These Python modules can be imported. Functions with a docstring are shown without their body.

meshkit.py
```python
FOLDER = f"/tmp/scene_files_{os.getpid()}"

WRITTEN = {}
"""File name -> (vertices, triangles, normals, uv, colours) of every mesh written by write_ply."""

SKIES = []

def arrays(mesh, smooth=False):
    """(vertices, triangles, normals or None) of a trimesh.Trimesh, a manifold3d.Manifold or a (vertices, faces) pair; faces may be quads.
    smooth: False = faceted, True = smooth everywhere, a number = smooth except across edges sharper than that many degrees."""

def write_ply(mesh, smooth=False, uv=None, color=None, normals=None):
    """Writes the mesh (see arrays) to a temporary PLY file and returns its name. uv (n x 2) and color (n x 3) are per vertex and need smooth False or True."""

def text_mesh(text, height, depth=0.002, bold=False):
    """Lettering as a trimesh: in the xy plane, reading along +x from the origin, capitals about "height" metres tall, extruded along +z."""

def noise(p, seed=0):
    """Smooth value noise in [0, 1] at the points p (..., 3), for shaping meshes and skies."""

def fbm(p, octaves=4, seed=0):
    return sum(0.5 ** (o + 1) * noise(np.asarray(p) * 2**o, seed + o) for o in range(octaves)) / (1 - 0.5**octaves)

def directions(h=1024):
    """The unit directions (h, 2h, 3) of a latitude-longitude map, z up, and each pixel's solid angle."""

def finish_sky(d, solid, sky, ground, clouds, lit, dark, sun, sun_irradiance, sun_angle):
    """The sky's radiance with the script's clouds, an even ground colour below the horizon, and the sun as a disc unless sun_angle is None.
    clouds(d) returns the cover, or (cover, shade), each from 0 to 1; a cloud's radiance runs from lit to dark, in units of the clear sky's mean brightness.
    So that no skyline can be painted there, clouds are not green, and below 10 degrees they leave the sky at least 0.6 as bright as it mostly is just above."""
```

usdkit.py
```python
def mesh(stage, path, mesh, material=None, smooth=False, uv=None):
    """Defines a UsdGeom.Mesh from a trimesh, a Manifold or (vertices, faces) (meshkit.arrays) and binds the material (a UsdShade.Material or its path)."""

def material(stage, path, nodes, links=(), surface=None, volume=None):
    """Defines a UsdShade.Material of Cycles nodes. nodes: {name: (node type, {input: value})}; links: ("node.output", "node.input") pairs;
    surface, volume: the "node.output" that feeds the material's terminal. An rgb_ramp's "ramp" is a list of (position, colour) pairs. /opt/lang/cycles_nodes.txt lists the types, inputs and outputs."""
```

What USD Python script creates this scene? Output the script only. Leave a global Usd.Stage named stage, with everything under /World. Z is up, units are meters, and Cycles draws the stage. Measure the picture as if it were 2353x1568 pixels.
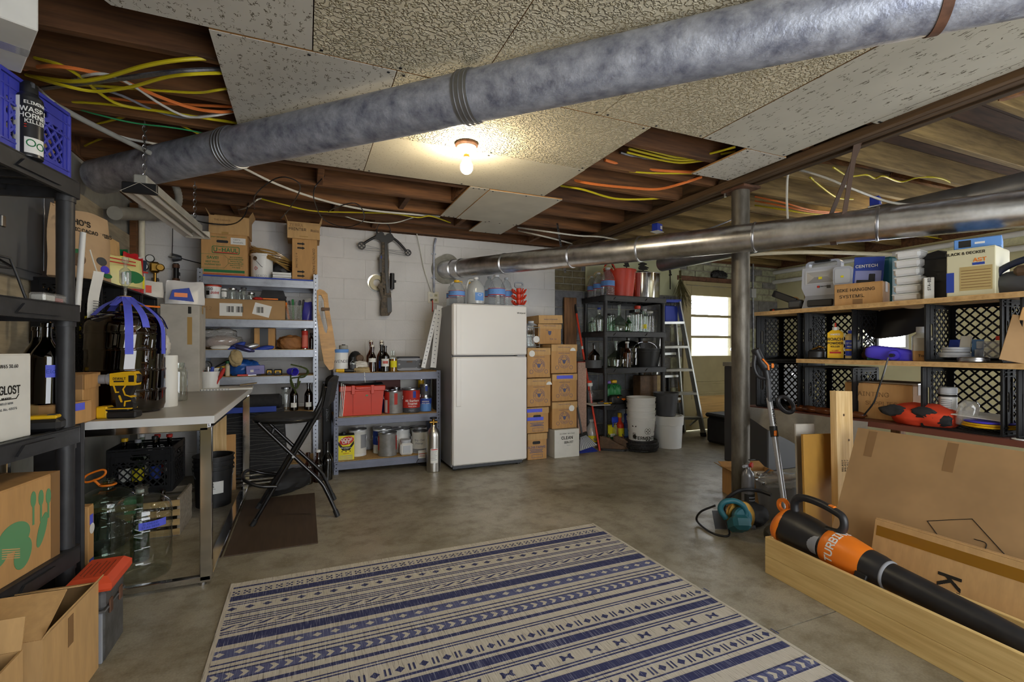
import math, random
import numpy as np, trimesh, manifold3d as m3, shapely, shapely.geometry as sg, shapely.affinity as sa
import usdkit, meshkit
from pxr import Usd, UsdGeom, UsdLux, Gf, Sdf, UsdShade, Vt

stage = Usd.Stage.CreateInMemory()
UsdGeom.SetStageUpAxis(stage, UsdGeom.Tokens.z)
UsdGeom.SetStageMetersPerUnit(stage, 1.0)
UsdGeom.Xform.Define(stage, '/World')
UsdGeom.Scope.Define(stage, '/World/Looks')
# ---------------------------------------------------------------- camera, sky, light
FPX, HC, UC, VC = 1111.1, 1.12, 1176.5, 800.0
YAW = math.radians(23.2)
SY, CY = math.sin(YAW), math.cos(YAW)
FW, RT = np.array([SY, CY, 0]), np.array([CY, -SY, 0])
cam = UsdGeom.Camera.Define(stage, '/World/camera')
cam.CreateHorizontalApertureAttr(36.0)
cam.CreateVerticalApertureAttr(36.0 * 1568 / 2353)
cam.CreateFocalLengthAttr(36.0 * FPX / 2353)
cam.CreateVerticalApertureOffsetAttr(36.0 * 16 / 2353)
cam.CreateClippingRangeAttr(Gf.Vec2f(0.05, 200))
cam.AddTransformOp().Set(Gf.Matrix4d(RT[0], RT[1], 0, 0, 0, 0, 1, 0, -FW[0], -FW[1], 0, 0, 0, 0, HC, 1))
cam.CreateExposureAttr(-0.05)
dome = UsdLux.DomeLight.Define(stage, '/World/sky')
dome.CreateIntensityAttr(1.85)
dome.CreateColorAttr(Gf.Vec3f(0.92, 0.96, 1.0))
BULB_E = 340.0
# ---------------------------------------------------------------- where a pixel of the photograph lies on a plane of the room
def ray(u, v):
    return FW + (u - UC) / FPX * RT + np.array([0, 0, (VC - v) / FPX])
def ony(u, v, Y):
    r = ray(u, v); return r * (Y / r[1]) + np.array([0, 0, HC])
def onx(u, v, X):
    r = ray(u, v); return r * (X / r[0]) + np.array([0, 0, HC])
def onz(u, v, Z):
    r = ray(u, v); return r * ((Z - HC) / r[2]) + np.array([0, 0, HC])
def xy(u, Y):
    return float(ony(u, 800, Y)[0])
def zy(u, v, Y):
    return float(ony(u, v, Y)[2])
def yx(u, X):
    return float(onx(u, 800, X)[1])
def zx(u, v, X):
    return float(onx(u, v, X)[2])
# ---------------------------------------------------------------- meshes: (vertices, faces, smoothing angle)
def box(x0, x1, y0, y1, z0, z1):
    v = np.array([[x, y, z] for x in (x0, x1) for y in (y0, y1) for z in (z0, z1)], float)
    f = np.array([[0, 1, 3], [0, 3, 2], [4, 6, 7], [4, 7, 5], [0, 4, 5], [0, 5, 1], [2, 3, 7], [2, 7, 6], [0, 2, 6], [0, 6, 4], [1, 5, 7], [1, 7, 3]])
    return v, f, 0
def bx(cx, cy, z0, sx, sy, sz, b=0.0):
    if not b:
        return box(cx - sx / 2, cx + sx / 2, cy - sy / 2, cy + sy / 2, z0, z0 + sz)
    h = np.array([sx, sy, sz]) / 2; b = min(b, h.min() * .95); pts = []
    for s in np.array(np.meshgrid([-1, 1], [-1, 1], [-1, 1])).reshape(3, -1).T:
        for k in range(3):
            q = h - b; q[k] = h[k]; pts.append(s * q)
    return mv(fm(m3.Manifold.hull_points(np.array(pts))), cx, cy, z0 + sz / 2)
def fm(m, s=0):
    q = m.to_mesh(); return np.array(q.vert_properties[:, :3], float), np.array(q.tri_verts, int), s
def mv(m, x=0, y=0, z=0):
    return m[0] + np.array([x, y, z]), m[1], m[2]
def sc(m, x, y=None, z=None):
    y = x if y is None else y; z = x if z is None else z
    return m[0] * np.array([x, y, z]), (m[1] if x * y * z > 0 else m[1][:, ::-1]), m[2]
def rm(rx=0, ry=0, rz=0):
    a, b, c = np.radians([rx, ry, rz])
    X = np.array([[1, 0, 0], [0, math.cos(a), -math.sin(a)], [0, math.sin(a), math.cos(a)]])
    Y = np.array([[math.cos(b), 0, math.sin(b)], [0, 1, 0], [-math.sin(b), 0, math.cos(b)]])
    Z = np.array([[math.cos(c), -math.sin(c), 0], [math.sin(c), math.cos(c), 0], [0, 0, 1]])
    return Z @ Y @ X
def ro(m, rx=0, ry=0, rz=0):
    return m[0] @ rm(rx, ry, rz).T, m[1], m[2]
def J(*ms):
    ms = [m for m in ms if m is not None]; n, V, Fs = 0, [], []
    for m in ms:
        V.append(m[0]); Fs.append(m[1] + n); n += len(m[0])
    return np.vstack(V), np.vstack(Fs), max(m[2] for m in ms)
def lathe(prof, n=24, s=40):
    """prof: (radius, z) going up the outside; ends are closed when their radius is 0"""
    p = np.array(prof, float); a = np.arange(n) * 2 * math.pi / n; k = len(p)
    v = np.stack([np.outer(p[:, 0], np.cos(a)), np.outer(p[:, 0], np.sin(a)), np.repeat(p[:, 1:2], n, 1)], -1).reshape(-1, 3)
    f = []
    for i in range(k - 1):
        for j in range(n):
            q = (i * n + j, i * n + (j + 1) % n, (i + 1) * n + (j + 1) % n, (i + 1) * n + j)
            if p[i, 0] > 0: f.append((q[0], q[1], q[2]))
            if p[i + 1, 0] > 0: f.append((q[0], q[2], q[3]))
    v, f = np.array(v), np.array(f)
    u, inv = np.unique(np.round(v, 7), axis=0, return_inverse=True)
    f = inv.ravel()[f]; f = f[(f[:, 0] != f[:, 1]) & (f[:, 1] != f[:, 2]) & (f[:, 0] != f[:, 2])]
    return u, f, s
def cyl(r, z0, z1, n=20, x=0, y=0, r1=None, b=0):
    r1 = r if r1 is None else r1
    if b: return mv(lathe([(0, z0), (r - b, z0), (r, z0 + b), (r1, z1 - b), (r1 - b, z1), (0, z1)], n), x, y)
    return mv(lathe([(0, z0), (r, z0), (r1, z1), (0, z1)], n), x, y)
def cup(r0, r1, h, t=.004, n=28):
    return lathe([(0, 0), (r0, 0), (r1, h), (r1 - t, h), (r0 - t, t), (0, t)], n)
def spl(pts, k=6):
    p = np.array(pts, float)
    if len(p) < 3: return p
    q = np.vstack([2 * p[0] - p[1], p, 2 * p[-1] - p[-2]]); out = []
    for i in range(1, len(q) - 2):
        for t in np.arange(k) / k:
            out.append(.5 * (2 * q[i] + (q[i + 1] - q[i - 1]) * t + (2 * q[i - 1] - 5 * q[i] + 4 * q[i + 1] - q[i + 2]) * t * t + (3 * q[i] - q[i - 1] - 3 * q[i + 1] + q[i + 2]) * t ** 3))
    return np.vstack(out + [p[-1]])
def tube(pts, r, n=8, closed=False, s=50):
    p = np.array(pts, float); k = len(p); r = np.broadcast_to(np.array(r, float), (k,))
    t = (np.roll(p, -1, 0) - np.roll(p, 1, 0)) if closed else np.gradient(p, axis=0)
    t /= np.linalg.norm(t, axis=1, keepdims=True) + 1e-12
    a = np.zeros_like(p); w = np.array([0, 0, 1.0]) if abs(t[0, 2]) < .9 else np.array([1.0, 0, 0])
    for i in range(k):
        w = w - t[i] * (w @ t[i]); w /= np.linalg.norm(w) + 1e-12; a[i] = w
    b = np.cross(t, a); g = np.arange(n) * 2 * math.pi / n
    v = (p[:, None] + r[:, None, None] * (np.cos(g)[None, :, None] * a[:, None] + np.sin(g)[None, :, None] * b[:, None])).reshape(-1, 3)
    f = []
    for i in range(k if closed else k - 1):
        for j in range(n):
            q = (i * n + j, i * n + (j + 1) % n, (i + 1) % k * n + (j + 1) % n, (i + 1) % k * n + j); f += [(q[0], q[1], q[2]), (q[0], q[2], q[3])]
    if not closed:
        f += [(0, j + 1, j) for j in range(1, n - 1)] + [((k - 1) * n, (k - 1) * n + j, (k - 1) * n + j + 1) for j in range(1, n - 1)]
    return v, np.array(f), s
def rod(p, q, r, n=12):
    return tube([p, q], r, n)
def bar(p, q, w, t, up=(0, 0, 1)):
    """a rectangular bar from p to q, w across, t along up"""
    p, q = np.array(p, float), np.array(q, float); d = q - p; L = np.linalg.norm(d); d /= L
    up = np.array(up, float); s = np.cross(d, up)
    if np.linalg.norm(s) < 1e-6: s = np.cross(d, [1, 0, 0])
    s /= np.linalg.norm(s); up = np.cross(s, d); v, f, _ = box(0, L, -w / 2, w / 2, -t / 2, t / 2)
    return p + v[:, :1] * d - v[:, 1:2] * s + v[:, 2:] * up, f, 0
def ext(poly, h, hs=None):
    """a polygon (points or shapely) extruded up from z = 0 by h"""
    g = poly if hasattr(poly, 'geom_type') else sg.Polygon(poly)
    if hs: g = g.difference(shapely.union_all(hs))
    out = []
    for p in (g.geoms if hasattr(g, 'geoms') else [g]):
        if p.geom_type != 'Polygon' or p.area < 1e-10: continue
        p = sg.polygon.orient(p)
        out.append(fm(m3.CrossSection([np.array(p.exterior.coords)[:-1]] + [np.array(i.coords)[:-1] for i in p.interiors], m3.FillRule.EvenOdd).extrude(h)))
    return J(*out)
def up(m):
    """turns a mesh drawn in xy (thickness +z) to stand in xz, facing -y"""
    return np.stack([m[0][:, 0], -m[0][:, 2], m[0][:, 1]], 1), m[1], m[2]
def dec(m, o, xd, ud):
    xd, ud = np.array(xd, float), np.array(ud, float); n = np.cross(xd, ud); v = m[0]
    return np.array(o) + v[:, :1] * xd + v[:, 1:2] * ud + v[:, 2:] * n, m[1], m[2]
_tx = {}
def txt(s, h, bold=False, ctr=True, depth=.0008):
    k = (s, bold)
    if k not in _tx:
        q = meshkit.arrays(meshkit.text_mesh(s, 1.0, 1.0, bold)); _tx[k] = (q[0], q[1])
    v, f = _tx[k]; v = v * np.array([h, h, depth])
    if ctr: v = v - np.array([(v[:, 0].min() + v[:, 0].max()) / 2, h / 2, 0])
    return v, f, 0
def wrap(m, r, a=0):
    """wraps a drawing in xy about the z axis at radius r, centred on the side facing -y turned by a degrees"""
    th = m[0][:, 0] / r + math.radians(a); R = r + m[0][:, 2]
    return np.stack([R * np.sin(th), -R * np.cos(th), m[0][:, 1]], 1), m[1], m[2]
def band(r, a0, a1, z0, z1, t=.0008, n=14, r1=None):
    """a curved label on a round body, from a0 to a1 degrees away from -y"""
    r1 = r if r1 is None else r1; th = np.radians(np.linspace(a0, a1, n)); v, f = [], []
    for q in th:
        for R, z in ((r, z0), (r + t, z0), (r1 + t, z1), (r1, z1)):
            v.append((R * math.sin(q), -R * math.cos(q), z))
    for i in range(n - 1):
        for j in range(4):
            a, b, c, d = i * 4 + j, i * 4 + (j + 1) % 4, i * 4 + 4 + (j + 1) % 4, i * 4 + 4 + j
            f += [(a, d, c), (a, c, b)]
    f += [(0, 1, 2), (0, 2, 3), (n * 4 - 4, n * 4 - 2, n * 4 - 3), (n * 4 - 4, n * 4 - 1, n * 4 - 2)]
    return np.array(v), np.array(f), 40
_ico = {}
def blob(sx, sy, sz, amp=.12, fr=3.0, seed=0, sub=3, flat=True, pw=1.0):
    """a lumpy soft body, its base on z = 0"""
    if sub not in _ico:
        q = trimesh.creation.icosphere(subdivisions=sub); _ico[sub] = (np.array(q.vertices), np.array(q.faces))
    v, f = _ico[sub]; n = np.sign(v) * np.abs(v) ** pw; rg = np.random.RandomState(seed); d = np.zeros(len(v))
    for i in range(7):
        w = rg.normal(size=3) * fr * (1 + i * .45); d += np.abs(np.sin(v @ w + rg.rand() * 6)) / (1 + i * .5) - .4 / (1 + i * .5)
    p = n * (1 + amp * d)[:, None] * np.array([sx, sy, sz]) / 2
    if flat:
        lo = -sz * .40; p[:, 2] = np.maximum(p[:, 2], lo) - lo
    return p, f, 50
def sheet(fn, nu, nv, t=.002):
    """a thick sheet over the unit square; fn(u, v) -> points"""
    U, V = np.meshgrid(np.linspace(0, 1, nu), np.linspace(0, 1, nv), indexing='ij')
    P = np.asarray(fn(U, V), float)
    P = np.stack(P, -1) if P.shape[0] == 3 else P
    du, dv = np.gradient(P, axis=0), np.gradient(P, axis=1); N = np.cross(du, dv); N /= np.linalg.norm(N, axis=2, keepdims=True) + 1e-12
    A, B = (P + N * t / 2).reshape(-1, 3), (P - N * t / 2).reshape(-1, 3); n = nu * nv
    I = lambda i, j: i * nv + j
    f = []
    for i in range(nu - 1):
        for j in range(nv - 1):
            a, b, c, d = I(i, j), I(i + 1, j), I(i + 1, j + 1), I(i, j + 1); f += [(a, b, c), (a, c, d), (n + a, n + c, n + b), (n + a, n + d, n + c)]
    rim = [I(i, 0) for i in range(nu)] + [I(nu - 1, j) for j in range(1, nv)] + [I(i, nv - 1) for i in range(nu - 2, -1, -1)] + [I(0, j) for j in range(nv - 2, 0, -1)]
    for a, b in zip(rim, rim[1:] + rim[:1]): f += [(a, n + a, n + b), (a, n + b, b)]
    return np.vstack([A, B]), np.array(f), 60
def rrect(w, h, r, x=0, y=0):
    return sg.box(x - w / 2 + r, y - h / 2 + r, x + w / 2 - r, y + h / 2 - r).buffer(r, quad_segs=4)
# ---------------------------------------------------------------- prims
_cnt = {}
def _name(par, name):
    k = par + '/' + name; c = _cnt.get(k, 0); _cnt[k] = c + 1
    return k if c == 0 else '%s_%03d' % (k, c)
def _xf(x, loc, rot, scale):
    if loc is not None: x.AddTranslateOp().Set(Gf.Vec3d(*map(float, loc)))
    if rot is not None:
        rot = (0, 0, rot) if np.ndim(rot) == 0 else rot
        x.AddRotateXYZOp().Set(Gf.Vec3f(*map(float, rot)))
    if scale is not None:
        x.AddScaleOp().Set(Gf.Vec3f(*map(float, (scale,) * 3 if np.ndim(scale) == 0 else scale)))
def _tag(p, **k):
    for a, b in k.items():
        if b: p.SetCustomDataByKey(a, b)
def thing(name, label, cat, loc=(0, 0, 0), rot=0, group=None, scale=1):
    x = UsdGeom.Xform.Define(stage, _name('/World', name)); _xf(x, loc, rot, scale)
    _tag(x.GetPrim(), label=label, category=cat, group=group)
    return str(x.GetPath())
def part(par, name, m, mat, label=None, kind=None):
    q = usdkit.mesh(stage, _name(par, name), (m[0], m[1]), mat, smooth=m[2] or False)
    _tag(q.GetPrim(), label=label, kind=kind)
    return str(q.GetPath())
def solo(name, m, mat, label, cat, loc=(0, 0, 0), rot=0, group=None, kind=None):
    q = usdkit.mesh(stage, _name('/World', name), (m[0], m[1]), mat, smooth=m[2] or False); _xf(q, loc, rot, None)
    _tag(q.GetPrim(), label=label, category=cat, group=group, kind=kind)
    return str(q.GetPath())
def struct(name, m, mat):
    q = usdkit.mesh(stage, '/World/' + name, (m[0], m[1]), mat, smooth=m[2] or False) if m is not None else UsdGeom.Xform.Define(stage, '/World/' + name)
    _tag(q.GetPrim(), kind='structure'); return '/World/' + name
def copy(src, loc, rot=0, label=None, group=None, scale=1):
    base = src.rsplit('/', 1)[1]; base = base[:-4] if base[-4:-3] == '_' and base[-3:].isdigit() else base
    x = UsdGeom.Xform.Define(stage, _name('/World', base)); _xf(x, loc, rot, scale); was = stage.GetPrimAtPath(src).GetCustomData()
    p = x.GetPrim(); _tag(p, label=label or was['label'], category=was['category'], group=group or was.get('group'))
    p.GetReferences().AddInternalReference(Sdf.Path(src)); p.SetInstanceable(True)
    return str(x.GetPath())
def fc(x, y, a=0):
    """the turn that brings a round thing's label towards the room"""
    return a + math.degrees(math.atan2(-x, y))
def letters(par, s, o, h, mat, xd=(1, 0, 0), ud=(0, 0, 1), bold=False, name='lettering', sx=1.0, ctr=True):
    m = sc(txt(s, h, bold, ctr), sx, 1, 1)
    return part(par, name, dec(m, o, xd, ud), mat)
# ---------------------------------------------------------------- materials
def lin(c):
    if isinstance(c, str):
        c = [int(c[i:i + 2], 16) / 255 for i in (0, 2, 4)]; return tuple(x / 12.92 if x < .04045 else ((x + .055) / 1.055) ** 2.4 for x in c)
    return c
def MAT(name, c, rough=.5, metal=0., var=.12, scale=9., stretch=(1, 1, 1), bump=0., bscale=None, c2=None, detail=4, spec=.5, rvar=0.):
    c = np.array(lin(c)); d = np.array(lin(c2)) if c2 else c * (1 - var * 1.6); e = np.minimum(c * (1 + var), 1)
    N = {'t': ('texture_coordinate', {}), 'm': ('mapping', {'scale': stretch}), 'n': ('noise_texture', {'scale': scale, 'detail': detail, 'roughness': .6}),
         'r': ('rgb_ramp', {'ramp': [(.3, d), (.68, e)]}), 'p': ('principled_bsdf', {'roughness': rough, 'metallic': metal, 'specular_ior_level': spec})}
    L = [('t.object', 'm.vector'), ('m.vector', 'n.vector'), ('n.fac', 'r.fac'), ('r.color', 'p.base_color')]
    if rvar:
        N['rr'] = ('map_range', {'from_min': .3, 'from_max': .7, 'to_min': max(rough - rvar, .03), 'to_max': rough + rvar}); L += [('n.fac', 'rr.value'), ('rr.result', 'p.roughness')]
    if bump:
        N['b'] = ('bump', {'strength': bump, 'distance': .004}); N['bn'] = ('noise_texture', {'scale': bscale or scale * 4, 'detail': 3})
        L += [('m.vector', 'bn.vector'), ('bn.fac', 'b.height'), ('b.normal', 'p.normal')]
    return usdkit.material(stage, '/World/Looks/' + name, N, L, 'p.BSDF')
def FLAT(name, c, rough=.5, metal=0., spec=.5, coat=0.):
    return usdkit.material(stage, '/World/Looks/' + name, {'p': ('principled_bsdf', {'base_color': lin(c), 'roughness': rough, 'metallic': metal, 'specular_ior_level': spec, 'coat_weight': coat})}, [], 'p.BSDF')
def THIN(name, c, refl=.9, rough=.03, haze=0., hc=(.8, .8, .8)):
    """thin clear walls: see-through, with reflections that grow to the rim"""
    N = {'t': ('transparent_bsdf', {'color': lin(c)}), 'g': ('glossy_bsdf', {'color': (refl,) * 3, 'roughness': rough}), 'f': ('layer_weight', {'blend': .5}), 'w': ('math', {'math_type': 'power', 'value2': 3.2}), 'x': ('math', {'math_type': 'multiply_add', 'value2': .8, 'value3': .09}), 'm': ('mix_closure', {}),
         'd': ('diffuse_bsdf', {'color': hc}), 'm2': ('mix_closure', {'fac': haze})}
    return usdkit.material(stage, '/World/Looks/' + name, N, [('t.BSDF', 'm2.closure1'), ('d.BSDF', 'm2.closure2'), ('m2.closure', 'm.closure1'), ('g.BSDF', 'm.closure2'), ('f.facing', 'w.value1'), ('w.value', 'x.value1'), ('x.value', 'm.fac')], 'm.closure')
def FISS(name, c, dark, sc1=38., th=.018, mask=.55, bump=0., st=(1, 1, 1), stain=None):
    c = np.array(lin(c)); d = np.array(lin(dark))
    N = {'t': ('texture_coordinate', {}), 'm': ('mapping', {'scale': st}), 'n': ('noise_texture', {'scale': sc1, 'detail': 2}), 'k': ('noise_texture', {'scale': sc1 * .62, 'detail': 1}), 'v': ('noise_texture', {'scale': 2.5, 'detail': 4}),
         's': ('math', {'math_type': 'subtract', 'value2': .5}), 'a': ('math', {'math_type': 'absolute'}), 'l': ('math', {'math_type': 'less_than', 'value2': th}), 'g': ('math', {'math_type': 'greater_than', 'value2': mask}),
         'x': ('math', {'math_type': 'multiply'}), 'r': ('rgb_ramp', {'ramp': [(.3, c * .86), (.65, c)]}), 'mx': ('mix', {'color2': d}), 'p': ('principled_bsdf', {'roughness': .85}), 'h': ('map_range', {'from_min': 0., 'from_max': .09, 'to_min': 1., 'to_max': 0., 'clamp': True}), 'b': ('bump', {'strength': bump, 'distance': .008})}
    L = [('t.object', 'm.vector'), ('m.vector', 'n.vector'), ('m.vector', 'k.vector'), ('t.object', 'v.vector'), ('n.fac', 's.value1'), ('s.value', 'a.value1'), ('a.value', 'l.value1'), ('k.fac', 'g.value1'), ('l.value', 'x.value1'), ('g.value', 'x.value2'),
         ('v.fac', 'r.fac'), ('r.color', 'mx.color1'), ('x.value', 'mx.fac'), ('mx.color', 'p.base_color'), ('a.value', 'h.value'), ('h.result', 'b.height'), ('b.normal', 'p.normal')]
    return usdkit.material(stage, '/World/Looks/' + name, N, L, 'p.BSDF')
def CONCRETE(name):
    N = {'t': ('texture_coordinate', {}), 'n': ('noise_texture', {'scale': 1.1, 'detail': 7, 'roughness': .62, 'distortion': .4}), 'n2': ('noise_texture', {'scale': 7., 'detail': 6, 'roughness': .7}), 'n3': ('noise_texture', {'scale': 130., 'detail': 2}),
         'r': ('rgb_ramp', {'ramp': [(.28, lin('6b6250')), (.45, lin('938b78')), (.6, lin('a39c8c')), (.75, lin('b5ae9f'))]}), 'r2': ('rgb_ramp', {'ramp': [(.3, (.5, .46, .38)), (.55, (1, 1, 1)), (.75, (1.15, 1.13, 1.08))]}),
         'r3': ('rgb_ramp', {'ramp': [(.3, (.85, .85, .85)), (.7, (1.08, 1.08, 1.08))]}),
         'x': ('mix', {'mix_type': 'multiply', 'fac': .8}), 'y': ('mix', {'mix_type': 'multiply', 'fac': 1.}), 'p': ('principled_bsdf', {}), 'q': ('map_range', {'from_min': .3, 'from_max': .7, 'to_min': .5, 'to_max': .3}), 'b': ('bump', {'strength': .12, 'distance': .003})}
    L = [('t.object', 'n.vector'), ('t.object', 'n2.vector'), ('t.object', 'n3.vector'), ('n.fac', 'r.fac'), ('n2.fac', 'r2.fac'), ('n3.fac', 'r3.fac'), ('r.color', 'x.color1'), ('r2.color', 'x.color2'), ('x.color', 'y.color1'), ('r3.color', 'y.color2'), ('y.color', 'p.base_color'), ('n2.fac', 'q.value'), ('q.result', 'p.roughness'), ('n2.fac', 'b.height'), ('b.normal', 'p.normal')]
    return usdkit.material(stage, '/World/Looks/' + name, N, L, 'p.BSDF')
m_floor = CONCRETE('concrete')
m_wall = MAT('white_block_paint', 'd6d3d0', .75, var=.04, scale=4, bump=.35, bscale=55)
m_block = [MAT('grey_block_%d' % i, c, .95, var=.2, scale=14, bump=.6, bscale=60) for i, c in enumerate(('77777a', '6d6e72', '808080'))]
m_brick = MAT('olive_brick', '6f664c', .95, var=.25, scale=14, bump=.6, bscale=60)
m_lblock = MAT('pale_block', 'a3a58d', .95, var=.25, scale=12, bump=.6, bscale=60)
m_mortar = MAT('mortar', '8e8b80', .95, var=.15, scale=20, bump=.4)
m_mort2 = MAT('pale_mortar', 'cfcba6', .95, var=.12, scale=20, bump=.4)
m_joist = [MAT('joist_wood_%d' % i, c, .8, var=.22, scale=5, stretch=(.5, 6, 6), bump=.25, c2=d) for i, (c, d) in enumerate((('744c2a', '482d17'), ('664226', '3c2614'), ('80552f', '513520')))]
m_jr = MAT('joist_wood_pale', '8d7548', .8, var=.22, scale=5, stretch=(.5, 6, 6), bump=.25, c2='5e4a2a')
m_deck = MAT('subfloor_boards', '4a3220', .85, var=.3, scale=5, stretch=(.6, 5, 5))
m_beam = [MAT('beam_wood_%d' % i, c, .8, var=.3, scale=5, stretch=(7, .5, 7), bump=.3) for i, c in enumerate(('503a22', '5a4227', '46331d'))]
m_pine = MAT('pine', 'd9b47a', .6, var=.1, scale=5, stretch=(8, .5, 8), c2='c0965a')
m_pinex = MAT('pine_along_x', 'c8a266', .7, var=.14, scale=5, stretch=(.5, 8, 8))
m_pinez = MAT('pine_upright', 'dfc290', .6, var=.1, scale=5, stretch=(9, 9, .5), c2='c79f63')
m_fiss = FISS('fissured_panel', 'c9c4b8', '6a6253', 58, .026, .56, st=(1.1, .8, 1))
m_fissr = FISS('fissured_panel_turned', 'c2beb0', '5e5748', 66, .03, .60, st=(1.2, .34, 1))
m_rough = FISS('textured_panel', 'd6cbb0', 'c2b799', 38, .03, .50, bump=1.)
m_pit = FISS('pitted_panel', 'cdc5b0', '8a7f66', 120, .02, .62)
m_plain = MAT('plain_panel', 'c8c2b2', .85, var=.06, scale=4, bump=.15, bscale=120)
m_fib = MAT('fibre_edge', 'a97b46', .9)
m_galv = MAT('dull_galvanised', 'a9adb8', .42, metal=.4, var=.25, scale=16, bump=.45, bscale=90, rvar=.1, c2='737789', detail=8)
m_duct = MAT('bright_galvanised', 'dcdcde', .3, metal=1., var=.06, scale=5, bump=.05, bscale=18, rvar=.06)
m_ductg = MAT('grey_galvanised', '8e8f92', .42, metal=.8, var=.12, scale=7)
m_tan = MAT('tan_door_paint', 'a1946c', .55, var=.06, scale=6)
m_rust = MAT('rusty_steel', '6b4a38', .75, metal=.3, var=.3, scale=18)
m_post = MAT('steel_post', '6d685f', .5, metal=.6, var=.3, scale=14, stretch=(1, 1, .35), bump=.2, c2='4c463d')
m_ply = MAT('plywood', 'cba775', .7, var=.14, scale=5, stretch=(1, 6, 6), c2='b48c57')
m_plyx = MAT('plywood_wall', 'ad9f86', .85, var=.13, scale=5, stretch=(6, 1, 6))
m_gboard = MAT('grey_board', '9a9890', .85, var=.1)
m_pane = THIN('window_pane', (.97, .98, .98), .9, .0)
m_brass = FLAT('brass', 'b98f45', .3, 1.)
m_black = FLAT('black_plastic', '1b1b1d', .45)
m_white = FLAT('white_plastic', 'dcdcda', .4)
m_steel = FLAT('bare_steel', 'b8b8ba', .28, 1.)
m_chrome = FLAT('chrome', 'd8d8da', .1, 1.)
m_ink = FLAT('black_ink', '1a1712', .7)
YW, XL, XR, ZJ, ZP = 5.0, -1.25, 6.4, 2.29, 2.27
# ---- floor: two slabs with a sawn joint
fl = struct('floor', box(-1.6, 7.2, -1.6, 5.4, -.2, -.02), m_mortar)
part(fl, 'slab', box(-1.6, 7.2, 1.349, 5.4, -.03, 0), m_floor); part(fl, 'slab', box(-1.6, 7.2, -1.6, 1.344, -.03, 0), m_floor)
# ---- back wall
DX0, DX1, DZ1 = 4.655, 5.585, 1.965
def wall_with_hole(y0, y1, x0, x1, z1, hx0, hx1, hz0, hz1):
    return J(box(x0, hx0, y0, y1, 0, z1), box(hx1, x1, y0, y1, 0, z1), box(hx0, hx1, y0, y1, hz1, z1), *([box(hx0, hx1, y0, y1, 0, hz0)] if hz0 > 0 else []))
XE = 2.69
wb = struct('wall_back', J(box(XL - .1, XE, YW + .003, YW + .2, 0, ZJ)), m_wall)
w2 = struct('wall_back_2', wall_with_hole(YW + .010, YW + .2, XE, XR + .2, ZJ, DX0 - .04, DX1 + .04, 0, DZ1 + .05), m_mortar)
_rg = random.Random(5)
def blocks(par, x0, x1, z0, z1, mats, bw, bh, g, d, b, skip=None, name='block', y=YW):
    r = 0; z = z0
    while z < z1 - .02:
        h = min(bh, z1 - z); x = x0 - (r % 2) * bw / 2
        while x < x1 - .01:
            a, c = max(x, x0), min(x + bw, x1)
            if c - a > .03:
                for (p, q) in (skip(a, c, z, z + h) if skip else [(a, c)]):
                    if q - p > .03: part(par, name, bx((p + q) / 2, y + d / 2 + _rg.uniform(-.0012, .0012), z + g / 2, q - p - g, d, h - g, b), _rg.choice(mats))
            x += bw
        z += bh; r += 1
blocks(wb, XL, XE, 0, ZJ, [m_wall], .40, .2, .004, .03, .003)
def dskip(a, c, z0, z1):
    if z0 >= DZ1 + .04 or c <= DX0 - .05 or a >= DX1 + .05: return [(a, c)]
    return [(a, min(c, DX0 - .05)), (max(a, DX1 + .05), c)]
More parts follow.
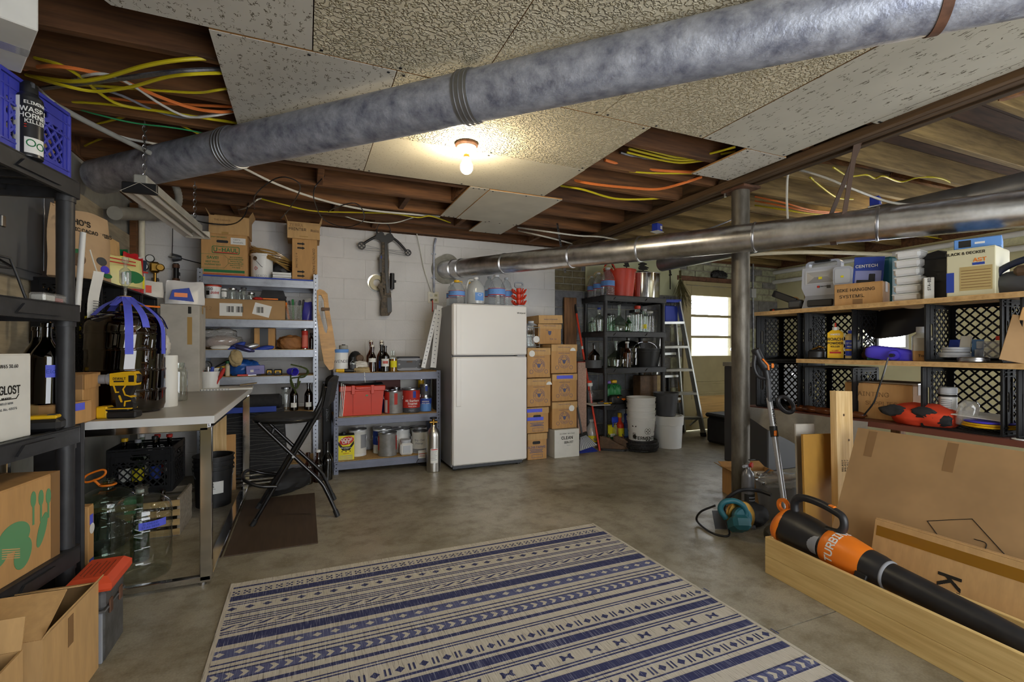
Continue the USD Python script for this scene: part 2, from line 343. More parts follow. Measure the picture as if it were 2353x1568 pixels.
blocks(w2, XE, 4.4, 0, 1.8, m_block, .40, .2, .012, .04, .005)
blocks(w2, 4.4, XR, 0, 1.8, [m_lblock, m_block[2], m_block[0]], .40, .2, .014, .04, .005, dskip)
blocks(w2, XE, 4.4, 1.8, ZJ, [m_brick, m_brick, m_block[1]], .24, .08, .012, .04, .004)
blocks(w2, 4.4, XR, 1.8, ZJ, [m_lblock, m_lblock, m_block[2]], .28, .09, .014, .04, .004, dskip)
# ---- left wall: board cladding in sheets over grey panels
wl = struct('wall_left', box(XL - .2, XL - .02, -1.6, YW + .2, 0, ZJ), m_gboard)
for (y0, y1, z0, z1, m) in ((-1.6, 1.2, .0, 2.28, m_plyx), (1.2, 2.42, .0, 2.28, m_plyx), (2.425, 3.25, .9, 2.28, m_plyx), (3.255, 3.55, 1.2, 2.28, m_ply), (3.555, 4.1, .9, 2.06, m_plyx), (4.105, 4.70, .9, 2.0, m_plyx), (4.75, 5.0, .0, 2.2, m_wall), (2.425, 3.6, 0, .895, m_gboard), (3.605, 4.70, 0, .895, m_gboard)):
    part(wl, 'panel', bx(XL - .012, (y0 + y1) / 2, z0, .02, y1 - y0 - .004, z1 - z0, .002), m)
part(wl, 'stud', box(XL, XL + .04, 4.62, 4.71, .9, 2.25), m_joist[0])
part(wl, 'batten', box(XL, XL + .02, 3.2, 4.3, 1.60, 1.625), m_joist[1])
# ---- right wall with a low window
WY0, WY1, WZ0, WZ1 = 3.35, 3.9, 1.13, 1.66
m_cream = MAT('cream_wall_paint', 'c9c29b', .8, var=.06, scale=3)
wr = struct('wall_right', J(box(XR, XR + .2, 1.9, WY0, 0, ZJ), box(XR, XR + .2, WY1, YW + .2, 0, ZJ), box(XR, XR + .2, WY0, WY1, 0, WZ0), box(XR, XR + .2, WY0, WY1, WZ1, ZJ)), m_cream)
wn = struct('window_1', None, None)
part(wn, 'frame', J(box(XR - .01, XR + .05, WY0 - .03, WY0, WZ0 - .03, WZ1 + .03), box(XR - .01, XR + .05, WY1, WY1 + .03, WZ0 - .03, WZ1 + .03), box(XR - .01, XR + .05, WY0, WY1, WZ0 - .03, WZ0), box(XR - .01, XR + .05, WY0, WY1, WZ1, WZ1 + .03)), m_white)
part(wn, 'pane', box(XR + .02, XR + .024, WY0, WY1, WZ0, WZ1), m_pane)
part(wn, 'sill', box(XR - .04, XR + .0, WY0 - .05, WY1 + .05, WZ0 - .05, WZ0 - .03), m_white)
tr = struct('trim_1', box(XR - .05, XR, 1.9, YW, 2.12, 2.2), m_mort2)
part(tr, 'conduit', rod((XR - .08, 1.9, 2.22), (XR - .08, YW, 2.22), .03), m_white)
part(tr, 'conduit', rod((XR - .09, 1.9, 2.08), (XR - .09, YW, 2.08), .028), m_white)
struct('wall_right_2', box(DX0 + .9, 8.5, 6.6, 6.8, -.2, 1.3), m_mort2)      # the low garden wall outside the door
# ---- the wall behind the camera with its wide open doorway, and the near end of the right wall
struct('wall_front', J(box(XL - .2, .2, -1.6, -1.45, 0, 2.5), box(3.4, XR + .2, -1.6, -1.45, 0, 2.5), box(.2, 3.4, -1.6, -1.45, 2.15, 2.5)), m_cream)
struct('wall_right_3', J(box(XR, XR + .2, -1.6, .1, 0, 2.5), box(XR, XR + .2, .1, 1.9, 2.1, 2.5)), m_cream)
# ---- door
dr = struct('door_1', None, None)
def rail(n, x0, x1, z0, z1, y0=YW + .03, y1=YW + .075, m=m_tan, b=.003):
    return part(dr, n, bx((x0 + x1) / 2, (y0 + y1) / 2, z0, x1 - x0, y1 - y0, z1 - z0, b), m)
gx0, gx1 = xy(1589, YW + .03), xy(1680, YW + .03); gz = [zy(1635, v, YW + .03) for v in (818, 774.5, 727, 681)]
rail('frame', DX0 - .05, DX0, 0, DZ1 + .05, YW - .012, YW + .1); rail('frame', DX1, DX1 + .05, 0, DZ1 + .05, YW - .012, YW + .1); rail('frame', DX0, DX1, DZ1, DZ1 + .05, YW - .012, YW + .1)
rail('stile', DX0 + .004, gx0, .012, DZ1 - .004); rail('stile', gx1, DX1 - .004, .012, DZ1 - .004)
rail('rail', gx0, gx1, gz[3], DZ1 - .004); rail('rail', gx0, gx1, .66, gz[0]); rail('rail', gx0, gx1, .43, .49); rail('rail', gx0, gx1, .012, .16)
rail('panel', gx0, gx1, .49, .66, YW + .042, YW + .06); rail('panel', gx0, gx1, .16, .43, YW + .042, YW + .06)
rail('moulding', gx0 + .02, gx1 - .02, .52, .63, YW + .036, YW + .05); rail('moulding', gx0 + .02, gx1 - .02, .63 - .2, .64 - .2, YW + .036, YW + .05)
for k in (1, 2): rail('muntin', gx0, gx1, gz[k] - .016, gz[k] + .016)
for k in range(3): rail('pane', gx0, gx1, gz[k], gz[k + 1], YW + .05, YW + .054, m_pane, 0)
p0 = ony(1606, 962, YW); p1 = ony(1673, 908, YW)
rail('plywood_patch', p0[0], p1[0], p0[2], p1[2], YW + .018, YW + .03, m_pinex)
kn = ony(1684, 838, YW); db = ony(1684, 803, YW)
part(dr, 'knob', dec(lathe([(0, 0), (.026, 0), (.026, .006), (.01, .01), (.01, .03), (.026, .045), (.024, .06), (0, .066)], 20), (kn[0], YW + .03, kn[2]), (1, 0, 0), (0, 0, 1)), m_brass)
part(dr, 'deadbolt', dec(cyl(.024, 0, .02, 20, b=.003), (db[0], YW + .03, db[2]), (1, 0, 0), (0, 0, 1)), m_steel)
solo('lintel', bx((DX0 + DX1) / 2, YW - .008, DZ1 + .052, 1.25, .03, .06, .003), m_rust, 'rusty red steel lintel over the tan back door', 'lintel')
# ---- ceiling: boards, joists, beam
ce = struct('ceiling', None, None)
part(ce, 'rim_joist', J(box(XL - .3, XR + .3, YW + .02, YW + .2, ZJ - .005, 2.52), box(XR + .02, XR + .2, 1.9, YW + .02, ZJ - .005, 2.52), box(XL - .3, XL - .01, -1.6, YW + .02, ZJ - .005, 2.52)), m_joist[1], kind='stuff')
for k in range(46):
    y0 = -1.2 + k * .14
    if y0 < YW + .1: part(ce, 'board', box(XL - .2, XR + .2, y0 + .002, y0 + .137, 2.485, 2.51), m_deck)
ys = [4.93, 4.55, 4.17, 3.78, 3.38, 3.02, 2.66, 2.30, 1.94, 1.58, 1.2, .8, .4, 0., -.4, -.8]
for i, y in enumerate(ys):
    part(ce, 'joist', bx((XL - .2 + 2.86) / 2, y, ZJ + .002, 2.86 - XL + .2, .042, .195, .003), m_joist[i % 3])
    if y > .1: part(ce, 'joist', bx((2.9 + XR + .15) / 2, y + .05, ZJ + .03, XR + .15 - 2.9, .042, .165, .003), m_jr)
for (x, i) in ((-.55, 0), (.25, 1), (.62, 0), (.1, 3), (.75, 2), (1.35, 1), (-.2, 4), (2.3, 0), (1.1, 3)):
    y0, y1 = ys[i + 1], ys[i]; part(ce, 'blocking', bx(x, (y0 + y1) / 2, ZJ + .01, .042, abs(y1 - y0) - .044, .17, .003), m_joist[(i + 2) % 3])
for k, x in enumerate((2.78, 2.822, 2.864)):
    part(ce, 'beam_ply', bx(x, 1.9, 2.245 + (.012 if k == 1 else 0), .041, 6.4, .22, .003), m_beam[k])
part(ce, 'beam_ledger', bx(2.735, 1.9, ZJ - .045, .04, 6.4, .045, .003), m_beam[1]); part(ce, 'beam_ledger', bx(2.908, 1.9, ZJ - .03, .04, 6.4, .045, .003), m_beam[0])
for (x0, y0, x1, y1) in ((3.1, 1.24, 3.55, .87), (3.5, 2.01, 3.15, 2.35), (4.6, 2.05, 4.2, 2.3), (5.0, 3.1, 4.6, 3.4), (3.9, 3.1, 3.5, 3.4)):
    part(ce, 'bridging', bar((x0, y0, ZJ + .05), (x1, y1, ZJ + .18), .04, .04), m_joist[2])
# ---- nailed ceiling panels
def panel(m, x0, x1, y0, y1, label, pts=None, th=.012, edge=m_fib, z=ZJ - .0145):
    t = thing('ceiling_panel', label, 'ceiling panel', (0, 0, z))
    part(t, 'sheet', ext(pts or [(x0, y0), (x1, y0), (x1, y1), (x0, y1)], .0025), m)
    part(t, 'core', mv(ext(sg.Polygon(pts) if pts else sg.box(x0, y0, x1, y1), th - .003), 0, 0, .0025), edge)
    n = [mv(lathe([(0, -.003), (.006, -.002), (.007, 0)], 8), x, y) for x in (x0 + .03, (x0 + x1) / 2, x1 - .03) for y in (y0 + .02, y1 - .02)]
    if not pts: part(t, 'nails', J(*n), m_black, kind='stuff')
    return t
G_ = .004
panel(m_fiss, -.62, .03 - G_, .8, 2.02, 'pale fissured ceiling panel with a torn corner at the upper left, beside the open joist bay', [(-.62, .8), (.03 - G_, .8), (.03 - G_, 2.03), (-.60, 2.03), (-.64, 1.96), (-.62, 1.9)])
panel(m_rough, .03, .70 - G_, .8, 2.035, 'stippled ceiling panel at the top of the photo, left of the thick grey duct')
panel(m_rough, .70, 1.35 - G_, .8, 2.035, 'stippled ceiling panel crossed diagonally by the thick grey duct, between two nailed seams')
panel(m_rough, 1.35, 2.01, .8, 2.035, 'stippled ceiling panel right of the thick duct, bordering the fissured sheets')
panel(m_fissr, 2.02, 2.66, .75, 2.035, 'long fissured ceiling panel with dark streaks, left of the timber beam')
panel(m_fissr, 2.665, 2.755, .2, 1.55, 'narrow fissured ceiling strip against the timber beam at the upper right')
panel(m_fissr, 1.35, 2.66, .05, .745, 'fissured ceiling panel at the far upper right corner of the photo')
panel(m_fiss, 2.36, 2.69, 2.045, 2.48, 'small fissured ceiling scrap beside the steel post, with a raw brown edge')
panel(m_fiss, -.32, .352, 2.045, 3.28, 'fissured ceiling panel left of the light bulb, its free edge hiding the cables')
panel(m_rough, .356, 1.668, 2.045, 2.695, 'stippled ceiling panel that carries the bare light bulb')
panel(m_pit, .356, 1.672, 2.70, 3.285, 'finely pitted ceiling panel just beyond the light bulb')
panel(m_plain, 1.24, 1.84, 3.30, 4.14, 'smooth ceiling panel with a raised edge hanging past the open joists near the wall', z=ZJ - .02)
panel(m_plain, 1.09, 1.236, 3.30, 4.14, 'narrow bowed ceiling strip left of the smooth end panel')
panel(m_plain, 1.49, 1.83, 4.145, 4.56, 'small broken ceiling scrap nearest the white back wall')
# ---- bulb
lp = onz(1072, 332, ZP)
lt = thing('bare_bulb_lamp', 'glowing bare light bulb in a white porcelain ceiling holder', 'lamp', (lp[0], lp[1], ZP + .004))
m_porc = FLAT('porcelain', 'e8e2d2', .25)
part(lt, 'ceiling_ring', lathe([(0, 0), (.062, 0), (.064, -.012), (.056, -.02), (0, -.02)], 32), m_rust)
part(lt, 'holder', lathe([(0, -.018), (.056, -.02), (.05, -.036), (.028, -.05), (.024, -.062), (0, -.062)][::-1], 32), m_porc)
part(lt, 'socket', lathe([(0, -.078), (.0165, -.078), (.0165, -.062), (0, -.062)], 20), m_brass)
m_bulb = usdkit.material(stage, '/World/Looks/lit_bulb', {'e': ('emission', {'color': (1., .85, .60), 'strength': BULB_E})}, [], 'e.emission')
part(lt, 'bulb', lathe([(0, -.172), (.014, -.170), (.026, -.162), (.034, -.148), (.0365, -.134), (.034, -.119), (.024, -.099), (.017, -.084), (.0155, -.077), (0, -.077)], 28), m_bulb, label='lit glass bulb')
t2 = thing('bare_bulb_lamp', 'second bare bulb under the right-hand joists, mostly hidden behind the shiny duct', 'lamp', (4.8, 2.62, ZJ + .03))
m_bulb2 = usdkit.material(stage, '/World/Looks/lit_bulb_dim', {'e': ('emission', {'color': (1., .80, .48), 'strength': BULB_E * .5})}, [], 'e.emission')
part(t2, 'holder', lathe([(0, -.05), (.024, -.05), (.05, -.03), (.056, 0), (0, 0)], 24), m_porc); part(t2, 'bulb', lathe([(0, -.14), (.02, -.135), (.034, -.118), (.034, -.09), (.018, -.06), (.015, -.045), (0, -.045)], 20), m_bulb2, label='lit glass bulb')
# ---- ducts
def duct(name, p, q, r, m, label, joints, seam=.004, band_m=None, wd=.03):
    p, q = np.array(p, float), np.array(q, float); t = thing(name, label, 'duct'); d = (q - p) / np.linalg.norm(q - p)
    L = np.linalg.norm(q - p); cuts = [0] + list(joints) + [1]
    for a, b in zip(cuts, cuts[1:]):
        part(t, 'section', tube([p + d * (L * a + .003), p + d * (L * b)], r, 40), m)
    for j in joints:
        c = p + d * L * j
        part(t, 'joint_band', J(tube([c - d * wd, c - d * wd * .98, c + d * wd * .98, c + d * wd], [r - .002, r + seam, r + seam, r - .002], 40), *[tube([c + d * (wd * k - .004), c + d * wd * k, c + d * (wd * k + .004)], [r + .001, r + seam + .0035, r + .001], 40) for k in (-.6, 0, .6)]), band_m or m)
    return t
bd = duct('air_duct', (-1.15, 3.69, 2.160), (2.6, -.06, 2.160), .1, m_galv, 'thick dull grey ceiling duct crossing the whole photo above the lamp', (.215, .474), .004, m_ductg, .035)
solo('duct_strap', J(ro(band(.1015, -100, 100, -.014, .014, .002, 30), 90, 0, 0)), m_rust, 'short rusty strap round the thick grey duct at the top right', 'strap', (1.72, .82, 2.16), (0, 0, 45))
sd = duct('silver_duct', (1.36, YW + .02, 1.95), (3.87, .02, 1.768), .0925, m_duct, 'shiny round silver duct running from a hole in the white wall to the right', (.03, .05, .155, .29, .40, .545, .66, .80), .003, m_duct, .008)
duct('branch_duct', (3.66, 4.3, 2.06), (3.9, .6, 2.06), .085, m_ductg, 'dark grey branch duct seen behind and above the shiny silver one', (.5,), .003, None, .01)
solo('mortar_ring', dec(ext(sg.Point(0, 0).buffer(.15, quad_segs=8).union(sg.Point(.03, .05).buffer(.12)).difference(sg.Point(0, 0).buffer(.094)), .012), (1.37, YW, 1.95), (1, 0, 0), (0, 0, 1)), m_mortar, 'rough grey mortar ring round the silver duct hole in the wall', 'mortar patch')
# ---- post
ps = thing('steel_post', 'round scuffed steel column under the timber beam', 'post', (2.826, 2.5, 0))
part(ps, 'shaft', cyl(.0595, .012, 2.225, 36), m_post); part(ps, 'base_plate', bx(0, 0, 0, .2, .2, .012, .002), m_post); part(ps, 'cap_plate', bx(0, 0, 2.225, .16, .2, .018, .002), m_rust)
for s in (-1, 1): part(ps, 'bolt', cyl(.01, 2.2, 2.226, 6, .06 * s, .08), m_steel)
# ---- cables and pipes
m_yel = FLAT('yellow_cable', 'cdbb1e', .4); m_org = FLAT('orange_cable', 'e07a3a', .4); m_wht = FLAT('white_cable', 'd5d2c8', .4); m_gry = FLAT('grey_cable', '84848c', .45); m_blk = FLAT('black_cable', '17171a', .4); m_grn = FLAT('green_wire', '2f8f5a', .4); m_bx = MAT('armoured_cable', '8b8b90', .35, metal=.8, scale=90)
def cable(m, col, pts, r, label, group=None, k=6, hint='cable'):
    """pts: world points"""
    return solo(hint, tube(spl(pts, k), r, 7), m, label, 'cable', group=group)
def cz(m, col, uv, zs, r, label, group=None):
    zs = [zs] * len(uv) if np.ndim(zs) == 0 else list(zs); zs[0], zs[-1] = max(zs[0], 2.33), max(zs[-1], 2.33)
    return cable(m, col, [onz(u, v, z) for (u, v), z in zip(uv, zs)], r, label, group)
Z1 = 2.275
cz(m_yel, 'y', [(70, 175), (165, 187), (240, 178), (330, 152), (420, 137), (520, 133)], [2.25, 2.245, 2.24, 2.25, 2.27, 2.3], .008, 'thick yellow cable rising in an arc, topmost of those under the open joists')
cz(m_bx, 'k', [(85, 205), (180, 192), (260, 183), (340, 172), (420, 163), (530, 158)], 2.262, .010, 'shiny black sheathed cable among the yellow ones at the upper left')
cz(m_yel, 'y', [(60, 172), (140, 195), (220, 210), (300, 200), (380, 178), (450, 170), (540, 167)], 2.235, .007, 'yellow cable sagging lowest, just below the shiny black one')
cz(m_yel, 'y', [(150, 193), (250, 199), (350, 207), (450, 213), (500, 207), (545, 200)], 2.29, .006, 'yellow cable dipping just before the fissured panel edge, upper left')
cz(m_org, 'o', [(55, 158), (120, 152), (200, 163), (280, 185), (360, 220), (440, 248), (500, 257), (545, 255)], 2.275, .008, 'orange cable running slantwise across the bundle at the upper left')
cz(m_org, 'o', [(250, 225), (330, 234), (420, 240), (545, 246)], 2.32, .007, 'orange cable lying straight along the joist beside the fissured panel')
cz(m_wht, 'w', [(165, 185), (200, 173), (250, 172), (310, 200), (370, 240), (430, 268), (490, 266), (548, 255)], 2.268, .006, 'white cable looping through the yellow bundle at the upper left')
cz(m_gry, 'g', [(200, 195), (280, 220), (350, 252), (420, 270), (490, 263), (548, 248)], 2.285, .006, 'grey cable parallel to the looping white one at the upper left')
cz(m_yel, 'y', [(80, 133), (140, 150), (190, 180), (230, 215), (280, 242), (370, 256), (460, 270), (555, 284)], 2.28, .007, 'yellow cable plunging diagonally from the white box to the thick duct')
cz(m_yel, 'y', [(112, 235), (200, 236), (300, 246), (400, 260), (470, 272), (560, 286)], 2.31, .006, 'yellow cable lying almost straight under the slanting ones, upper left')
cz(m_grn, 'n', [(150, 243), (230, 265), (310, 283), (400, 294), (490, 310)], 2.26, .004, 'thin green wire below the yellow bundle at the upper left')
cz(m_yel, 'y', [(176, 290), (230, 283), (290, 268), (330, 262)], 2.36, .006, 'short yellow cable behind the blue crate, upper of two')
cz(m_yel, 'y', [(176, 347), (210, 328), (250, 316), (300, 325)], 2.36, .006, 'short yellow cable behind the blue crate, lower of two')
cz(m_yel, 'y', [(400, 280), (440, 300), (480, 318), (520, 330)], 2.30, .005, 'short yellow cable dropping to the thick duct near the hanging chain')
cz(m_wht, 'w', [(85, 200), (120, 232), (180, 268), (240, 300), (300, 320), (400, 338)], 2.24, .007, 'white cable slanting down past the blue crate to the thick duct')
solo('plastic_pipe', tube(spl([onz(125, 240, 2.2), onz(190, 275, 2.19), onz(250, 305, 2.18), onz(345, 352, 2.16)], 5), .013, 10), m_gboard, 'pale plastic pipe slanting above the hanging tube lamp', 'pipe')
cz(m_wht, 'w', [(545, 379), (640, 425), (740, 460), (840, 482), (940, 492), (1010, 498)], ZJ - .01, .0085, 'white cable stapled diagonally across the open joists to the smooth panel')
cz(m_yel, 'y', [(600, 457), (650, 470), (720, 485), (800, 488), (900, 491), (960, 500), (990, 497), (1035, 512)], 2.285, .006, 'yellow cable wandering along the joists above the hanging crossbow')
cz(m_wht, 'w', [(765, 487), (830, 508), (900, 513), (950, 500)], 2.26, .005, 'slack white cable above the hanging crossbow')
cz(m_blk, 'k', [(585, 480), (586, 450), (625, 415), (660, 408), (690, 430), (665, 480), (640, 508)], 2.2, .004, 'black wire looping from the joists over the cardboard boxes')
cz(m_blk, 'k', [(745, 405), (722, 435), (725, 470), (745, 505), (790, 522), (830, 512), (836, 490), (815, 467), (770, 478), (750, 490)], 2.2, .004, 'black wire loop hanging near the crossbow')
cz(m_blk, 'k', [(425, 498), (470, 512), (530, 516), (560, 498), (572, 465)], 2.15, .005, 'black cord drooping over the small open box on the white rack')
cz(m_wht, 'w', [(538, 484), (565, 478), (590, 460), (600, 456)], 2.27, .006, 'short white cable end above the small open box')
cable(m_wht, 'w', [ony(950, 503, 4.93), ony(965, 570, 4.97), ony(975, 620, 4.975), ony(992, 672, 4.975)], .005, 'white cord dropping down the white wall to the outlet')
# right of the lamp
for k, (a, b, l) in enumerate((((1450, 335), 2.33, 'upper'), ((1445, 342), 2.34, 'middle'), ((1440, 350), 2.35, 'lower'))):
    cz(m_yel, 'y', [a, (1500, 348 + 8 * k), (1560, 362 + 6 * k), (1610, 358 + 6 * k), (1690, 338 + 10 * k)], b, .007, 'yellow cable in the gap between ceiling panels, %s of three' % l)
cz(m_bx, 'g', [(1462, 328), (1520, 340), (1600, 352), (1680, 360)], 2.42, .011, 'grey armoured cable in the gap between ceiling panels, straight one')
cz(m_bx, 'g', [(1540, 308), (1560, 330), (1600, 346), (1680, 350)], 2.40, .008, 'grey armoured cable dropping from the boards in the panel gap')
cz(m_bx, 'g', [(1425, 350), (1470, 362), (1530, 365), (1590, 358), (1680, 358)], 2.40, .011, 'grey armoured cable in the panel gap, sagging one')
cz(m_org, 'o', [(1390, 368), (1450, 385), (1530, 393), (1600, 396)], 2.33, .010, 'orange cable along the joist behind the yellow one, below the panel gap')
cz(m_yel, 'y', [(1372, 380), (1430, 392), (1500, 398), (1590, 399)], 2.30, .006, 'yellow cable along the joist edge below the panel gap')
cz(m_org, 'o', [(1310, 413), (1370, 424), (1450, 432), (1510, 435), (1560, 424), (1612, 407)], 2.275, .010, 'orange cable sagging under the joists before the steel post')
cz(m_yel, 'y', [(1288, 427), (1340, 436), (1410, 456), (1480, 458), (1552, 452)], 2.28, .008, 'yellow cable sagging behind the orange one before the steel post')
cz(m_wht, 'w', [(1190, 523), (1260, 533), (1330, 542), (1385, 545), (1440, 556)], 2.2, .008, 'white cable crossing above the shiny duct, upper of two')
cz(m_wht, 'w', [(1188, 530), (1260, 546), (1340, 567)], 2.2, .008, 'white cable crossing above the shiny duct, lower of two')
cable(m_wht, 'w', [onx(1810, 508, 3.0), onx(1808, 450, 3.0), onx(1813, 394, 3.0), onx(1840, 392, 3.0), onx(1900, 410, 3.02), onx(1960, 435, 3.05), onx(2050, 466, 3.2), onx(2150, 474, 3.3), onx(2250, 487, 3.35), onx(2353, 497, 3.35)], .0075, 'thick white cable looping from the beam over the shiny duct on the right')
cz(m_yel, 'y', [(1915, 385), (1950, 405), (1990, 402), (2010, 410), (2030, 405), (2070, 418), (2110, 408), (2160, 410), (2200, 428)], 2.32, .006, 'wavy yellow cable under the right-hand joists')
cz(m_yel, 'y', [(1862, 408), (1890, 432), (1925, 455), (1960, 458)], 2.31, .007, 'yellow cable behind the brown duct strap')
for k in range(3):
    cz(m_org if k < 2 else m_yel, 'o', [(1735, 452 + 10 * k), (1800, 466 + 8 * k), (1870, 484 + 4 * k), (1960, 490 + 3 * k)], 2.24, .007, ('orange cable right of the steel post, %s' % ('upper', 'lower')[k]) if k < 2 else 'yellow cable right of the steel post under the orange ones')
cz(m_yel, 'y', [(2120, 542), (2150, 547), (2175, 551)], 2.31, .006, 'short yellow cable end above the battered power tool carton', None)
cz(m_gry, 'g', [(1430, 578), (1480, 560), (1560, 545), (1640, 522), (1692, 500)], 2.24, .007, 'grey cable sagging beneath the beam to the left of the post')
m_brn = FLAT('brown_strap_paint', '4a3527', .5, .2)
ds = thing('duct_hanger', 'brown steel strap hanging the shiny duct from the beam', 'hanger')
q0 = np.array([2.79, 1.93, 2.27]); dc = np.array([2.93, 1.91, 1.836])
part(ds, 'strap', bar(onx(1970, 315, 2.80), dc + [-.03, -.075, .06], .03, .003, (.3, 1, .2)), m_brn); part(ds, 'strap', bar(onx(1982, 315, 2.82), dc + [.05, .07, .07], .03, .003, (.3, 1, .2)), m_brn)
sdd = np.array([2.51, -5.0, -.182]); sdd /= np.linalg.norm(sdd)
part(ds, 'sling', tube([dc + sdd * s + np.array([0, 0, 0]) for s in (-.016, .016)], .0955, 36), m_brn)
hg = thing('perforated_hanger', 'perforated metal strip hanging the silver duct from the joists', 'hanger')
hp = ony(1262, 490, 4.16); part(hg, 'strip', bar((hp[0], 4.0, ZJ), (hp[0] + .06, 3.95, 1.82), .022, .002, (0, 1, 0)), m_steel)
part(hg, 'holes', J(*[mv(ro(cyl(.0045, -.002, .002, 8), 90), hp[0] + .06 * k / 20, 4.0 - .05 * k / 20 - .0008, ZJ - .47 * k / 20) for k in range(1, 20)]), m_black, kind='stuff')
m_pvc = MAT('white_pvc', 'e2dcc8', .4, var=.05)
pv = onx(322, 470, -1.2); solo('pvc_pipe', tube([(-1.19, pv[1], 1.3), (-1.19, pv[1], 2.28)], .022, 16), m_pvc, 'upright white plastic pipe on the left wall behind the tube lamp', 'pipe')
solo('drain_pipe', rod(onx(264, 490, -1.15), ony(372, 495, 4.9), .045, 20), m_gboard, 'thick grey drain pipe under the joists on the left wall', 'pipe')
solo('corrugated_conduit', tube(spl([ony(395, 412, 4.3), ony(408, 440, 4.3), ony(410, 465, 4.35), ony(398, 490, 4.4)], 8), [.024, .027] * 12 + [.024], 12), m_gboard, 'pale ribbed conduit bent down from the joists at the left', 'conduit')
solo('pvc_pipe', tube(spl([(3.9, 4.6, 2.22), (4.6, 4.1, 2.2), (5.2, 3.7, 2.2), (6.2, 3.4, 2.2)], 5), .022, 12), m_pvc, 'long white plastic pipe under the lit joists beyond the post', 'pipe')
solo('pvc_pipe', tube(spl([(4.3, 3.2, 2.16), (4.9, 2.7, 2.2), (5.6, 2.2, 2.2)], 5), .022, 12), m_pvc, 'short white plastic pipe above the blister-packed tool', 'pipe')
m_bluebox = FLAT('blue_plastic_box', '2540b8', .5)
for (u, v, x, l) in ((1510, 530, 2.55, 'blue junction box under the beam left of the post'), (2012, 472, 3.6, 'blue junction box under the right-hand joists')):
    p = onz(u, v, 2.2); t = thing('junction_box', l, 'junction box', (p[0], p[1], 2.19), 20)
    part(t, 'body', bx(0, 0, 0, .09, .06, .07, .004), m_bluebox); part(t, 'cover', bx(0, 0, -.006, .11, .08, .006, .002), m_white); part(t, 'label_plate', bx(.02, -.031, .02, .03, .002, .03), m_white)
# ================================================================ materials of the things
m_kraft = MAT('kraft_board', 'b98d58', .8, var=.07, scale=6, stretch=(6, 6, 1))
m_kraft2 = MAT('kraft_board_light', 'c19a66', .8, var=.07, scale=6, stretch=(6, 6, 1))
m_kraftd = MAT('kraft_board_dull', 'a5835a', .85, var=.08, scale=5)
m_tape = FLAT('brown_tape', '85633d', .55); m_ctape = FLAT('shiny_tape', 'ab8a55', .12)
m_btape = MAT('blue_tape', '5760d8', .65, var=.06, scale=20)
m_resin = MAT('black_resin', '2b2b2e', .5, var=.2, scale=18, bump=.1)
m_resind = FLAT('dark_resin', '19191b', .6)
m_blue = MAT('blue_crate_plastic', '3a3ea6', .45, var=.12, scale=10)
m_crate = FLAT('black_crate_plastic', '141416', .55, 0, .3)
m_glass = THIN('clear_glass', (.93, .96, .94)); m_gglass = THIN('greenish_glass', (.80, .90, .82)); m_dgreen = THIN('green_glass', (.12, .38, .14))
m_amber = THIN('amber_glass', (.33, .13, .02)); m_damber = THIN('dark_amber_glass', (.10, .035, .008)); m_pet = THIN('clear_plastic', (.90, .93, .95), .9, .08, .08)
m_milk = THIN('cloudy_plastic', (.8, .82, .82), .7, .2, .45, (.75, .77, .77)); m_cbag = THIN('clear_bag', (.86, .86, .84), .9, .12, .25)
m_cider = THIN('cider', (.75, .42, .12), .6, .1, .25, (.6, .32, .1))
m_paper = FLAT('white_paper', 'e0dfda', .8); m_paperg = FLAT('grey_print', '6f6f6f', .8)
m_wcard = MAT('white_board', 'd4d2cb', .75, var=.04)
m_gcard = MAT('grey_white_board', 'b5afa4', .85, var=.12, scale=5)
m_red = FLAT('red_plastic', 'd23a20', .4); m_redp = FLAT('red_print', 'b5281c', .6); m_green = FLAT('green_plastic', '177a3a', .4); m_dgrn = FLAT('green_print', '1d6b3c', .7); m_yell = FLAT('yellow_plastic', 'e0b012', .45); m_yelp = FLAT('yellow_print', 'e0d21a', .6)
m_orange = FLAT('orange_plastic', 'ea7b1c', .4); m_purple = FLAT('violet_plastic', '4b3fd0', .5); m_navyp = FLAT('blue_print', '25409c', .6); m_sky = FLAT('sky_print', '5f8fd0', .6)
m_teal = FLAT('teal_plastic', '1f6a78', .45); m_gpl = FLAT('grey_plastic', '8a8c92', .5); m_lgpl = FLAT('light_grey_plastic', 'b5b8bd', .5); m_dgpl = FLAT('dark_grey_plastic', '45464a', .5)
m_lam = MAT('grey_laminate', 'aaa69f', .38, var=.05, scale=3); m_edge = FLAT('white_edge', 'd8d8d6', .4)
m_leath = MAT('brown_leather', '5e4630', .65, var=.25, scale=15, bump=.3)
m_fabric = MAT('black_fabric', '232326', .85, var=.2, scale=40)
m_tan2 = MAT('tan_cloth', 'a8946c', .9, var=.12, scale=20, bump=.4); m_whcl = MAT('white_cloth', 'd8d4cc', .9, var=.06, scale=12, bump=.3)
m_wood = MAT('varnished_wood', 'c08f4a', .4, var=.18, scale=6, stretch=(1, 1, 6)); m_wood2 = MAT('brown_board', '7a5330', .7, var=.3, scale=6, stretch=(6, 6, .6))
m_zinc = MAT('zinc_shelf', '9fa3ac', .4, metal=.7, var=.1, scale=9, rvar=.08); m_slate = MAT('slate_shelf_paint', '6c7080', .45, metal=.2, var=.06)
m_osb = MAT('particle_board', 'b5925c', .8, var=.16, scale=60)
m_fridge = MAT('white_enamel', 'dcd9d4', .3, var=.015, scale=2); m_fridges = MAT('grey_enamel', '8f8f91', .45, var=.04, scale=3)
m_silv = FLAT('silver_plastic', 'b9babd', .3, .6); m_can = FLAT('tin_can', 'a9aaac', .3, 1.); m_dcan = MAT('smeared_can', '8a8886', .55, metal=.3, var=.15, scale=12)
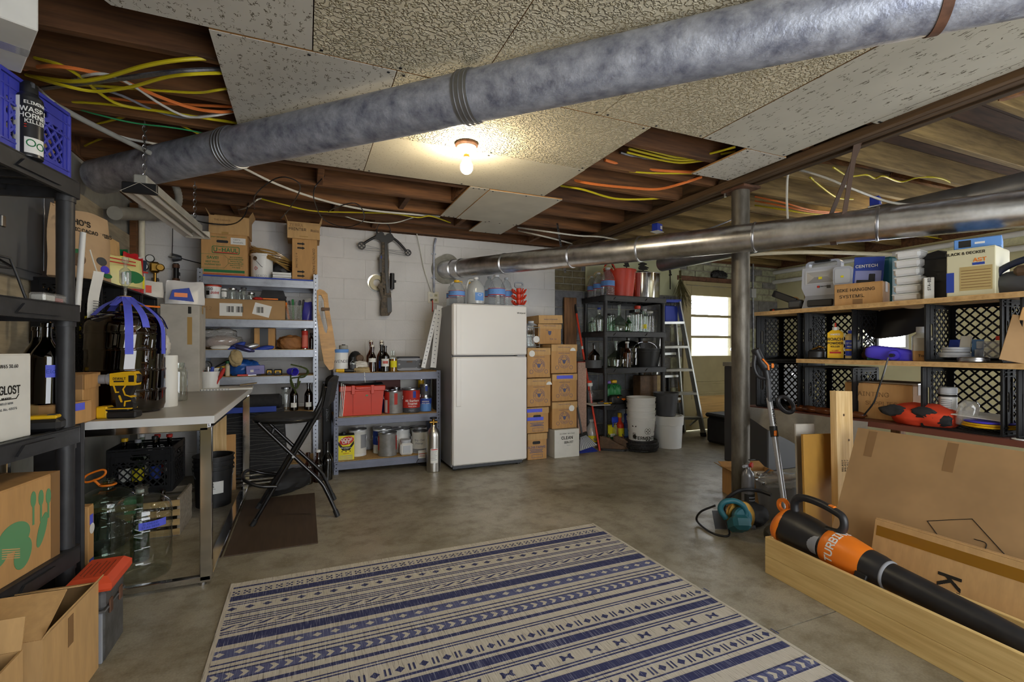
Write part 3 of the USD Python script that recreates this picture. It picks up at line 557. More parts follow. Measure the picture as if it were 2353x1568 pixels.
# ================================================================ builders
def at(p, z=None):
    return (float(p[0]), float(p[1]), float(p[2] if z is None else z))
def face(w, d, side='front'):
    return {'front': ((0, -d / 2 - .0006, 0), (1, 0, 0)), 'right': ((w / 2 + .0006, 0, 0), (0, 1, 0)), 'left': ((-w / 2 - .0006, 0, 0), (0, -1, 0)), 'back': ((0, d / 2 + .0006, 0), (-1, 0, 0))}[side]
def on_face(par, m, w, d, x, z, mat, side='front', name='lettering', lift=0.):
    """a flat drawing in xy put on one side of a box, at x along it and z up"""
    o, xd = face(w, d, side); o, xd = np.array(o), np.array(xd, float); n = np.cross(xd, (0, 0, 1))
    return part(par, name, dec(m, o + xd * x + n * lift + np.array([0, 0, z]), xd, (0, 0, 1)), mat)
def lab(w, h, t=.0008):
    return mv(ext(sg.box(-w / 2, -h / 2, w / 2, h / 2), t), 0, 0, -.0004)
def words(par, s, w, d, x, z, h, mat, side='front', bold=False, sx=1., lift=.0003):
    return on_face(par, sc(txt(s, h, bold), sx, 1, 1), w, d, x, z, mat, side, lift=lift)
def carton(t, w, d, h, m, closed=True, tape=m_tape, flaps=None, seam='x', wall=.005):
    """a cardboard box on z = 0: body, flaps, tape"""
    if closed:
        part(t, 'body', bx(0, 0, 0, w, d, h - .004, .003), m)
        if seam == 'x':
            for s in (-1, 1): part(t, 'flap', bx(0, s * d / 4, h - .005, w - .003, d / 2 - .003, .0045, .001), m)
            if tape: part(t, 'tape', J(bx(0, 0, h - .0006, w + .0016, .05, .0012), bx(-w / 2 - .0008, 0, h - .06, .001, .05, .06), bx(w / 2 + .0008, 0, h - .06, .001, .05, .06)), tape)
        else:
            for s in (-1, 1): part(t, 'flap', bx(s * w / 4, 0, h - .005, w / 2 - .003, d - .003, .0045, .001), m)
            if tape: part(t, 'tape', J(bx(0, 0, h - .0006, .05, d + .0016, .0012), bx(0, -d / 2 - .0008, h - .06, .05, .001, .06), bx(0, d / 2 + .0008, h - .06, .05, .001, .06)), tape)
    else:
        part(t, 'body', J(box(-w / 2, w / 2, -d / 2, d / 2, 0, wall), box(-w / 2, w / 2, -d / 2, -d / 2 + wall, wall, h), box(-w / 2, w / 2, d / 2 - wall, d / 2, wall, h), box(-w / 2, -w / 2 + wall, -d / 2 + wall, d / 2 - wall, wall, h), box(w / 2 - wall, w / 2, -d / 2 + wall, d / 2 - wall, wall, h)), m)
        for (side, ang, ln) in flaps or []:
            q = box(-w / 2 + .002, w / 2 - .002, 0, ln, -.002, .002) if side in 'fb' else box(-d / 2 + .002, d / 2 - .002, 0, ln, -.002, .002)
            q = ro(q, 90 - ang, 0, 0)         # 0 = straight up, 90 = folded outwards
            q = ro(q, 0, 0, {'f': 180, 'b': 0, 'r': -90, 'l': 90}[side])
            part(t, 'flap', mv(q, *{'f': (0, -d / 2 + .002, h), 'b': (0, d / 2 - .002, h), 'r': (w / 2 - .002, 0, h), 'l': (-w / 2 + .002, 0, h)}[side]), m)
def lattice(w, h, px, pz, g, bd, hole=None, top=0.):
    """a crate wall in xy, centred: frame with diamond openings"""
    outer = sg.box(-w / 2, -h / 2, w / 2, h / 2); ds = []
    inner = sg.box(-w / 2 + bd, -h / 2 + bd, w / 2 - bd, h / 2 - bd - top)
    if hole: inner = inner.difference(hole.buffer(.014))
    for i in range(-40, 41):
        for j in range(-40, 41):
            if (i + j) % 2: continue
            x, y = i * px / 2, j * pz / 2
            if abs(x) > w / 2 or abs(y) > h / 2: continue
            q = sg.Polygon([(x - px / 2 + g, y), (x, y - pz / 2 + g), (x + px / 2 - g, y), (x, y + pz / 2 - g)]).intersection(inner)
            if q.area > 2e-5: ds.append(q)
    s = outer.difference(shapely.union_all(ds))
    return s.difference(hole) if hole else s
def milk_crate(t, m, w=.33, d=.33, h=.28, px=.042, pz=.046):
    """a square milk crate standing open side up"""
    hole = sa.translate(rrect(.10, .035, .015), 0, h / 2 - .055)
    for k, (ww, dd) in enumerate(((w, d), (d, w), (w, d), (d, w))):
        p = up(ext(lattice(ww, h - .03, px, pz, .0055, .03, hole, .035), .005)); p = mv(p, 0, -dd / 2 + .005, h / 2)
        part(t, 'side_panel', ro(p, 0, 0, 90 * k), m)
    part(t, 'base_panel', mv(ext(lattice(w - .01, d - .01, .05, .05, .006, .02), .006), 0, 0, .012), m)
    R = rrect(w + .006, d + .006, .012); I = rrect(w - .012, d - .012, .008)
    part(t, 'rim', J(mv(ext(R, .012, [I]), 0, 0, h - .012), mv(ext(R, .006, [I]), 0, 0, h - .05), mv(ext(R, .006, [I]), 0, 0, h - .1)), m)
    part(t, 'foot_rail', J(mv(ext(rrect(w - .006, d - .006, .012), .014, [I]), 0, 0, 0), mv(ext(R, .005, [I]), 0, 0, .03)), m)
    part(t, 'corner_rib', J(*[bx(sx * (w / 2 - .004), sy * (d / 2 - .004), .01, .012, .012, h - .02, .002) for sx in (-1, 1) for sy in (-1, 1)], *[bx(sx * (w / 2 + .001) if a else o, o if a else sx * (d / 2 + .001), .03, .004 if a else .006, .006 if a else .004, h - .05) for sx in (-1, 1) for a in (0, 1) for o in (-w / 2 + .02, -w / 2 + .04, w / 2 - .04, w / 2 - .02)]), m, kind='stuff')
def resin_tray(w, d, th=.06, front=True):
    """a moulded shelf tray, centred in xy, top at 0"""
    return J(bx(0, 0, -.012, w - .02, d - .02, .01), ext(rrect(w, d, .02), .006, [rrect(w - .05, d - .05, .01)]), mv(ext(rrect(w, d, .02), th, [rrect(w - .03, d - .03, .012)]), 0, 0, -th + .004), bx(0, 0, -.04, w - .06, .02, .03), *[bx(-w / 2 + .06 + k * (w - .12) / 9, 0, -.028, .012, d - .06, .018) for k in range(10)])
def resin_shelf(t, w, d, tops, r, post_top):
    """posts and trays; x along the shelf, y to the back, centred; front is -y"""
    zs = sorted(tops)
    for z in zs:
        tr_ = part(t, 'tray', mv(resin_tray(w, d), 0, 0, z), m_resin)
        part(tr_, 'front_rib', J(*[mv(up(ext([(-.10, -.03), (-.07, .0), (.07, .0), (.10, -.03)], .008)), x, -d / 2 - .001, z - .012) for x in (-w / 4, w / 4)]), m_resin, kind='stuff')
        part(tr_, 'slots', J(*[bx(-w / 2 + .1 + k * (w - .2) / 12, s * (d / 4), z - .0015, .02, d / 3, .002) for k in range(13) for s in (-1, 1)]), m_resind, kind='stuff')
    lv = [0] + zs
    for sx in (-1, 1):
        for sy in (-1, 1):
            x, y = sx * (w / 2 - .035), sy * (d / 2 - .035)
            part(t, 'post', J(*[cyl(r, a + (.005 if a else 0), b - .055, 20, x, y) for a, b in zip(lv, lv[1:]) if b - a > .08], *[cyl(r * 1.12, b - .075, b - .05, 20, x, y) for b in zs if b > .1]), m_resin)
def prof(r, h, nr, sh, nh, lip=.003):
    """bottle outline: body radius r, total height h, neck radius nr, shoulder from sh to nh"""
    o = [(0, 0), (r * .86, 0), (r, r * .12), (r, sh)]
    for k in range(1, 7):
        q = k / 6; o.append((nr + (r - nr) * (.5 + .5 * math.cos(math.pi * q)), sh + (nh - sh) * q))
    return o + [(nr, h - .018), (nr + lip, h - .016), (nr + lip, h - .002), (nr, h), (0, h)]
def bottle(name, label, cat, loc, r, h, nr, sh, nh, m, cap=None, cap_h=.02, liquid=None, lfill=.6, lm=None, group=None, lbl=None, rot=0, n=24, swing=False):
    t = thing(name, label, cat, loc, fc(loc[0], loc[1], rot), group)
    part(t, 'glass', lathe(prof(r, h, nr, sh, nh), n), m)
    if liquid: part(t, 'liquid', lathe([(0, .004), (r * .84, .004), (r * .97, r * .14), (r * .97, h * lfill), (0, h * lfill)], n), liquid)
    if cap: part(t, 'cap', cyl(nr + .0045, h - cap_h + .003, h + .004, 18, b=.002), cap)
    if swing: swingtop(t, nr, h)
    for (z0, z1, a0, a1, mm) in lbl or []: part(t, 'label', band(r + .0004, a0, a1, z0, z1), mm)
    return t
def swingtop(t, nr, h):
    part(t, 'stopper', lathe([(0, h - .004), (nr, h - .004), (nr * 1.1, h + .004), (nr * .8, h + .016), (0, h + .018)], 16), m_porc)
    part(t, 'wire_bail', J(*[tube(spl([(s * (nr + .004), 0, h - .035), (s * (nr + .007), -.006, h - .01), (s * nr, -.004, h + .012), (0, -.002, h + .014)], 4), .0013, 5) for s in (-1, 1)]), m_steel)
def carboy(t, r, h, nr, m, ribs=(.3, .5, .7), shoulder=.74, n=40):
    o = [(0, 0), (r * .8, 0), (r * .95, h * .02), (r, h * .07)]; last = h * .07
    for q in ribs:
        o += [(r, h * q - .008), (r * 1.018, h * q - .003), (r * 1.018, h * q + .003), (r, h * q + .008)]
    sh = h * shoulder
    o += [(r, sh)]
    for k in range(1, 9):
        a = k / 8 * math.pi / 2; o.append((nr + (r - nr) * math.cos(a) ** .9, sh + (h * .9 - sh) * math.sin(a)))
    o += [(nr, h * .965), (nr * 1.25, h * .97), (nr * 1.25, h), (nr * .9, h), (nr * .85, h * .9)]
    return part(t, 'glass', lathe(o, n), m)
def paint_can(t, r, h, m, lid=True, handle=True, lm=None):
    part(t, 'body', lathe([(0, 0), (r, 0), (r + .002, .004), (r, .008), (r, h - .012), (r + .003, h - .008), (r + .003, h - .003), (r, h), (r - .008, h), (r - .010, h - .004), (0, h - .004)], 32), m)
    part(t, 'rim', lathe([(r - .009, h - .006), (r + .0035, h - .009), (r + .0035, h + .0005), (r - .009, h + .0008), (r - .009, h - .006)], 32), m_can)
    part(t, 'lid', lathe([(0, h - .0035), (r - .03, h - .0035), (r - .022, h - .001), (r - .012, h - .0015), (r - .012, h - .003), (0, h - .0032)][:4] + [(0, h - .0008)], 28), m_can)
    if handle:
        part(t, 'bail', tube([(math.cos(a) * (r + .004), -abs(math.sin(a)) * .012 - .002, h * .72 - math.sin(a) * h * .42 - .0) for a in np.linspace(0, math.pi, 15)], .0018, 6), m_steel)
        part(t, 'ear', J(*[mv(ro(cyl(.008, 0, .005, 10), 0, 90 * s, 0), s * (r - .001), 0, h * .72) for s in (-1, 1)]), m_can)
def pail(t, r0, r1, h, m, rings=(.8, .86, .92), bail=True, t_=.004, grip=None):
    part(t, 'body', cup(r0, r1, h, t_, 36), m)
    rr = lambda q: r0 + (r1 - r0) * q
    part(t, 'rim_rings', J(*[lathe([(rr(q) - .001, h * q - .003), (rr(q) + .007, h * q - .003), (rr(q) + .007, h * q + .002), (rr(q) - .001, h * q + .002), (rr(q) - .001, h * q - .003)], 36) for q in tuple(rings) + (.995,)]), m)
    if bail:
        zz = h * .78; part(t, 'bail', tube([(math.cos(a) * (r1 + .006), -math.sin(a) * (r1 * .55) - .004, zz - math.sin(a) * h * .38) for a in np.linspace(0, math.pi, 18)], .0022, 6), m_steel)
        if grip: part(t, 'grip', rod((-.05, -(r1 * .55) - .006, zz - h * .38), (.05, -(r1 * .55) - .006, zz - h * .38), .011, 12), grip)
# ================================================================ left: resin shelf by the camera
S1O, S1R = np.array([-.77, 2.315]), -10.3
def S1(lx, ly):
    a = math.radians(S1R); return np.array([S1O[0] + lx * math.cos(a) - ly * math.sin(a), S1O[1] + lx * math.sin(a) + ly * math.cos(a)])
def s1ray(u, v, lx):
    """where the ray of a pixel meets the upright plane lx deep behind the shelf front"""
    a = math.radians(S1R); n = np.array([math.cos(a), math.sin(a)]); r = ray(u, v); s = (n @ S1(lx, 0)) / (n @ r[:2]); return r * s + np.array([0, 0, HC])
TZ = [.06, .378, .823, 1.274, 1.733]
c0 = S1(-.23, -.46)
t = thing('plastic_shelf', 'black resin shelf at the left edge, nearest the camera', 'shelf', (c0[0], c0[1], 0), S1R + 90)
resin_shelf(t, .92, .46, TZ, .027, 0)
F1 = S1R + 90
p = S1(-.19, -.19); cr = thing('milk_crate', 'blue milk crate on the top tray of the left shelf', 'crate', (p[0], p[1], TZ[4] + .005), F1); milk_crate(cr, m_blue, .33, .33, .25)
p = S1(-.19, -.55); ck = thing('milk_crate', 'black milk crate under the white box, beside the blue crate', 'crate', (p[0], p[1], TZ[4] + .005), F1); milk_crate(ck, m_crate, .33, .33, .25)
p = S1(-.014, -.36); p = s1ray(66, 300, -.012)
wc = thing('spray_can', 'black spray can with white lettering in front of the blue crate', 'spray can', (p[0], p[1], TZ[4] + .004), 50)
part(wc, 'body', lathe([(0, 0), (.035, 0), (.036, .004), (.036, .19), (.034, .196), (.026, .206), (.024, .21), (0, .21)], 28), FLAT('can_black', '232326', .3))
part(wc, 'cap', lathe([(0, .205), (.024, .205), (.023, .235), (.012, .25), (0, .25)], 20), m_black); part(wc, 'nozzle', bx(0, -.014, .225, .012, .02, .02, .003), m_dgpl)
part(wc, 'label', band(.0365, -45, 40, .01, .06), m_paper); part(wc, 'label', band(.0365, -120, -62, .01, .19), m_paper)
for s, z, h in (('ELIMINA', .172, .010), ('WASP &', .150, .015), ('HORNET', .130, .015), ('KILLER', .112, .012)): part(wc, 'lettering', wrap(mv(txt(s, h, True), 0, z), .0368), m_paper)
part(wc, 'red_dashes', J(*[wrap(mv(lab(.006, .003), -.026, .1 - .008 * k), .0368) for k in range(2)]), m_redp)
part(wc, 'emblem', J(wrap(mv(ext(sg.Point(0, 0).buffer(.012), .0006), -.013, .042), .0376), wrap(mv(ext(sg.Point(0, 0).buffer(.012), .0006), .012, .036), .0376)), m_dgrn)
wb_ = thing('appliance_box', 'large white box overhanging at the top left corner of the photo', 'box', (-.672, 1.732, 1.99), 28)
part(wb_, 'body', bx(-.17, .165, 0, .34, .33, .29, .003), m_wcard); part(wb_, 'tape', bx(-.17, .165, -.0008, .34, .05, .0012), m_cbag)
part(wb_, 'base_print', mv(ext(sg.box(-.25, .1, -.10, .26), .0008), 0, 0, -.0012), m_gpl)
part(wb_, 'lettering', dec(txt('GO SHOE', .022, True), (-.16, .035, -.001), (1, 0, 0), (0, -1, 0)), m_ink)
part(wb_, 'side_print', dec(lab(.12, .002), (.0006, .16, .05), (0, 1, 0), (0, 0, 1)), m_sky)
# tray 2: roaster with wire bail, blister-pack, tray 3 and 4
p = S1(-.22, -.44); t = thing('roaster', 'white oval enamel roaster with black wire handles on the left shelf', 'roaster', (p[0], p[1], TZ[3] + .004), F1)
part(t, 'pan', sc(lathe([(0, 0), (.14, 0), (.165, .03), (.175, .075), (.18, .078), (.18, .082), (0, .082)], 36), 1.35, .95, 1), m_white)
part(t, 'lid', sc(lathe([(0, .083), (.178, .083), (.176, .092), (.15, .112), (.08, .124), (0, .126)], 36), 1.35, .95, 1), m_white)
part(t, 'wire_handle', tube(spl([(.05, -.19, .07), (.09, -.19, .09), (.17, -.175, .10), (.2, -.12, .13)], 5), .004, 6), m_black)
part(t, 'knob', bx(-.02, -.05, .124, .06, .03, .02, .006), m_white)
q0_, q1_, q2_, q3_ = s1ray(62, 693, -.02), s1ray(42, 640, -.03), s1ray(23, 594, -.04), s1ray(-25, 583, -.06)
solo('wire_stand', tube([q0_, q1_, q2_, q3_], .0045, 8), m_black, 'bent black wire frame standing over the white roaster', 'wire frame')
p = s1ray(118, 700, -.045); t = thing('plastic_pack', 'clear plastic packet lying on the tray edge by the shelf post', 'packet', (p[0], p[1], TZ[3] + .006), F1)
part(t, 'shell', bx(0, 0, 0, .15, .05, .032, .006), m_cbag); part(t, 'white_grid', bx(-.04, 0, .004, .06, .036, .02, .002), m_paper); part(t, 'insert', bx(.02, 0, .004, .05, .036, .014, .002), m_redp)
# tray 3
p = S1(-.185, -.37)
t = thing('wine_carton', 'white bottle carton with a black brand logo on the left shelf', 'box', (p[0], p[1], TZ[2] + .004), F1); w, d, h = .33, .30, .275
carton(t, w, d, h, m_wcard, True, m_cbag, seam='y')
words(t, '750ml   W65 30.60', w, d, .045, .235, .011, m_ink, sx=.9); words(t, 'BIGLOST', w, d, .06, .16, .026, m_ink, bold=True, sx=.72); words(t, 'MEADERY', w, d, .06, .134, .006, m_ink); words(t, 'WELD MAN', w, d, .06, .118, .007, m_paperg); words(t, 'Prod. No. 40076', w, d, .06, .1, .008, m_paperg)
on_face(t, ext(sg.LineString([(-.05, 0), (-.04, -.012), (.04, -.012), (.05, 0)]).buffer(.0015), .0006), w, d, .06, .143, m_ink, name='flourish')
p = S1(-.25, -.3); t = thing('paper_sack', 'brown paper sack top behind the white bottle carton', 'sack', (S1(-.385, -.3)[0], S1(-.385, -.3)[1], TZ[2] + .004), F1)
part(t, 'sack', blob(.30, .07, .38, .06, 2.2, 3, pw=.6), m_kraftd)
g = 'amber jugs on the left shelf'
for k, (u, lx, hh) in enumerate(((108, -.1, .30), (86, -.2, .29))):
    p = s1ray(u, 800, lx); t = bottle('amber_jug', ('dark amber bottle with a torn blue tape label beside the white carton', 'dark amber bottle half hidden behind the blue-taped one')[k], 'bottle', (p[0], p[1], TZ[2] + .09), .047 - .004 * k, hh, .014, .17, .25, m_damber, rot=30)
    if k == 0:
        part(t, 'tape_label', band(.0475, -35, 20, .10, .145), m_btape); part(t, 'lettering', wrap(mv(txt('Elder', .014), -.005, .122), .049), m_navyp)
p = s1ray(108, 900, -.14); t = thing('kraft_box', 'small cardboard box with blue tape under the amber bottles', 'box', (p[0], p[1], TZ[2] + .004), F1); w, d, h = .17, .2, .085
carton(t, w, d, h, m_kraft, True, m_ctape); on_face(t, lab(.10, .028), w, d, -.01, .066, m_btape, name='blue_tape'); words(t, 'S', w, d, -.05, .024, .02, m_navyp, bold=True)
p = s1ray(103, 975, -.05); t = thing('battery_charger', 'black battery charger with a yellow top beside the shelf post', 'charger', (p[0], p[1], TZ[2] + .005), F1 + 15)
part(t, 'housing', bx(0, 0, 0, .075, .10, .045, .012), m_black); part(t, 'top', bx(-.005, 0, .044, .05, .08, .012, .004), m_yell); part(t, 'slot', bx(0, -.02, .055, .03, .02, .003), m_dgpl)
# tray 4
p = S1(-.20, -.34); t = thing('kitchenware_box', 'cardboard box printed with green plates and cutlery on the lowest visible tray', 'box', (p[0], p[1], TZ[1] + .004), F1); w, d, h = .50, .36, .30
carton(t, w, d, h, m_kraft, True, m_tape)
m_gp = FLAT('dull_green_print', '5c8f62', .8)
pz = [sa.scale(sg.Point(.02, .14).buffer(.05), 1.3, .9), sa.rotate(sa.scale(sg.Point(.055, .075).buffer(.045), .8, 1.1), -20), sa.rotate(sa.scale(sg.Point(.14, .12).buffer(.03), .6, 1.9), -20), sa.scale(sg.Point(-.07, .1).buffer(.055), 1.1, .6)]
for q, (x, l) in enumerate(((.10, .075), (.135, .08), (.17, .075))): pz += [sa.scale(sg.Point(x, .235 - .005 * q).buffer(.012), 1, 2.2), sg.box(x - .004, .15, x + .004, .22)]
on_face(t, ext(shapely.union_all([g_.buffer(0) for g_ in pz]), .0007), w, d, .02, 0, m_gp, name='dish_print')
on_face(t, ext(shapely.union_all([sg.LineString([(-.03, .12 - .007 * k), (.04, .095 - .007 * k)]).buffer(.0015) for k in range(5)]), .001), w, d, .02, 0, m_kraft2, name='dish_lines')
on_face(t, lab(.05, .10), w, d, -.05, .05, m_tape, name='tape'); on_face(t, lab(.045, .30), w, d, .225, .15, m_tape, name='tape')
# floor
t = thing('open_carton', 'large open cardboard carton on the floor under the left shelf', 'box', (-.90, 1.955, 0), -2); w, d, h = .46, .36, .30
carton(t, w, d, h, m_kraft2, False, flaps=[('f', -62, .16), ('b', -70, .15), ('r', 35, .03)])
on_face(t, lab(.035, .09), w, d, -.02, .24, m_tape, 'right', name='tape'); on_face(t, lab(.03, .07), w, d, -.07, .04, m_tape, 'right', name='tape')
t = thing('open_carton', 'small open carton with papers in the bottom left corner of the photo', 'box', (-.775, 1.50, 0), 0); w, d, h = .22, .27, .345
carton(t, w, d, h, m_kraft2, False, flaps=[('b', 15, .08)])
t = thing('disc_stack', 'white discs and black wire poking out of the small corner carton', 'discs', (-.77, 1.52, .006), 10)
for k in range(3): part(t, 'disc', mv(ro(cyl(.055, 0, .006, 28), 12, 6 * k, 0), .01 * k, 0, .31 + .014 * k), m_white)
part(t, 'carrier', bx(0, 0, 0, .12, .1, .30, .004), m_dgpl)
p = onz(262, 1515, 0); t = thing('metal_toolbox', 'worn grey metal toolbox on the floor beside the open carton', 'toolbox', (-.712, 2.25, 0), 90); w, d, h = .20, .115, .255
m_tb = MAT('worn_grey_paint', '5f5f60', .5, metal=.4, var=.3, scale=14, bump=.2, c2='43423f')
part(t, 'body', bx(0, 0, 0, w, d, h * .72, .008), m_tb); part(t, 'lid', bx(0, 0, h * .725, w + .004, d + .004, h * .275, .012), m_tb); part(t, 'seam_bead', bx(0, 0, h * .70, w + .01, d + .01, .008, .003), m_tb)
[part(t, 'latch', bx(x, -d / 2 - .004, h * .62, .03, .006, .05, .002), m_rust) for x in (-.05, .05)]; part(t, 'corner', bx(-w / 2, -d / 2 + .02, .0, .012, .03, h * .7, .003), m_gpl)
t = thing('orange_case', 'orange moulded drill-bit case lying on the grey toolbox', 'case', (-.700, 2.25, h + .001), 90)
m_oc = MAT('orange_case_plastic', 'd9502c', .5, var=.06, scale=6)
part(t, 'case', fm(m3.Manifold.hull_points(np.array([(x * a, y * b, z) for (a, b, z) in ((.105, .065, 0), (.11, .07, .01), (.11, .07, .03), (.09, .05, .05)) for x in (-1, 1) for y in (-1, 1)]))), m_oc)
part(t, 'raised_print', J(*[bx(-.01, -.035 + .014 * k, .049, .13 - .03 * (k % 2), .003, .003) for k in range(6)]), FLAT('dark_orange', '8e3a1e', .6)); part(t, 'handle', bx(.113, 0, .01, .012, .06, .02, .005), m_oc)
t = thing('tall_carton', 'narrow cardboard carton standing behind the orange case, with blue tape', 'box', (-.925, 2.57, 0), 88); w, d, h = .05, .14, .46
t_w = w; carton(t, w, .2, h, m_kraft, True, None); on_face(t, lab(.03, .04), w, .2, 0, .40, m_btape, name='blue_tape'); on_face(t, lab(.04, .07), w, .2, 0, .2, m_navyp, name='print')
on_face(t, ext(sg.Point(0, 0).buffer(.022), .0006), w, .2, .005, .36, m_paper, name='round_sticker')
solo('plastic_sheet', bx(0, 0, 0, .02, .16, .832, .008), m_resin, 'dark plastic panel standing upright behind the shelf post', 'panel', (-.905, 2.50, .0), 88)
# ================================================================ left wall fittings
p = onx(30, 560, XL + .02); t = thing('breaker_panel', 'tall grey steel breaker panel on the left wall behind the resin shelf', 'breaker panel', (XL + .014, 3.02, 1.45), 90)
m_pan = MAT('grey_panel_paint', '6e7074', .45, metal=.3, var=.05)
part(t, 'case', bx(0, 0, 0, .62, .02, .62, .004), m_pan); part(t, 'door', bx(-.05, -.012, .04, .44, .012, .54, .003), m_pan); part(t, 'hinge', rod((.17, -.02, .06), (.17, -.02, .56), .004, 8), m_steel)
part(t, 'latch', bx(-.2, -.022, .2, .03, .012, .05, .003), m_steel); part(t, 'screw', dec(cyl(.006, 0, .004, 10), (.27, -.011, .28), (1, 0, 0), (0, 0, 1)), m_steel)
fx0, fx1 = np.array([-.767, 2.98, 1.905]), np.array([-.70, 4.06, 1.90])
t = thing('tube_lamp', 'unlit fluorescent fixture hanging on chains under the joists at the left', 'lamp', fx0, math.degrees(math.atan2(*(fx1 - fx0)[[1, 0]])))
L = float(np.linalg.norm(fx1 - fx0)); m_fx = FLAT('aged_white_enamel', 'bdb6a8', .35)
part(t, 'reflector', sheet(lambda u, v: (u * L, (v - .5) * .16, .05 - .05 * np.abs(v - .5) * 2 - .0 * u), 2, 9, .002), m_fx)
part(t, 'ballast_box', bx(L / 2, 0, .045, L - .02, .06, .05, .006), m_gboard)
for s in (-1, 1): part(t, 'tube', rod((.03, s * .035, .012), (L - .03, s * .035, .012), .013, 14), m_porc)
for x in (.012, L - .012): part(t, 'end_cap', bx(x, 0, -.005, .022, .15, .055, .004), m_black if x < .1 else m_fx)
def chain(p, q, n, label):
    t = thing('chain', label, 'chain'); p, q = np.array(p, float), np.array(q, float); d = (q - p) / n; a = np.linspace(0, 2 * math.pi, 13)[:-1]
    for k in range(n):
        c = p + d * (k + .5); l = np.linalg.norm(d) * .68; w = .009; sx = np.array([1, 0, 0]) if k % 2 else np.array([0, 1, 0]); dz = d / np.linalg.norm(d)
        part(t, 'link', tube([c + sx * w * math.cos(x) + dz * l * math.sin(x) for x in a], .0022, 5, True), m_steel)
chain((fx0[0] + .01, fx0[1] + .05, 2.285), (fx0[0] + .01, fx0[1] + .05, 1.99), 12, 'steel chain holding the near end of the hanging tube lamp')
chain((fx1[0] - .01, fx1[1] - .06, 2.285), (fx1[0] - .01, fx1[1] - .06, 1.99), 12, 'steel chain holding the far end of the hanging tube lamp')
p = ony(352, 620, 4.85); t = thing('gas_regulator', 'brass gas regulator with a round black dial on the white wall at the left', 'regulator', (p[0], 4.9, p[2] + .02), 10)
part(t, 'body', bx(0, 0, -.04, .07, .07, .09, .015), m_brass); part(t, 'knob', dec(cyl(.03, 0, .05, 18, b=.006), (.04, -.03, .0), (1, 0, 0), (0, 0, 1)), m_brass); part(t, 'stem', rod((0, 0, -.2), (0, 0, -.04), .012), m_brass)
for (x, z) in ((-.03, .07), (-.07, .0)):
    g_ = part(t, 'dial', dec(cyl(.032, 0, .02, 24, b=.003), (x, -.04, z), (1, 0, 0), (0, 0, 1)), m_black); part(g_, 'dial_face', dec(cyl(.026, .018, .0215, 24), (x, -.04, z), (1, 0, 0), (0, 0, 1)), m_paper)
part(t, 'wall_bracket', bx(0, .05, -.1, .05, .1, .02, .003), m_dgpl)
p = ony(404, 640, 4.93); t = thing('gas_valve', 'dark pipe valve with a hose on the white wall beside the brass regulator', 'valve', (p[0], 4.94, p[2]), 0)
part(t, 'pipe', rod((0, 0, -.1), (0, 0, .13), .02, 14), m_black); part(t, 'collar', J(cyl(.027, -.03, 0, 16), cyl(.026, .09, .12, 16)), m_rust); part(t, 'hose', tube(spl([(0, 0, -.1), (.05, -.03, -.17), (.03, -.05, -.24), (-.06, -.06, -.26)], 6), .006, 8), m_blk); part(t, 'bracket', bx(0, .03, .03, .04, .05, .03, .003), m_dgpl)
p = ony(397, 592, 4.95); t = thing('lamp_socket', 'round lamp socket hung by a cord on the white wall above the valve', 'lamp socket', (p[0], 4.93, p[2]), 0)
part(t, 'shell', dec(lathe([(0, 0), (.035, 0), (.03, .03), (.02, .06), (0, .065)], 18), (0, .03, 0), (0, 1, 0), (0, 0, 1)), m_dgpl); part(t, 'face_disc', cyl(.028, -.002, .002, 18), m_gboard)
part(t, 'cord', tube(spl([(0, 0, .03), (0, .01, .15), (.0, .02, .33)], 5), .003, 6), m_blk); part(t, 'side_cord', tube(spl([(.05, .03, 0), (.18, .035, -.03), (.33, .04, -.06)], 5), .004, 6), m_blk)
# ================================================================ table
TX0, TX1, TY0, TY1, TT = -1.2, -.395, 2.655, 4.44, .80
t = thing('work_table', 'grey laminate table on chrome legs along the left wall', 'table', (0, 0, 0))
part(t, 'tabletop', bx((TX0 + TX1) / 2, (TY0 + TY1) / 2, TT - .035, TX1 - TX0 - .004, TY1 - TY0 - .004, .035, .002), m_lam)
part(t, 'edge_strip', J(box(TX0, TX1, TY0 - .002, TY0 + .001, TT - .036, TT - .0008), box(TX1 - .001, TX1 + .002, TY0, TY1, TT - .036, TT - .0008)), m_edge)
def legframe(y):
    for x in (TX0 + .04, TX1 - .035): part(t, 'leg', bx(x, y, .02, .05, .03, TT - .075, .003), m_chrome)
    part(t, 'foot_rail', bx((TX0 + TX1) / 2, y, .012, TX1 - TX0 - .03, .03, .03, .003), m_chrome); part(t, 'top_rail', bx((TX0 + TX1) / 2, y, TT - .07, TX1 - TX0 - .05, .03, .034, .003), m_chrome)
    for x in (TX0 + .05, TX1 - .05): part(t, 'glide', cyl(.016, 0, .013, 14, x, y), m_steel)
legframe(TY0 + .03); legframe(TY1 - .04)
part(t, 'side_rail', bx(TX1 - .035, (TY0 + TY1) / 2, .012, .05, TY1 - TY0 - .1, .03, .003), m_chrome); part(t, 'side_rail', bx(TX1 - .035, (TY0 + TY1) / 2, TT - .07, .03, TY1 - TY0 - .1, .034, .003), m_chrome)
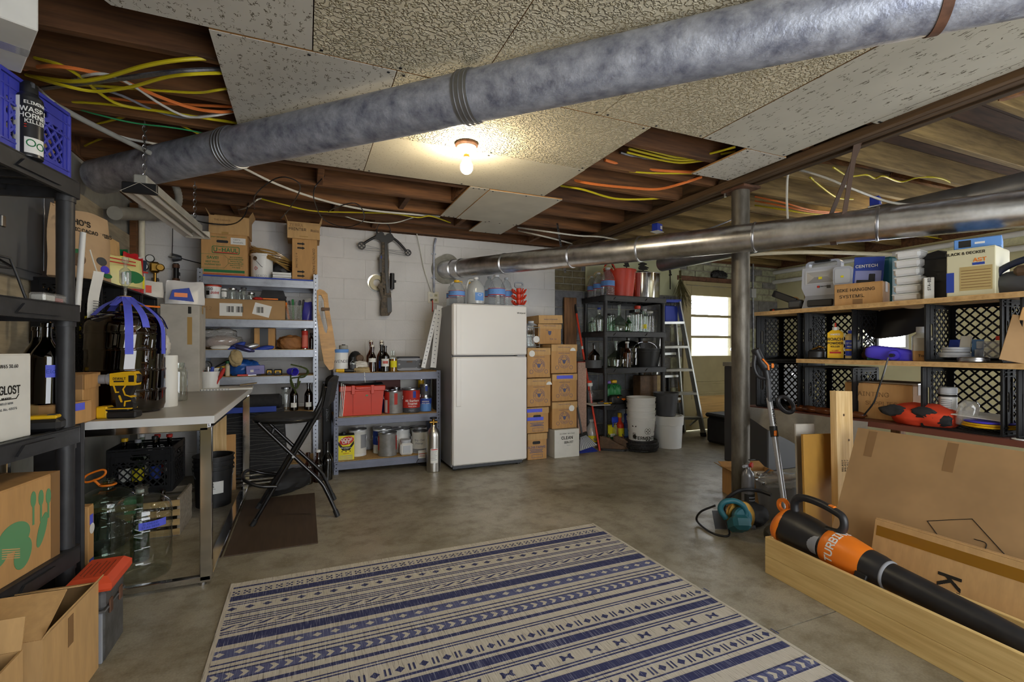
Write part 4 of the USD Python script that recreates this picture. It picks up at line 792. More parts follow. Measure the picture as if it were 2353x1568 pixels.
# amber carboy with airlock
d_ = 2.43; cp = ray(288, 0)[:2] * d_; r_ = .166
m_brew = FLAT('dark_brew', '190a03', .06, 0, .6, 1.0)
t = thing('amber_carboy', 'large carboy of dark brew with blue tape hanging from its neck on the table', 'carboy', (cp[0], cp[1], TT), 20)
carboy(t, r_, .56, .026, THIN('brew_glass', (.30, .16, .07), .9, .02), (.2, .38, .56, .70), .76)
part(t, 'brew', lathe([(0, .01), (r_ * .78, .01), (r_ * .93, .02), (r_ * .98, .05), (r_ * .98, .43), (r_ * .86, .475), (0, .476)], 40), m_brew)
part(t, 'bung', cyl(.024, .545, .58, 16), FLAT('rubber_bung', 'c9a35a', .7)); part(t, 'orange_rod', rod((-.02, -.03, .535), (.135, -.06, .53), .005, 8), m_orange)
def strip(pts, w, m, par, name='tape_strip'):
    q = spl(pts, 5); n = len(q); sd_ = []
    for i in range(n):
        rr_ = q[i].copy(); rr_[2] = 0; rr_ /= np.linalg.norm(rr_) + 1e-9; sd_.append(np.cross([0, 0, 1], rr_) * w / 2)
    P = np.array([[q[i] - sd_[i], q[i] + sd_[i]] for i in range(n)]); V = P.reshape(-1, 3); out = V * np.array([1.006, 1.006, 1]); f = []
    for i in range(n - 1):
        a, b, c, d = 2 * i, 2 * i + 1, 2 * i + 3, 2 * i + 2; f += [(a, b, c), (a, c, d), (2 * n + a, 2 * n + c, 2 * n + b), (2 * n + a, 2 * n + d, 2 * n + c)]
    return part(par, name, (np.vstack([V, out + [0, 0, .001]]), np.array(f), 60), m)
for a, ln in ((-112, .26), (-88, .16), (-55, .46), (-32, .29), (-2, .50), (35, .30), (150, .3)):
    q = math.radians(a - 20 - 15); c, s = math.cos(q), math.sin(q)
    full = [(.028 * c, .028 * s, .575), (.05 * c, .05 * s, .555), (.10 * c, .10 * s, .525), (.150 * c, .150 * s, .475), (.174 * c, .174 * s, .42), (.178 * c, .178 * s, .34), (.178 * c, .178 * s, .29)]
    strip(full[:max(3, int(ln * 14) + 1)], .032, m_btape, t)
al = part(t, 'airlock', lathe([(0, .57), (.006, .575), (.006, .62), (.022, .645), (.024, .66), (.024, .705), (.018, .715), (.007, .725), (.007, .745), (.014, .75), (.014, .775), (0, .776)], 20), m_pet)
part(al, 'inner_tubes', J(cyl(.006, .64, .70, 10, -.009), cyl(.006, .64, .70, 10, .009)), m_white)
# drill
p = onz(274, 962, TT); t = thing('cordless_drill', 'yellow and black cordless drill standing in front of the dark carboy', 'drill', (p[0], p[1] + .03, TT + .0005), -8)
part(t, 'battery', fm(m3.Manifold.hull_points(bx(.012, 0, .0, .115, .07, .03, .006)[0])), m_black); part(t, 'battery_clip', bx(-.065, 0, 0, .045, .064, .055, .006), m_yell); part(t, 'foot', bx(-.01, 0, .03, .10, .062, .018, .006), m_black); part(t, 'foot_trim', bx(.0, 0, .040, .104, .064, .006, .002), m_yell)
gp = [(-.008, .045), (.05, .045), (.045, .075), (.036, .1), (.05, .14), (.052, .155), (.0, .155), (-.026, .14), (-.018, .12), (-.012, .08)]
part(t, 'grip', mv(up(ext(sg.Polygon(gp).buffer(.004), .036)), 0, .018, 0), m_black)
part(t, 'grip_trim', mv(up(ext(sg.LineString([(-.022, .148), (-.014, .118), (-.004, .118)]).buffer(.003).union(sg.LineString([(.028, .155), (.014, .130), (.022, .105), (.048, .095)]).buffer(.0028)).union(sg.LineString([(.02, .055), (.022, .075), (.042, .078)]).buffer(.003)).union(sg.LineString([(.0, .1), (.008, .075)]).buffer(.004)), .040)), 0, .020, 0), m_yell)
part(t, 'motor_housing', mv(up(ext(sg.Polygon([(-.03, .152), (.062, .152), (.066, .19), (.055, .208), (.02, .207), (-.03, .2)]).buffer(.004), .056)), 0, .028, 0), m_yell)
part(t, 'rear_cap', bx(.066, 0, .158, .018, .05, .042, .008), m_black); part(t, 'collar', mv(ro(lathe([(0, 0), (.022, 0), (.025, .006), (.025, .02), (.022, .024), (0, .024)], 24), 0, -90), -.032, 0, .177), m_gpl)
part(t, 'chuck', mv(ro(lathe([(0, 0), (.02, 0), (.0215, .01), (.021, .03), (.016, .044), (.009, .052), (0, .053)], 24), 0, -90), -.055, 0, .177), m_gpl)
part(t, 'vent_badge', bx(.05, -.0285, .164, .022, .002, .03, .002), m_black); part(t, 'trigger', bx(-.020, 0, .122, .012, .018, .02, .004), m_dgpl)
letters(t, 'DEWALT', (.004, -.0285, .18), .011, m_ink, bold=True, sx=.8); part(t, 'badge', bx(.002, -.0283, .164, .04, .001, .007), m_ink)
# things beside the carboy
p = onz(384, 936, TT); solo('paper_roll', lathe([(0.02, 0), (.05, 0), (.052, .003), (.052, .277), (.05, .28), (.02, .28), (.02, 0)], 28), m_paper, 'roll of white paper towels standing right of the dark carboy', 'paper roll', (p[0] - .012, p[1] + .04, TT))
p = onz(402, 925, TT); t = thing('glass_jar', 'clear glass jar half hidden behind the paper roll', 'jar', (p[0] - .01, p[1] + .1, TT)); part(t, 'glass', lathe([(0, 0), (.05, 0), (.055, .01), (.055, .17), (.045, .2), (.04, .21), (.04, .23), (.037, .23), (.037, .2)], 24), m_glass)
p = onz(432, 899, TT); t = thing('scrub_brush', 'round tan bristle brush with a black handle on the table', 'brush', (p[0], p[1] + .02, TT), 30)
part(t, 'bristles', lathe([(0, 0), (.05, 0), (.055, .02), (.052, .06), (.03, .075), (0, .078)], 24), MAT('bristle', 'a5855a', .9, var=.3, scale=90, bump=.6)); part(t, 'handle', tube([(0, 0, .07), (.05, 0, .1), (.12, 0, .14)], [.012, .014, .012], 10), m_black)
p = onz(510, 897, TT); t = thing('paper_pad', 'white ring-bound pad lying on the far end of the table', 'notepad', (p[0], p[1] + .08, TT + .0005), 4); part(t, 'sheets', bx(0, 0, 0, .4, .24, .014, .002), m_paper); part(t, 'binding', J(*[mv(ro(cyl(.006, -.003, .003, 8), 90), -.18 + .02 * k, -.12, .007) for k in range(12)]), m_steel, kind='stuff'); part(t, 'fold', ro(bx(.17, .06, .012, .12, .1, .004), 0, -6), m_tan2)
t = thing('tool_cup', 'white cup holding red and black hand tools on the paper pad', 'cup', (p[0] - .085, p[1] + .07, TT + .016)); part(t, 'cup', cup(.058, .062, .125, .004), m_white)
for k, (x, y, m_, a) in enumerate(((-.03, 0, m_red, -14), (.0, -.02, m_navyp, 6), (.03, .01, m_dgpl, 16), (.035, -.03, m_redp, 24), (-.01, .02, m_steel, -4))):
    q = part(t, 'tool_handle', mv(ro(lathe([(0, 0), (.007, 0), (.006, .06), (.012, .075), (.014, .11), (.010, .15), (0, .154)], 12), 0, a), x, y, .01), m_)
t = thing('glove_bag', 'crumpled white plastic bag with gloves beside the blue-taped carboy', 'bag', (-.86, 3.52, TT), 0); part(t, 'bag', blob(.15, .2, .50, .16, 2.4, 11, pw=.8), m_cbag); part(t, 'glove', mv(blob(.12, .16, .16, .2, 2.8, 12), .05, -.06, .26), m_whcl)
t = thing('tall_carton', 'tall greyish-white carton standing between the black crates and the white rack', 'box', (xy(420, 4.25), 4.28, TT), 0)
w, d, h = .24, .24, zy(420, 700, 4.16) - TT; carton(t, w, d, h, m_gcard, True, m_ctape); on_face(t, lab(.03, .2), w, d, .06, h * .7, m_ctape, name='tape'); on_face(t, lab(.02, .05), w, d, .06, h - .04, m_ink, name='mark')
g = None
for k, (y, z) in enumerate(((3.27, TT), (3.61, TT), (3.95, TT), (3.27, TT + .335), (3.61, TT + .335), (3.95, TT + .335))):
    l_ = '%s black milk crate on its side by the left wall, behind the carboy' % ('nearest lower', 'middle lower', 'farthest lower', 'nearest upper', 'middle upper', 'farthest upper')[k]
    if k == 0:
        lc = thing('milk_crate', l_, 'crate', (-1.235, y, z + .168), (0, 90, 0), 'black crates behind the carboy'); mc0 = lc; milk_crate(lc, m_crate)
        mc_src = lc
    else: copy(mc_src, (-1.235, y, z + .168), (0, 90, 0), l_)
# things seen inside and on the crates
for k, (y, z, sx_, m_, l_) in enumerate(((3.25, TT + .345, .16, m_yelp, 'yellow packet inside the nearest upper crate'), (3.35, TT + .345, .10, m_glass, 'small clear bag inside the nearest upper crate'), (3.61, TT + .01, .2, m_whcl, 'white bundle inside the middle lower crate'))):
    solo('packet', blob(.1, sx_, .14, .12, 2.5, 40 + k, pw=.6), m_, l_, 'packet', (-1.03, y, z + .012))
def pouch(name, label, w, h, d, loc, rz, m, seed, cat='bag', tilt=0):
    t = thing(name, label, cat, loc, (tilt, 0, rz))
    rg = np.random.RandomState(seed); a, b, c = rg.rand(3) * 6
    fr = lambda s: (lambda u, v: ((u - .5) * w * (1 - .08 * v ** 4 + .015 * np.sin(9 * v + a)), s * d * .5 * (np.sin(math.pi * np.clip(u, 0, 1)) ** .5) * (1 - v ** 2.2) * (1 + .12 * np.sin(7 * u + b) * np.sin(6 * v + c)), v * h * (1 + .02 * np.sin(8 * u + a))))
    part(t, 'front', sheet(fr(-1), 11, 13, .002), m); part(t, 'back', sheet(fr(1), 9, 9, .002), m)
    return t
CT = TT + .67
t = pouch('nib_bag', 'big kraft bag lettered for organic cacao nibs on the black crates', .33, .35, .14, (-1.06, 3.16, CT + .002), 62, MAT('kraft_bag', 'b99b78', .75, var=.05, bump=.2), 1)
nby = lambda x, z: -.07 * math.sqrt(math.sin(math.pi * (x / .33 + .5))) * (1 - (z / .35) ** 2.2) * .97 - .006
for s, z, x, h_ in (("ANTHO'S", .285, -.06, .028), ('ORGANIC CACAO', .245, -.05, .018), ('NIBS', .245, .11, .02), ('100% raw', .22, -.1, .010)): part(t, 'lettering', dec(txt(s, h_, True), (x, nby(x, z), z), (1, 0, 0), (0, .1, 1)), m_ink)
for (x, z, a, b, m_, n_) in ((.05, .10, .035, .022, m_dgpl, 'bean_print'), (.07, .06, .03, .02, m_purple, 'flower_print'), (-.07, .09, .03, .032, m_leath, 'pod_print'), (-.07, .13, .03, .012, m_dgrn, 'leaf_print'), (.09, .03, .03, .012, m_dgrn, 'leaf_print')): part(t, n_, dec(ext(sa.scale(sg.Point(0, 0).buffer(1), a, b), .003), (x, nby(x, z) + .0, z), (1, .5 * np.sign(x) * .4, 0), (0, 0, 1)), m_)
pouch('folded_bag', 'plain yellow-brown folded bag leaning right of the cacao bag', .2, .27, .08, (-1.03, 3.42, CT + .002), 70, m_kraft2, 2)
t = pouch('snack_bag', 'yellow and green bag of coloured food with red stripes on the crates', .22, .17, .09, (-.95, 3.44, CT + .002), 60, FLAT('pale_yellow', 'd8cf8a', .4), 3)
for k in range(2): part(t, 'stripe', bx(-.06 + .0 * k, -.045, .12 + .02 * k, .16, .003, .006), m_redp)
part(t, 'food_print', dec(ext(sa.scale(sg.Point(0, 0).buffer(1), .07, .035), .002), (0, -.046, .055), (1, 0, 0), (0, 0, 1)), m_dgrn)
t = pouch('green_bag', 'shiny dark green bag standing on the crates', .18, .26, .07, (-1.06, 3.66, CT + .002), 62, FLAT('green_foil', '14613a', .25), 4); part(t, 'label', dec(lab(.05, .02), (.0, -.036, .2), (1, 0, 0), (0, 0, 1)), m_yelp)
for k in range(2):
    t = pouch('red_bag', 'red and yellow coffee bag on the crates, %s of two' % ('left', 'right')[k], .11, .24 - .01 * k, .06, (-1.0, 3.72 + .09 * k, CT + .002), 58, FLAT('red_foil_%d' % k, 'b51f26', .3), 5 + k); part(t, 'label', dec(lab(.075, .08), (0, -.028, .07), (1, 0, 0), (0, 0, 1)), m_yelp)
t = pouch('foil_bag', 'white and navy foil bag with a red band on the crates', .16, .26, .07, (-1.04, 3.93, CT + .002), 55, FLAT('white_foil', 'c9c6c6', .25), 8); part(t, 'top_print', dec(lab(.13, .07), (0, -.026, .2), (1, 0, 0), (0, -.1, 1)), FLAT('navy_foil', '17263a', .3)); part(t, 'red_band', dec(lab(.14, .01), (0, -.034, .155), (1, 0, 0), (0, -.1, 1)), m_redp)
t = thing('tag_strip', 'long printed white paper tag hanging on a loop by the shelf post', 'tag', (-.935, 2.93, CT - .24), 55)
part(t, 'strip', sheet(lambda u, v: ((u - .5) * .05 + .02 * v, .012 * np.sin(4 * v), v * .26), 3, 9, .0015), m_wcard); part(t, 'loop', tube(spl([(.02, 0, .25), (.0, 0, .31), (-.015, 0, .36)], 5), .003, 6), m_wht); part(t, 'print', J(*[bx(.012, -.004, .03 + .012 * k, .028, .002, .004) for k in range(8)]), m_paperg, kind='stuff')
solo('white_rod', rod((-.985, 2.90, CT - .18), (-.97, 2.92, CT + .20), .012, 14), m_white, 'white plastic rod leaning behind the shelf post', 'rod')
t = pouch('corn_bag', 'white and blue snack bag with an orange print on top of the tall greyish carton', .24, .17, .09, (xy(428, 4.25), 4.22, zy(420, 700, 4.16) + .004), 15, FLAT('white_gloss', 'd5d2cf', .3), 9); part(t, 'blue_print', dec(ext(sg.Polygon([(-.1, -.04), (.05, -.05), (.02, .05), (-.08, .03)]), .002), (0, -.046, .07), (1, 0, 0), (0, 0, 1)), m_navyp); part(t, 'corn_print', dec(lab(.08, .03), (-.03, -.048, .065), (1, 0, 0), (0, 0, 1)), m_orange)
t = pouch('white_packet', 'crumpled white and red packet at the end of the black crates', .16, .11, .08, (-.98, 4.06, CT + .002), 40, m_whcl, 10); part(t, 'red_print', dec(lab(.05, .05), (-.04, -.04, .05), (1, 0, 0), (0, 0, 1)), m_red)
# kraft box with yellow-capped bottle at the near left corner of the table
t = thing('lidded_carton', 'lidded cardboard box with blue tape on the near left corner of the table', 'box', (-.965, 2.668, TT + .0005), 3); w, d, h = .22, .21, .21
part(t, 'body', bx(0, 0, 0, w - .008, d - .008, h - .01, .003), m_kraft); part(t, 'lid', J(bx(0, 0, h - .004, w, d, .004), box(-w / 2, w / 2, -d / 2, -d / 2 + .003, h - .065, h), box(w / 2 - .003, w / 2, -d / 2, d / 2, h - .065, h)), m_kraft)
on_face(t, lab(.03, .045), w, d, .045, h - .03, m_btape, name='blue_tape', lift=.0006); on_face(t, lab(.03, .06), w, d, .09, h - .034, m_tape, name='tape', lift=.0004); words(t, 'MODULE', w - .008, d - .008, .05, .09, .012, m_navyp); words(t, '14 Jul', w - .008, d - .008, .05, .045, .01, m_tape)
bottle('juice_bottle', 'clear bottle with a yellow cap behind the blue-taped lidded box', 'bottle', (-1.03, 2.90, TT), .045, .225, .022, .15, .195, m_amber, m_yell, .025)
# ================================================================ under the table
m_oldw = MAT('weathered_wood', '8d8478', .85, var=.2, scale=8, stretch=(.6, 6, 6), bump=.25); m_oldw2 = MAT('yellowed_slat', 'a98d5f', .8, var=.15, scale=6, stretch=(.5, 6, 6))
X0, X1, Y0, Y1, H = -1.12, -.686, 3.43, 3.78, .225
t = thing('slatted_crate', 'weathered wooden slatted crate on the floor under the table', 'crate', (0, 0, 0))
for x in (X0 + .008, X1 - .008): part(t, 'end_board', bx(x, (Y0 + Y1) / 2, 0, .016, Y1 - Y0 - .024, H, .002), m_oldw)
for z in (.008, .065, .122, .178):
    part(t, 'slat', bx((X0 + X1) / 2, Y0 + .005, z, X1 - X0, .01, .036, .002), m_oldw2); part(t, 'slat', bx((X0 + X1) / 2, Y1 - .005, z, X1 - X0, .01, .036, .002), m_oldw)
part(t, 'base_board', bx((X0 + X1) / 2, (Y0 + Y1) / 2, .0, X1 - X0 - .034, Y1 - Y0 - .024, .01), m_oldw)
bx_ = copy(mc_src, (-.92, 3.76, H + .003), 0, 'black milk crate full of bottles standing on the wooden crate under the table')
for k, (x, y, m_, cp_, l_) in enumerate(((-1.02, 3.68, m_damber, m_yell, 'dark bottle with a yellow cap'), (-.95, 3.67, m_dgreen, m_gpl, 'green bottle with a grey cap'), (-.87, 3.7, m_damber, m_black, 'dark bottle with a black cap'), (-.82, 3.82, m_damber, m_redp, 'dark bottle with a red cap'), (-.97, 3.83, m_gglass, m_white, 'clear bottle with a white cap'), (-.89, 3.84, m_damber, m_redp, 'dark bottle with a faded red cap'))):
    bottle('bottle', l_ + ' in the black crate under the table, %s' % ('front left', 'front middle', 'front right', 'back right', 'back left', 'back middle')[k], 'bottle', (x, y, H + .024), .033, .31 - .01 * (k % 2), .013, .16, .24, m_, cp_, lbl=[(.05, .13, -60, 60, (m_paper, m_yelp, m_navyp, m_white, m_paper, m_redp)[k])])
t = thing('green_pot', 'light green square plastic pot in the wooden slatted crate', 'pot', (-.93, 3.51, .012), 5); part(t, 'pot', ro(lathe([(0, 0), (.045, 0), (.058, .22), (.054, .22), (.042, .006), (0, .006)], 4, 0), 0, 0, 45), FLAT('mint_plastic', '58b585', .5))
bottle('brown_bottle', 'brown beer bottle standing in the wooden slatted crate', 'bottle', (-.79, 3.52, .012), .031, .25, .013, .13, .2, m_amber, n=20)
solo('black_bag', blob(.26, .2, .22, .14, 2.2, 21), m_resind, 'black plastic bag heaped left of the wooden crate under the table', 'bag', (-1.05, 3.32, 0), 20)
t = thing('clear_carboy', 'empty clear glass carboy with a strip of blue tape under the table', 'carboy', (-.738, 2.915, 0)); carboy(t, .122, .44, .024, m_glass, (.2, .38, .55, .68), .72)
part(t, 'tape_label', band(.1245, 8, 62, .255, .29, .001, 14, .1245), m_btape); part(t, 'lettering', J(wrap(mv(txt('BLENDED', .010), .065, .281), .127), wrap(mv(txt('STAR BEER', .010), .065, .266), .127)), m_navyp)
t = thing('clear_carboy', 'empty clear glass carboy with an orange carry handle, behind the taped one', 'carboy', (-.935, 3.12, 0)); carboy(t, .122, .44, .024, m_gglass, (.2, .38, .55, .68), .72)
part(t, 'carry_handle', tube([(-.045 + .045 * np.sign(math.cos(a)) * abs(math.cos(a)) ** .6, -.03, .47 + .35 * (.045 * np.sign(math.cos(a)) * abs(math.cos(a)) ** .6) + .021 * math.sin(a)) for a in np.linspace(0, 6.28, 29)[:-1]], .0055, 8, True), m_orange); part(t, 'collar', tube([(.032 * math.cos(a), .032 * math.sin(a), .415) for a in np.linspace(0, 6.28, 21)[:-1]], .006, 8, True), m_orange); part(t, 'handle_stem', rod((-.03, -.015, .418), (-.05, -.03, .452), .006), m_orange)
bottle('green_bottle', 'green wine bottle standing between the two clear carboys', 'bottle', (-.80, 3.12, 0), .042, .37, .014, .2, .27, m_dgreen, m_white, .02)
t = thing('black_bucket', 'black bucket with a white printed label under the table', 'bucket', (-.60, 4.03, 0), 12); pail(t, .11, .125, .355, m_black, (.72, .80, .9), True)
part(t, 'label', band(.1165, -46, 26, .10, .185, .0012, 14, .119), m_paper); part(t, 'lettering', J(*[wrap(mv(txt(s, h_, b_), x, z), .121) for s, h_, b_, x, z in (('Campbell', .012, True, -.045, .17), ('0143526', .013, True, -.045, .152), ('use before filling', .006, False, -.03, .137), ('net 5 gal', .006, False, -.04, .125))]), m_ink)
# ================================================================ mat, stool
solo('hardboard_mat', bx(-.165, 3.5, 0, .47, 1.04, .006, .002), MAT('dark_brown_board', '4a3a2c', .6, var=.15, scale=7, stretch=(6, .6, 1), bump=.1), 'dark brown hardboard sheet on the floor under the stool', 'floor mat')
t = thing('bar_stool', 'black folding bar stool with a round seat beside the table', 'stool', (0, 0, 0)); m_tubeb = FLAT('black_tube', '131315', .22, 0, .6)
Z0 = .6
part(t, 'seat', mv(sc(lathe([(0, 0), (.19, 0), (.205, .008), (.21, .022), (.2, .034), (.17, .04), (0, .036)], 40), 1, .93, 1), -.105, 3.59, .635), m_fabric); part(t, 'seat_rim', mv(sc(lathe([(.195, -.004), (.208, -.002), (.2125, .012), (.206, .02), (.19, .0), (.195, -.004)], 40), 1, .93, 1), -.105, 3.59, .638), m_tubeb)
def leg_(pts, r=.0125): return tube(spl(pts, 4) if len(pts) > 2 else pts, r, 10)
for y, s in ((3.415, 1), (3.775, -1)):
    part(t, 'front_leg', leg_([(-.27, y + .03 * s, .645), (-.05, y + .02 * s, .40), (.09, y + .01 * s, .245), (.135, y, .165), (.192, y - .01 * s, .03)]), m_tubeb); part(t, 'foot_cap', rod((.185, y - .01 * s, .045), (.202, y - .012 * s, .004), .0165, 12), m_black)
    part(t, 'rear_leg', leg_([(.13, y + .02 * s, .86), (.105, y + .03 * s, .74), (.04, y + .035 * s, .61), (-.12, y + .03 * s, .33), (-.29, y + .0 * s, .03)]), m_tubeb); part(t, 'foot_cap', rod((-.283, y, .042), (-.302, y, .009), .0155, 12), m_black)
    part(t, 'pivot', mv(ro(cyl(.009, -.02, .02, 10), 90), -.068, y + .02 * s, .418), m_steel)
part(t, 'footrest', leg_([(-.165, 3.43, .235), (-.26, 3.42, .25), (-.345, 3.45, .285), (-.37, 3.6, .295), (-.345, 3.74, .285), (-.26, 3.765, .25), (-.165, 3.755, .235)], .0105), m_tubeb)
part(t, 'backrest', sheet(lambda u, v: (.125 + .03 * v + .05 * np.sin(math.pi * u), 3.39 + .4 * u, .76 + .165 * v - .03 * (2 * u - 1) ** 4), 15, 7, .03), m_fabric); part(t, 'cross_bar', rod((-.2, 3.44, .56), (-.2, 3.75, .56), .009), m_tubeb)
# ================================================================ folded lounger and things by the rack foot
m_stripe = FLAT('grey_stripe', '6d6c68', .8)
t = thing('folding_lounger', 'folded black striped lounger with a chrome frame leaning under the white rack', 'lounger', (xy(585, 4.42), 4.44, 0), 0)
part(t, 'sling', sheet(lambda u, v: ((u - .5) * .5 - .04 * v, -.02 + .05 * v + .015 * np.sin(6 * u), .07 + .58 * v), 9, 9, .03), m_fabric)
part(t, 'stripes', J(*[sheet((lambda k: lambda u, v: ((u - .5) * .48 - .04 * k / 20, -.038 + .05 * k / 20 + .015 * np.sin(6 * u), .08 + .56 * k / 20 + .002 * v + .01 * np.sin(7 * u + k)))(k), 13, 2, .002) for k in range(20)]), m_stripe, kind='stuff')
part(t, 'head_roll', mv(ro(sc(cyl(.06, -.2, .2, 20, b=.02), 1, 1.2, 1), 0, 90, 0), -.0, .02, .68), m_fabric); part(t, 'blue_strap', bx(-.06, -.045, .60, .44, .006, .045, .002), m_navyp)
for z in (.03, .06, .10): part(t, 'frame_rail', rod((-.25, -.05, z), (.26, -.05, z), .011), m_chrome)
solo('yellow_board', bx(0, 0, 0, .09, .02, .70, .002), m_pinez, 'narrow orange-yellow board standing behind the table leg', 'board', (xy(505, 4.32), 4.32, 0), 6)
t = thing('flat_carton', 'small flattened cardboard piece beside the orange-yellow board', 'cardboard', (xy(527, 4.36), 4.36, 0), 12); part(t, 'sheet', bx(0, 0, .18, .09, .006, .26, .002), m_kraft); part(t, 'lower_sheet', bx(0, 0, 0, .09, .006, .18, .002), m_kraftd)
solo('dark_bag', ro(blob(.16, .42, .16, .16, 2., 31), 0, 0, 0), m_resind, 'dark crumpled bag lying on the floor behind the stool', 'bag', (xy(672, 4.25), 4.22, 0), -35)
for k, (u, vt, y) in enumerate(((708, 1040, 4.32), (731, 1035, 4.36), (752, 1015, 4.40))):
    bottle('amber_bottle', '%s of the three amber bottles on the floor by the grey shelf' % ('leftmost', 'middle', 'rightmost')[k], 'bottle', (xy(u, y), y, 0), .036 + .004 * k, zy(u, vt, y), .014, zy(u, vt, y) * .5, zy(u, vt, y) * .78, m_amber if k < 2 else m_damber, (None, m_white, None)[k], n=20)
t = thing('tube_case', 'tall narrow black case with grey lettering standing beside the white rack', 'case', (xy(752, 4.75), 4.82, 0), 0); part(t, 'case', bx(0, 0, 0, .075, .07, .78, .006), m_resind); part(t, 'lettering', dec(txt('SPRINET', .02), (.0, -.0358, .5), (0, 0, 1), (-1, 0, 0)), m_gpl); part(t, 'cap', bx(0, 0, .78, .078, .073, .03, .004), m_black)
# ================================================================ the white rack
def rack(t, w, d, lv, hp, m, mb, bh, foot=0.):
    for sx in (-1, 1):
        for sy in (-1, 1):
            x, y = sx * w / 2, sy * d / 2
            part(t, 'post', J(box(min(x, x - sx * .038), max(x, x - sx * .038), y - .001, y + .001, foot, hp), box(x - .001, x + .001, min(y, y - sy * .038), max(y, y - sy * .038), foot, hp)), m)
            if sy < 0: part(t, 'slots', J(*[mv(up(ext(sg.Point(0, 0).buffer(.0048, quad_segs=2), .003)), x - sx * .02, y - .001, z) for z in np.arange(foot + .03, hp, .034)]), m_resind, kind='stuff')
    for z in lv:
        part(t, 'board', bx(0, 0, z - .012, w - .006, d - .006, .012), mb)
        for sy in (-1, 1):
            y = sy * (d / 2 + .001)
            part(t, 'beam', J(bx(0, y, z - bh, w - .07 if sy < 0 and foot >= 0 and hp > 1.2 else w - .01, .012, bh - .004, .002), bx(0, y + sy * .002, z - bh * .55, w - .075, .014, .006)), m)
        for sx in (-1, 1): part(t, 'side_beam', bx(sx * (w / 2 - .006), 0, z - bh, .01, d - .02, bh - .004, .002), m)
        part(t, 'rivet', J(*[mv(ro(cyl(.006, -.004, .004, 8), 90), sx * (w / 2 - .02), -d / 2 - .003, z - bh * q) for sx in (-1, 1) for q in (.3, .75)]), m_steel, kind='stuff')
S2X, S2Y, S2W, S2D = -.345, 4.77, .905, .38
R2 = [.12, .57, .885, 1.109, 1.362, 1.708]
t = thing('metal_rack', 'white galvanised rack crammed with household things against the back wall', 'shelf', (S2X, S2Y, 0)); rack(t, S2W, S2D, R2, 1.765, m_zinc, m_osb, .07)
part(t, 'blue_edge', bx(0, -S2D / 2 - .004, R2[5] - .004, S2W - .08, .006, .012), m_navyp)
YF = S2Y - S2D / 2
def slot(u0, u1, vt, zb, Y):
    x0, x1 = xy(u0, Y), xy(u1, Y); return (x0 + x1) / 2, x1 - x0, zy((u0 + u1) / 2, vt, Y) - zb
# top of the rack
z = R2[5] + .001; Y = 4.63
x, w, h = slot(461, 568, 537, z, Y); t = thing('moving_box', 'moving carton with green and orange print on top of the white rack', 'box', (x, Y + .16, z), 0); d = .30
carton(t, w, d, h, m_kraft, True, m_tape); words(t, 'U-HAUL', w, d, .01, h * .63, .032, m_dgrn, bold=True); on_face(t, ext(rrect(.2, .062, .012).difference(rrect(.19, .052, .01)), .0006), w, d, .01, h * .625, m_dgrn, name='frame_print'); on_face(t, lab(.17, .008), w, d, .01, h * .565, m_redp, name='red_line')
words(t, 'SAVE!', w, d, -.085, h * .44, .022, m_dgrn, bold=True); words(t, 'BEST PRICE', w, d, -.085, h * .345, .0125, m_dgrn, bold=True); words(t, 'GUARANTEED', w, d, -.085, h * .28, .0125, m_dgrn, bold=True); on_face(t, ext(sg.Polygon([(-.09, -.055), (.07, -.055), (.1, -.02), (.1, .025), (.07, .055), (-.09, .055)]).buffer(.002).difference(sg.Polygon([(-.09, -.055), (.07, -.055), (.1, -.02), (.1, .025), (.07, .055), (-.09, .055)])), .0006), w, d, -.075, h * .36, m_dgrn, name='tag_print')
for k, s in enumerate(('BUY A BUNDLE', 'SAVE EVEN MORE', 'Get Our Bundle', 'Prices and We will', 'Give You 5% to', '20% Back!')): words(t, s, w, d, .085, h * (.47 - .047 * k), .009, m_dgrn, bold=True)
on_face(t, lab(w * .88, .022), w, d, 0, .05, m_dgrn, name='green_band'); on_face(t, lab(w * .88, .006), w, d, 0, .025, m_redp, name='orange_band'); on_face(t, lab(.11, .055), w, d, .10, h - .055, m_paper, name='label'); words(t, "Liam's", w, d, .09, h - .042, .012, m_paperg, lift=.001); words(t, 'Baseballs', w, d, .10, h - .065, .012, m_paperg, lift=.001)
on_face(t, ext(rrect(.085, .022, .01), .0008), w, d, -.015, h - .065, m_resind, name='hand_hole'); words(t, 'EASY-GO HANDLE', w, d, -.04, h - .03, .009, m_dgrn, bold=True)
z2 = z + h + .001; x, w, h2 = slot(479, 572, 494, z2, Y + .03); t = thing('open_carton', 'small open carton on top of the green-printed moving box', 'box', (x, Y + .16, z2), 0); carton(t, w, .24, h2 - .01, m_kraft2, False, flaps=[('b', 15, .07), ('l', 25, .06), ('r', 30, .06)]); on_face(t, lab(.05, .02), w, .24, -.03, .012, m_ctape, name='tape'); words(t, 'THE GARAGE', w, .24, -.05, h2 * .72, .014, m_tape); words(t, 'LEFT BINS', w, .24, -.06, h2 * .5, .014, m_tape)
x, w, h = slot(574, 626, 582, z, 4.66); t = thing('primer_tin', 'white pail with a hazard diamond on top of the white rack', 'pail', (x, 4.66 + w / 2, z)); r = w / 2
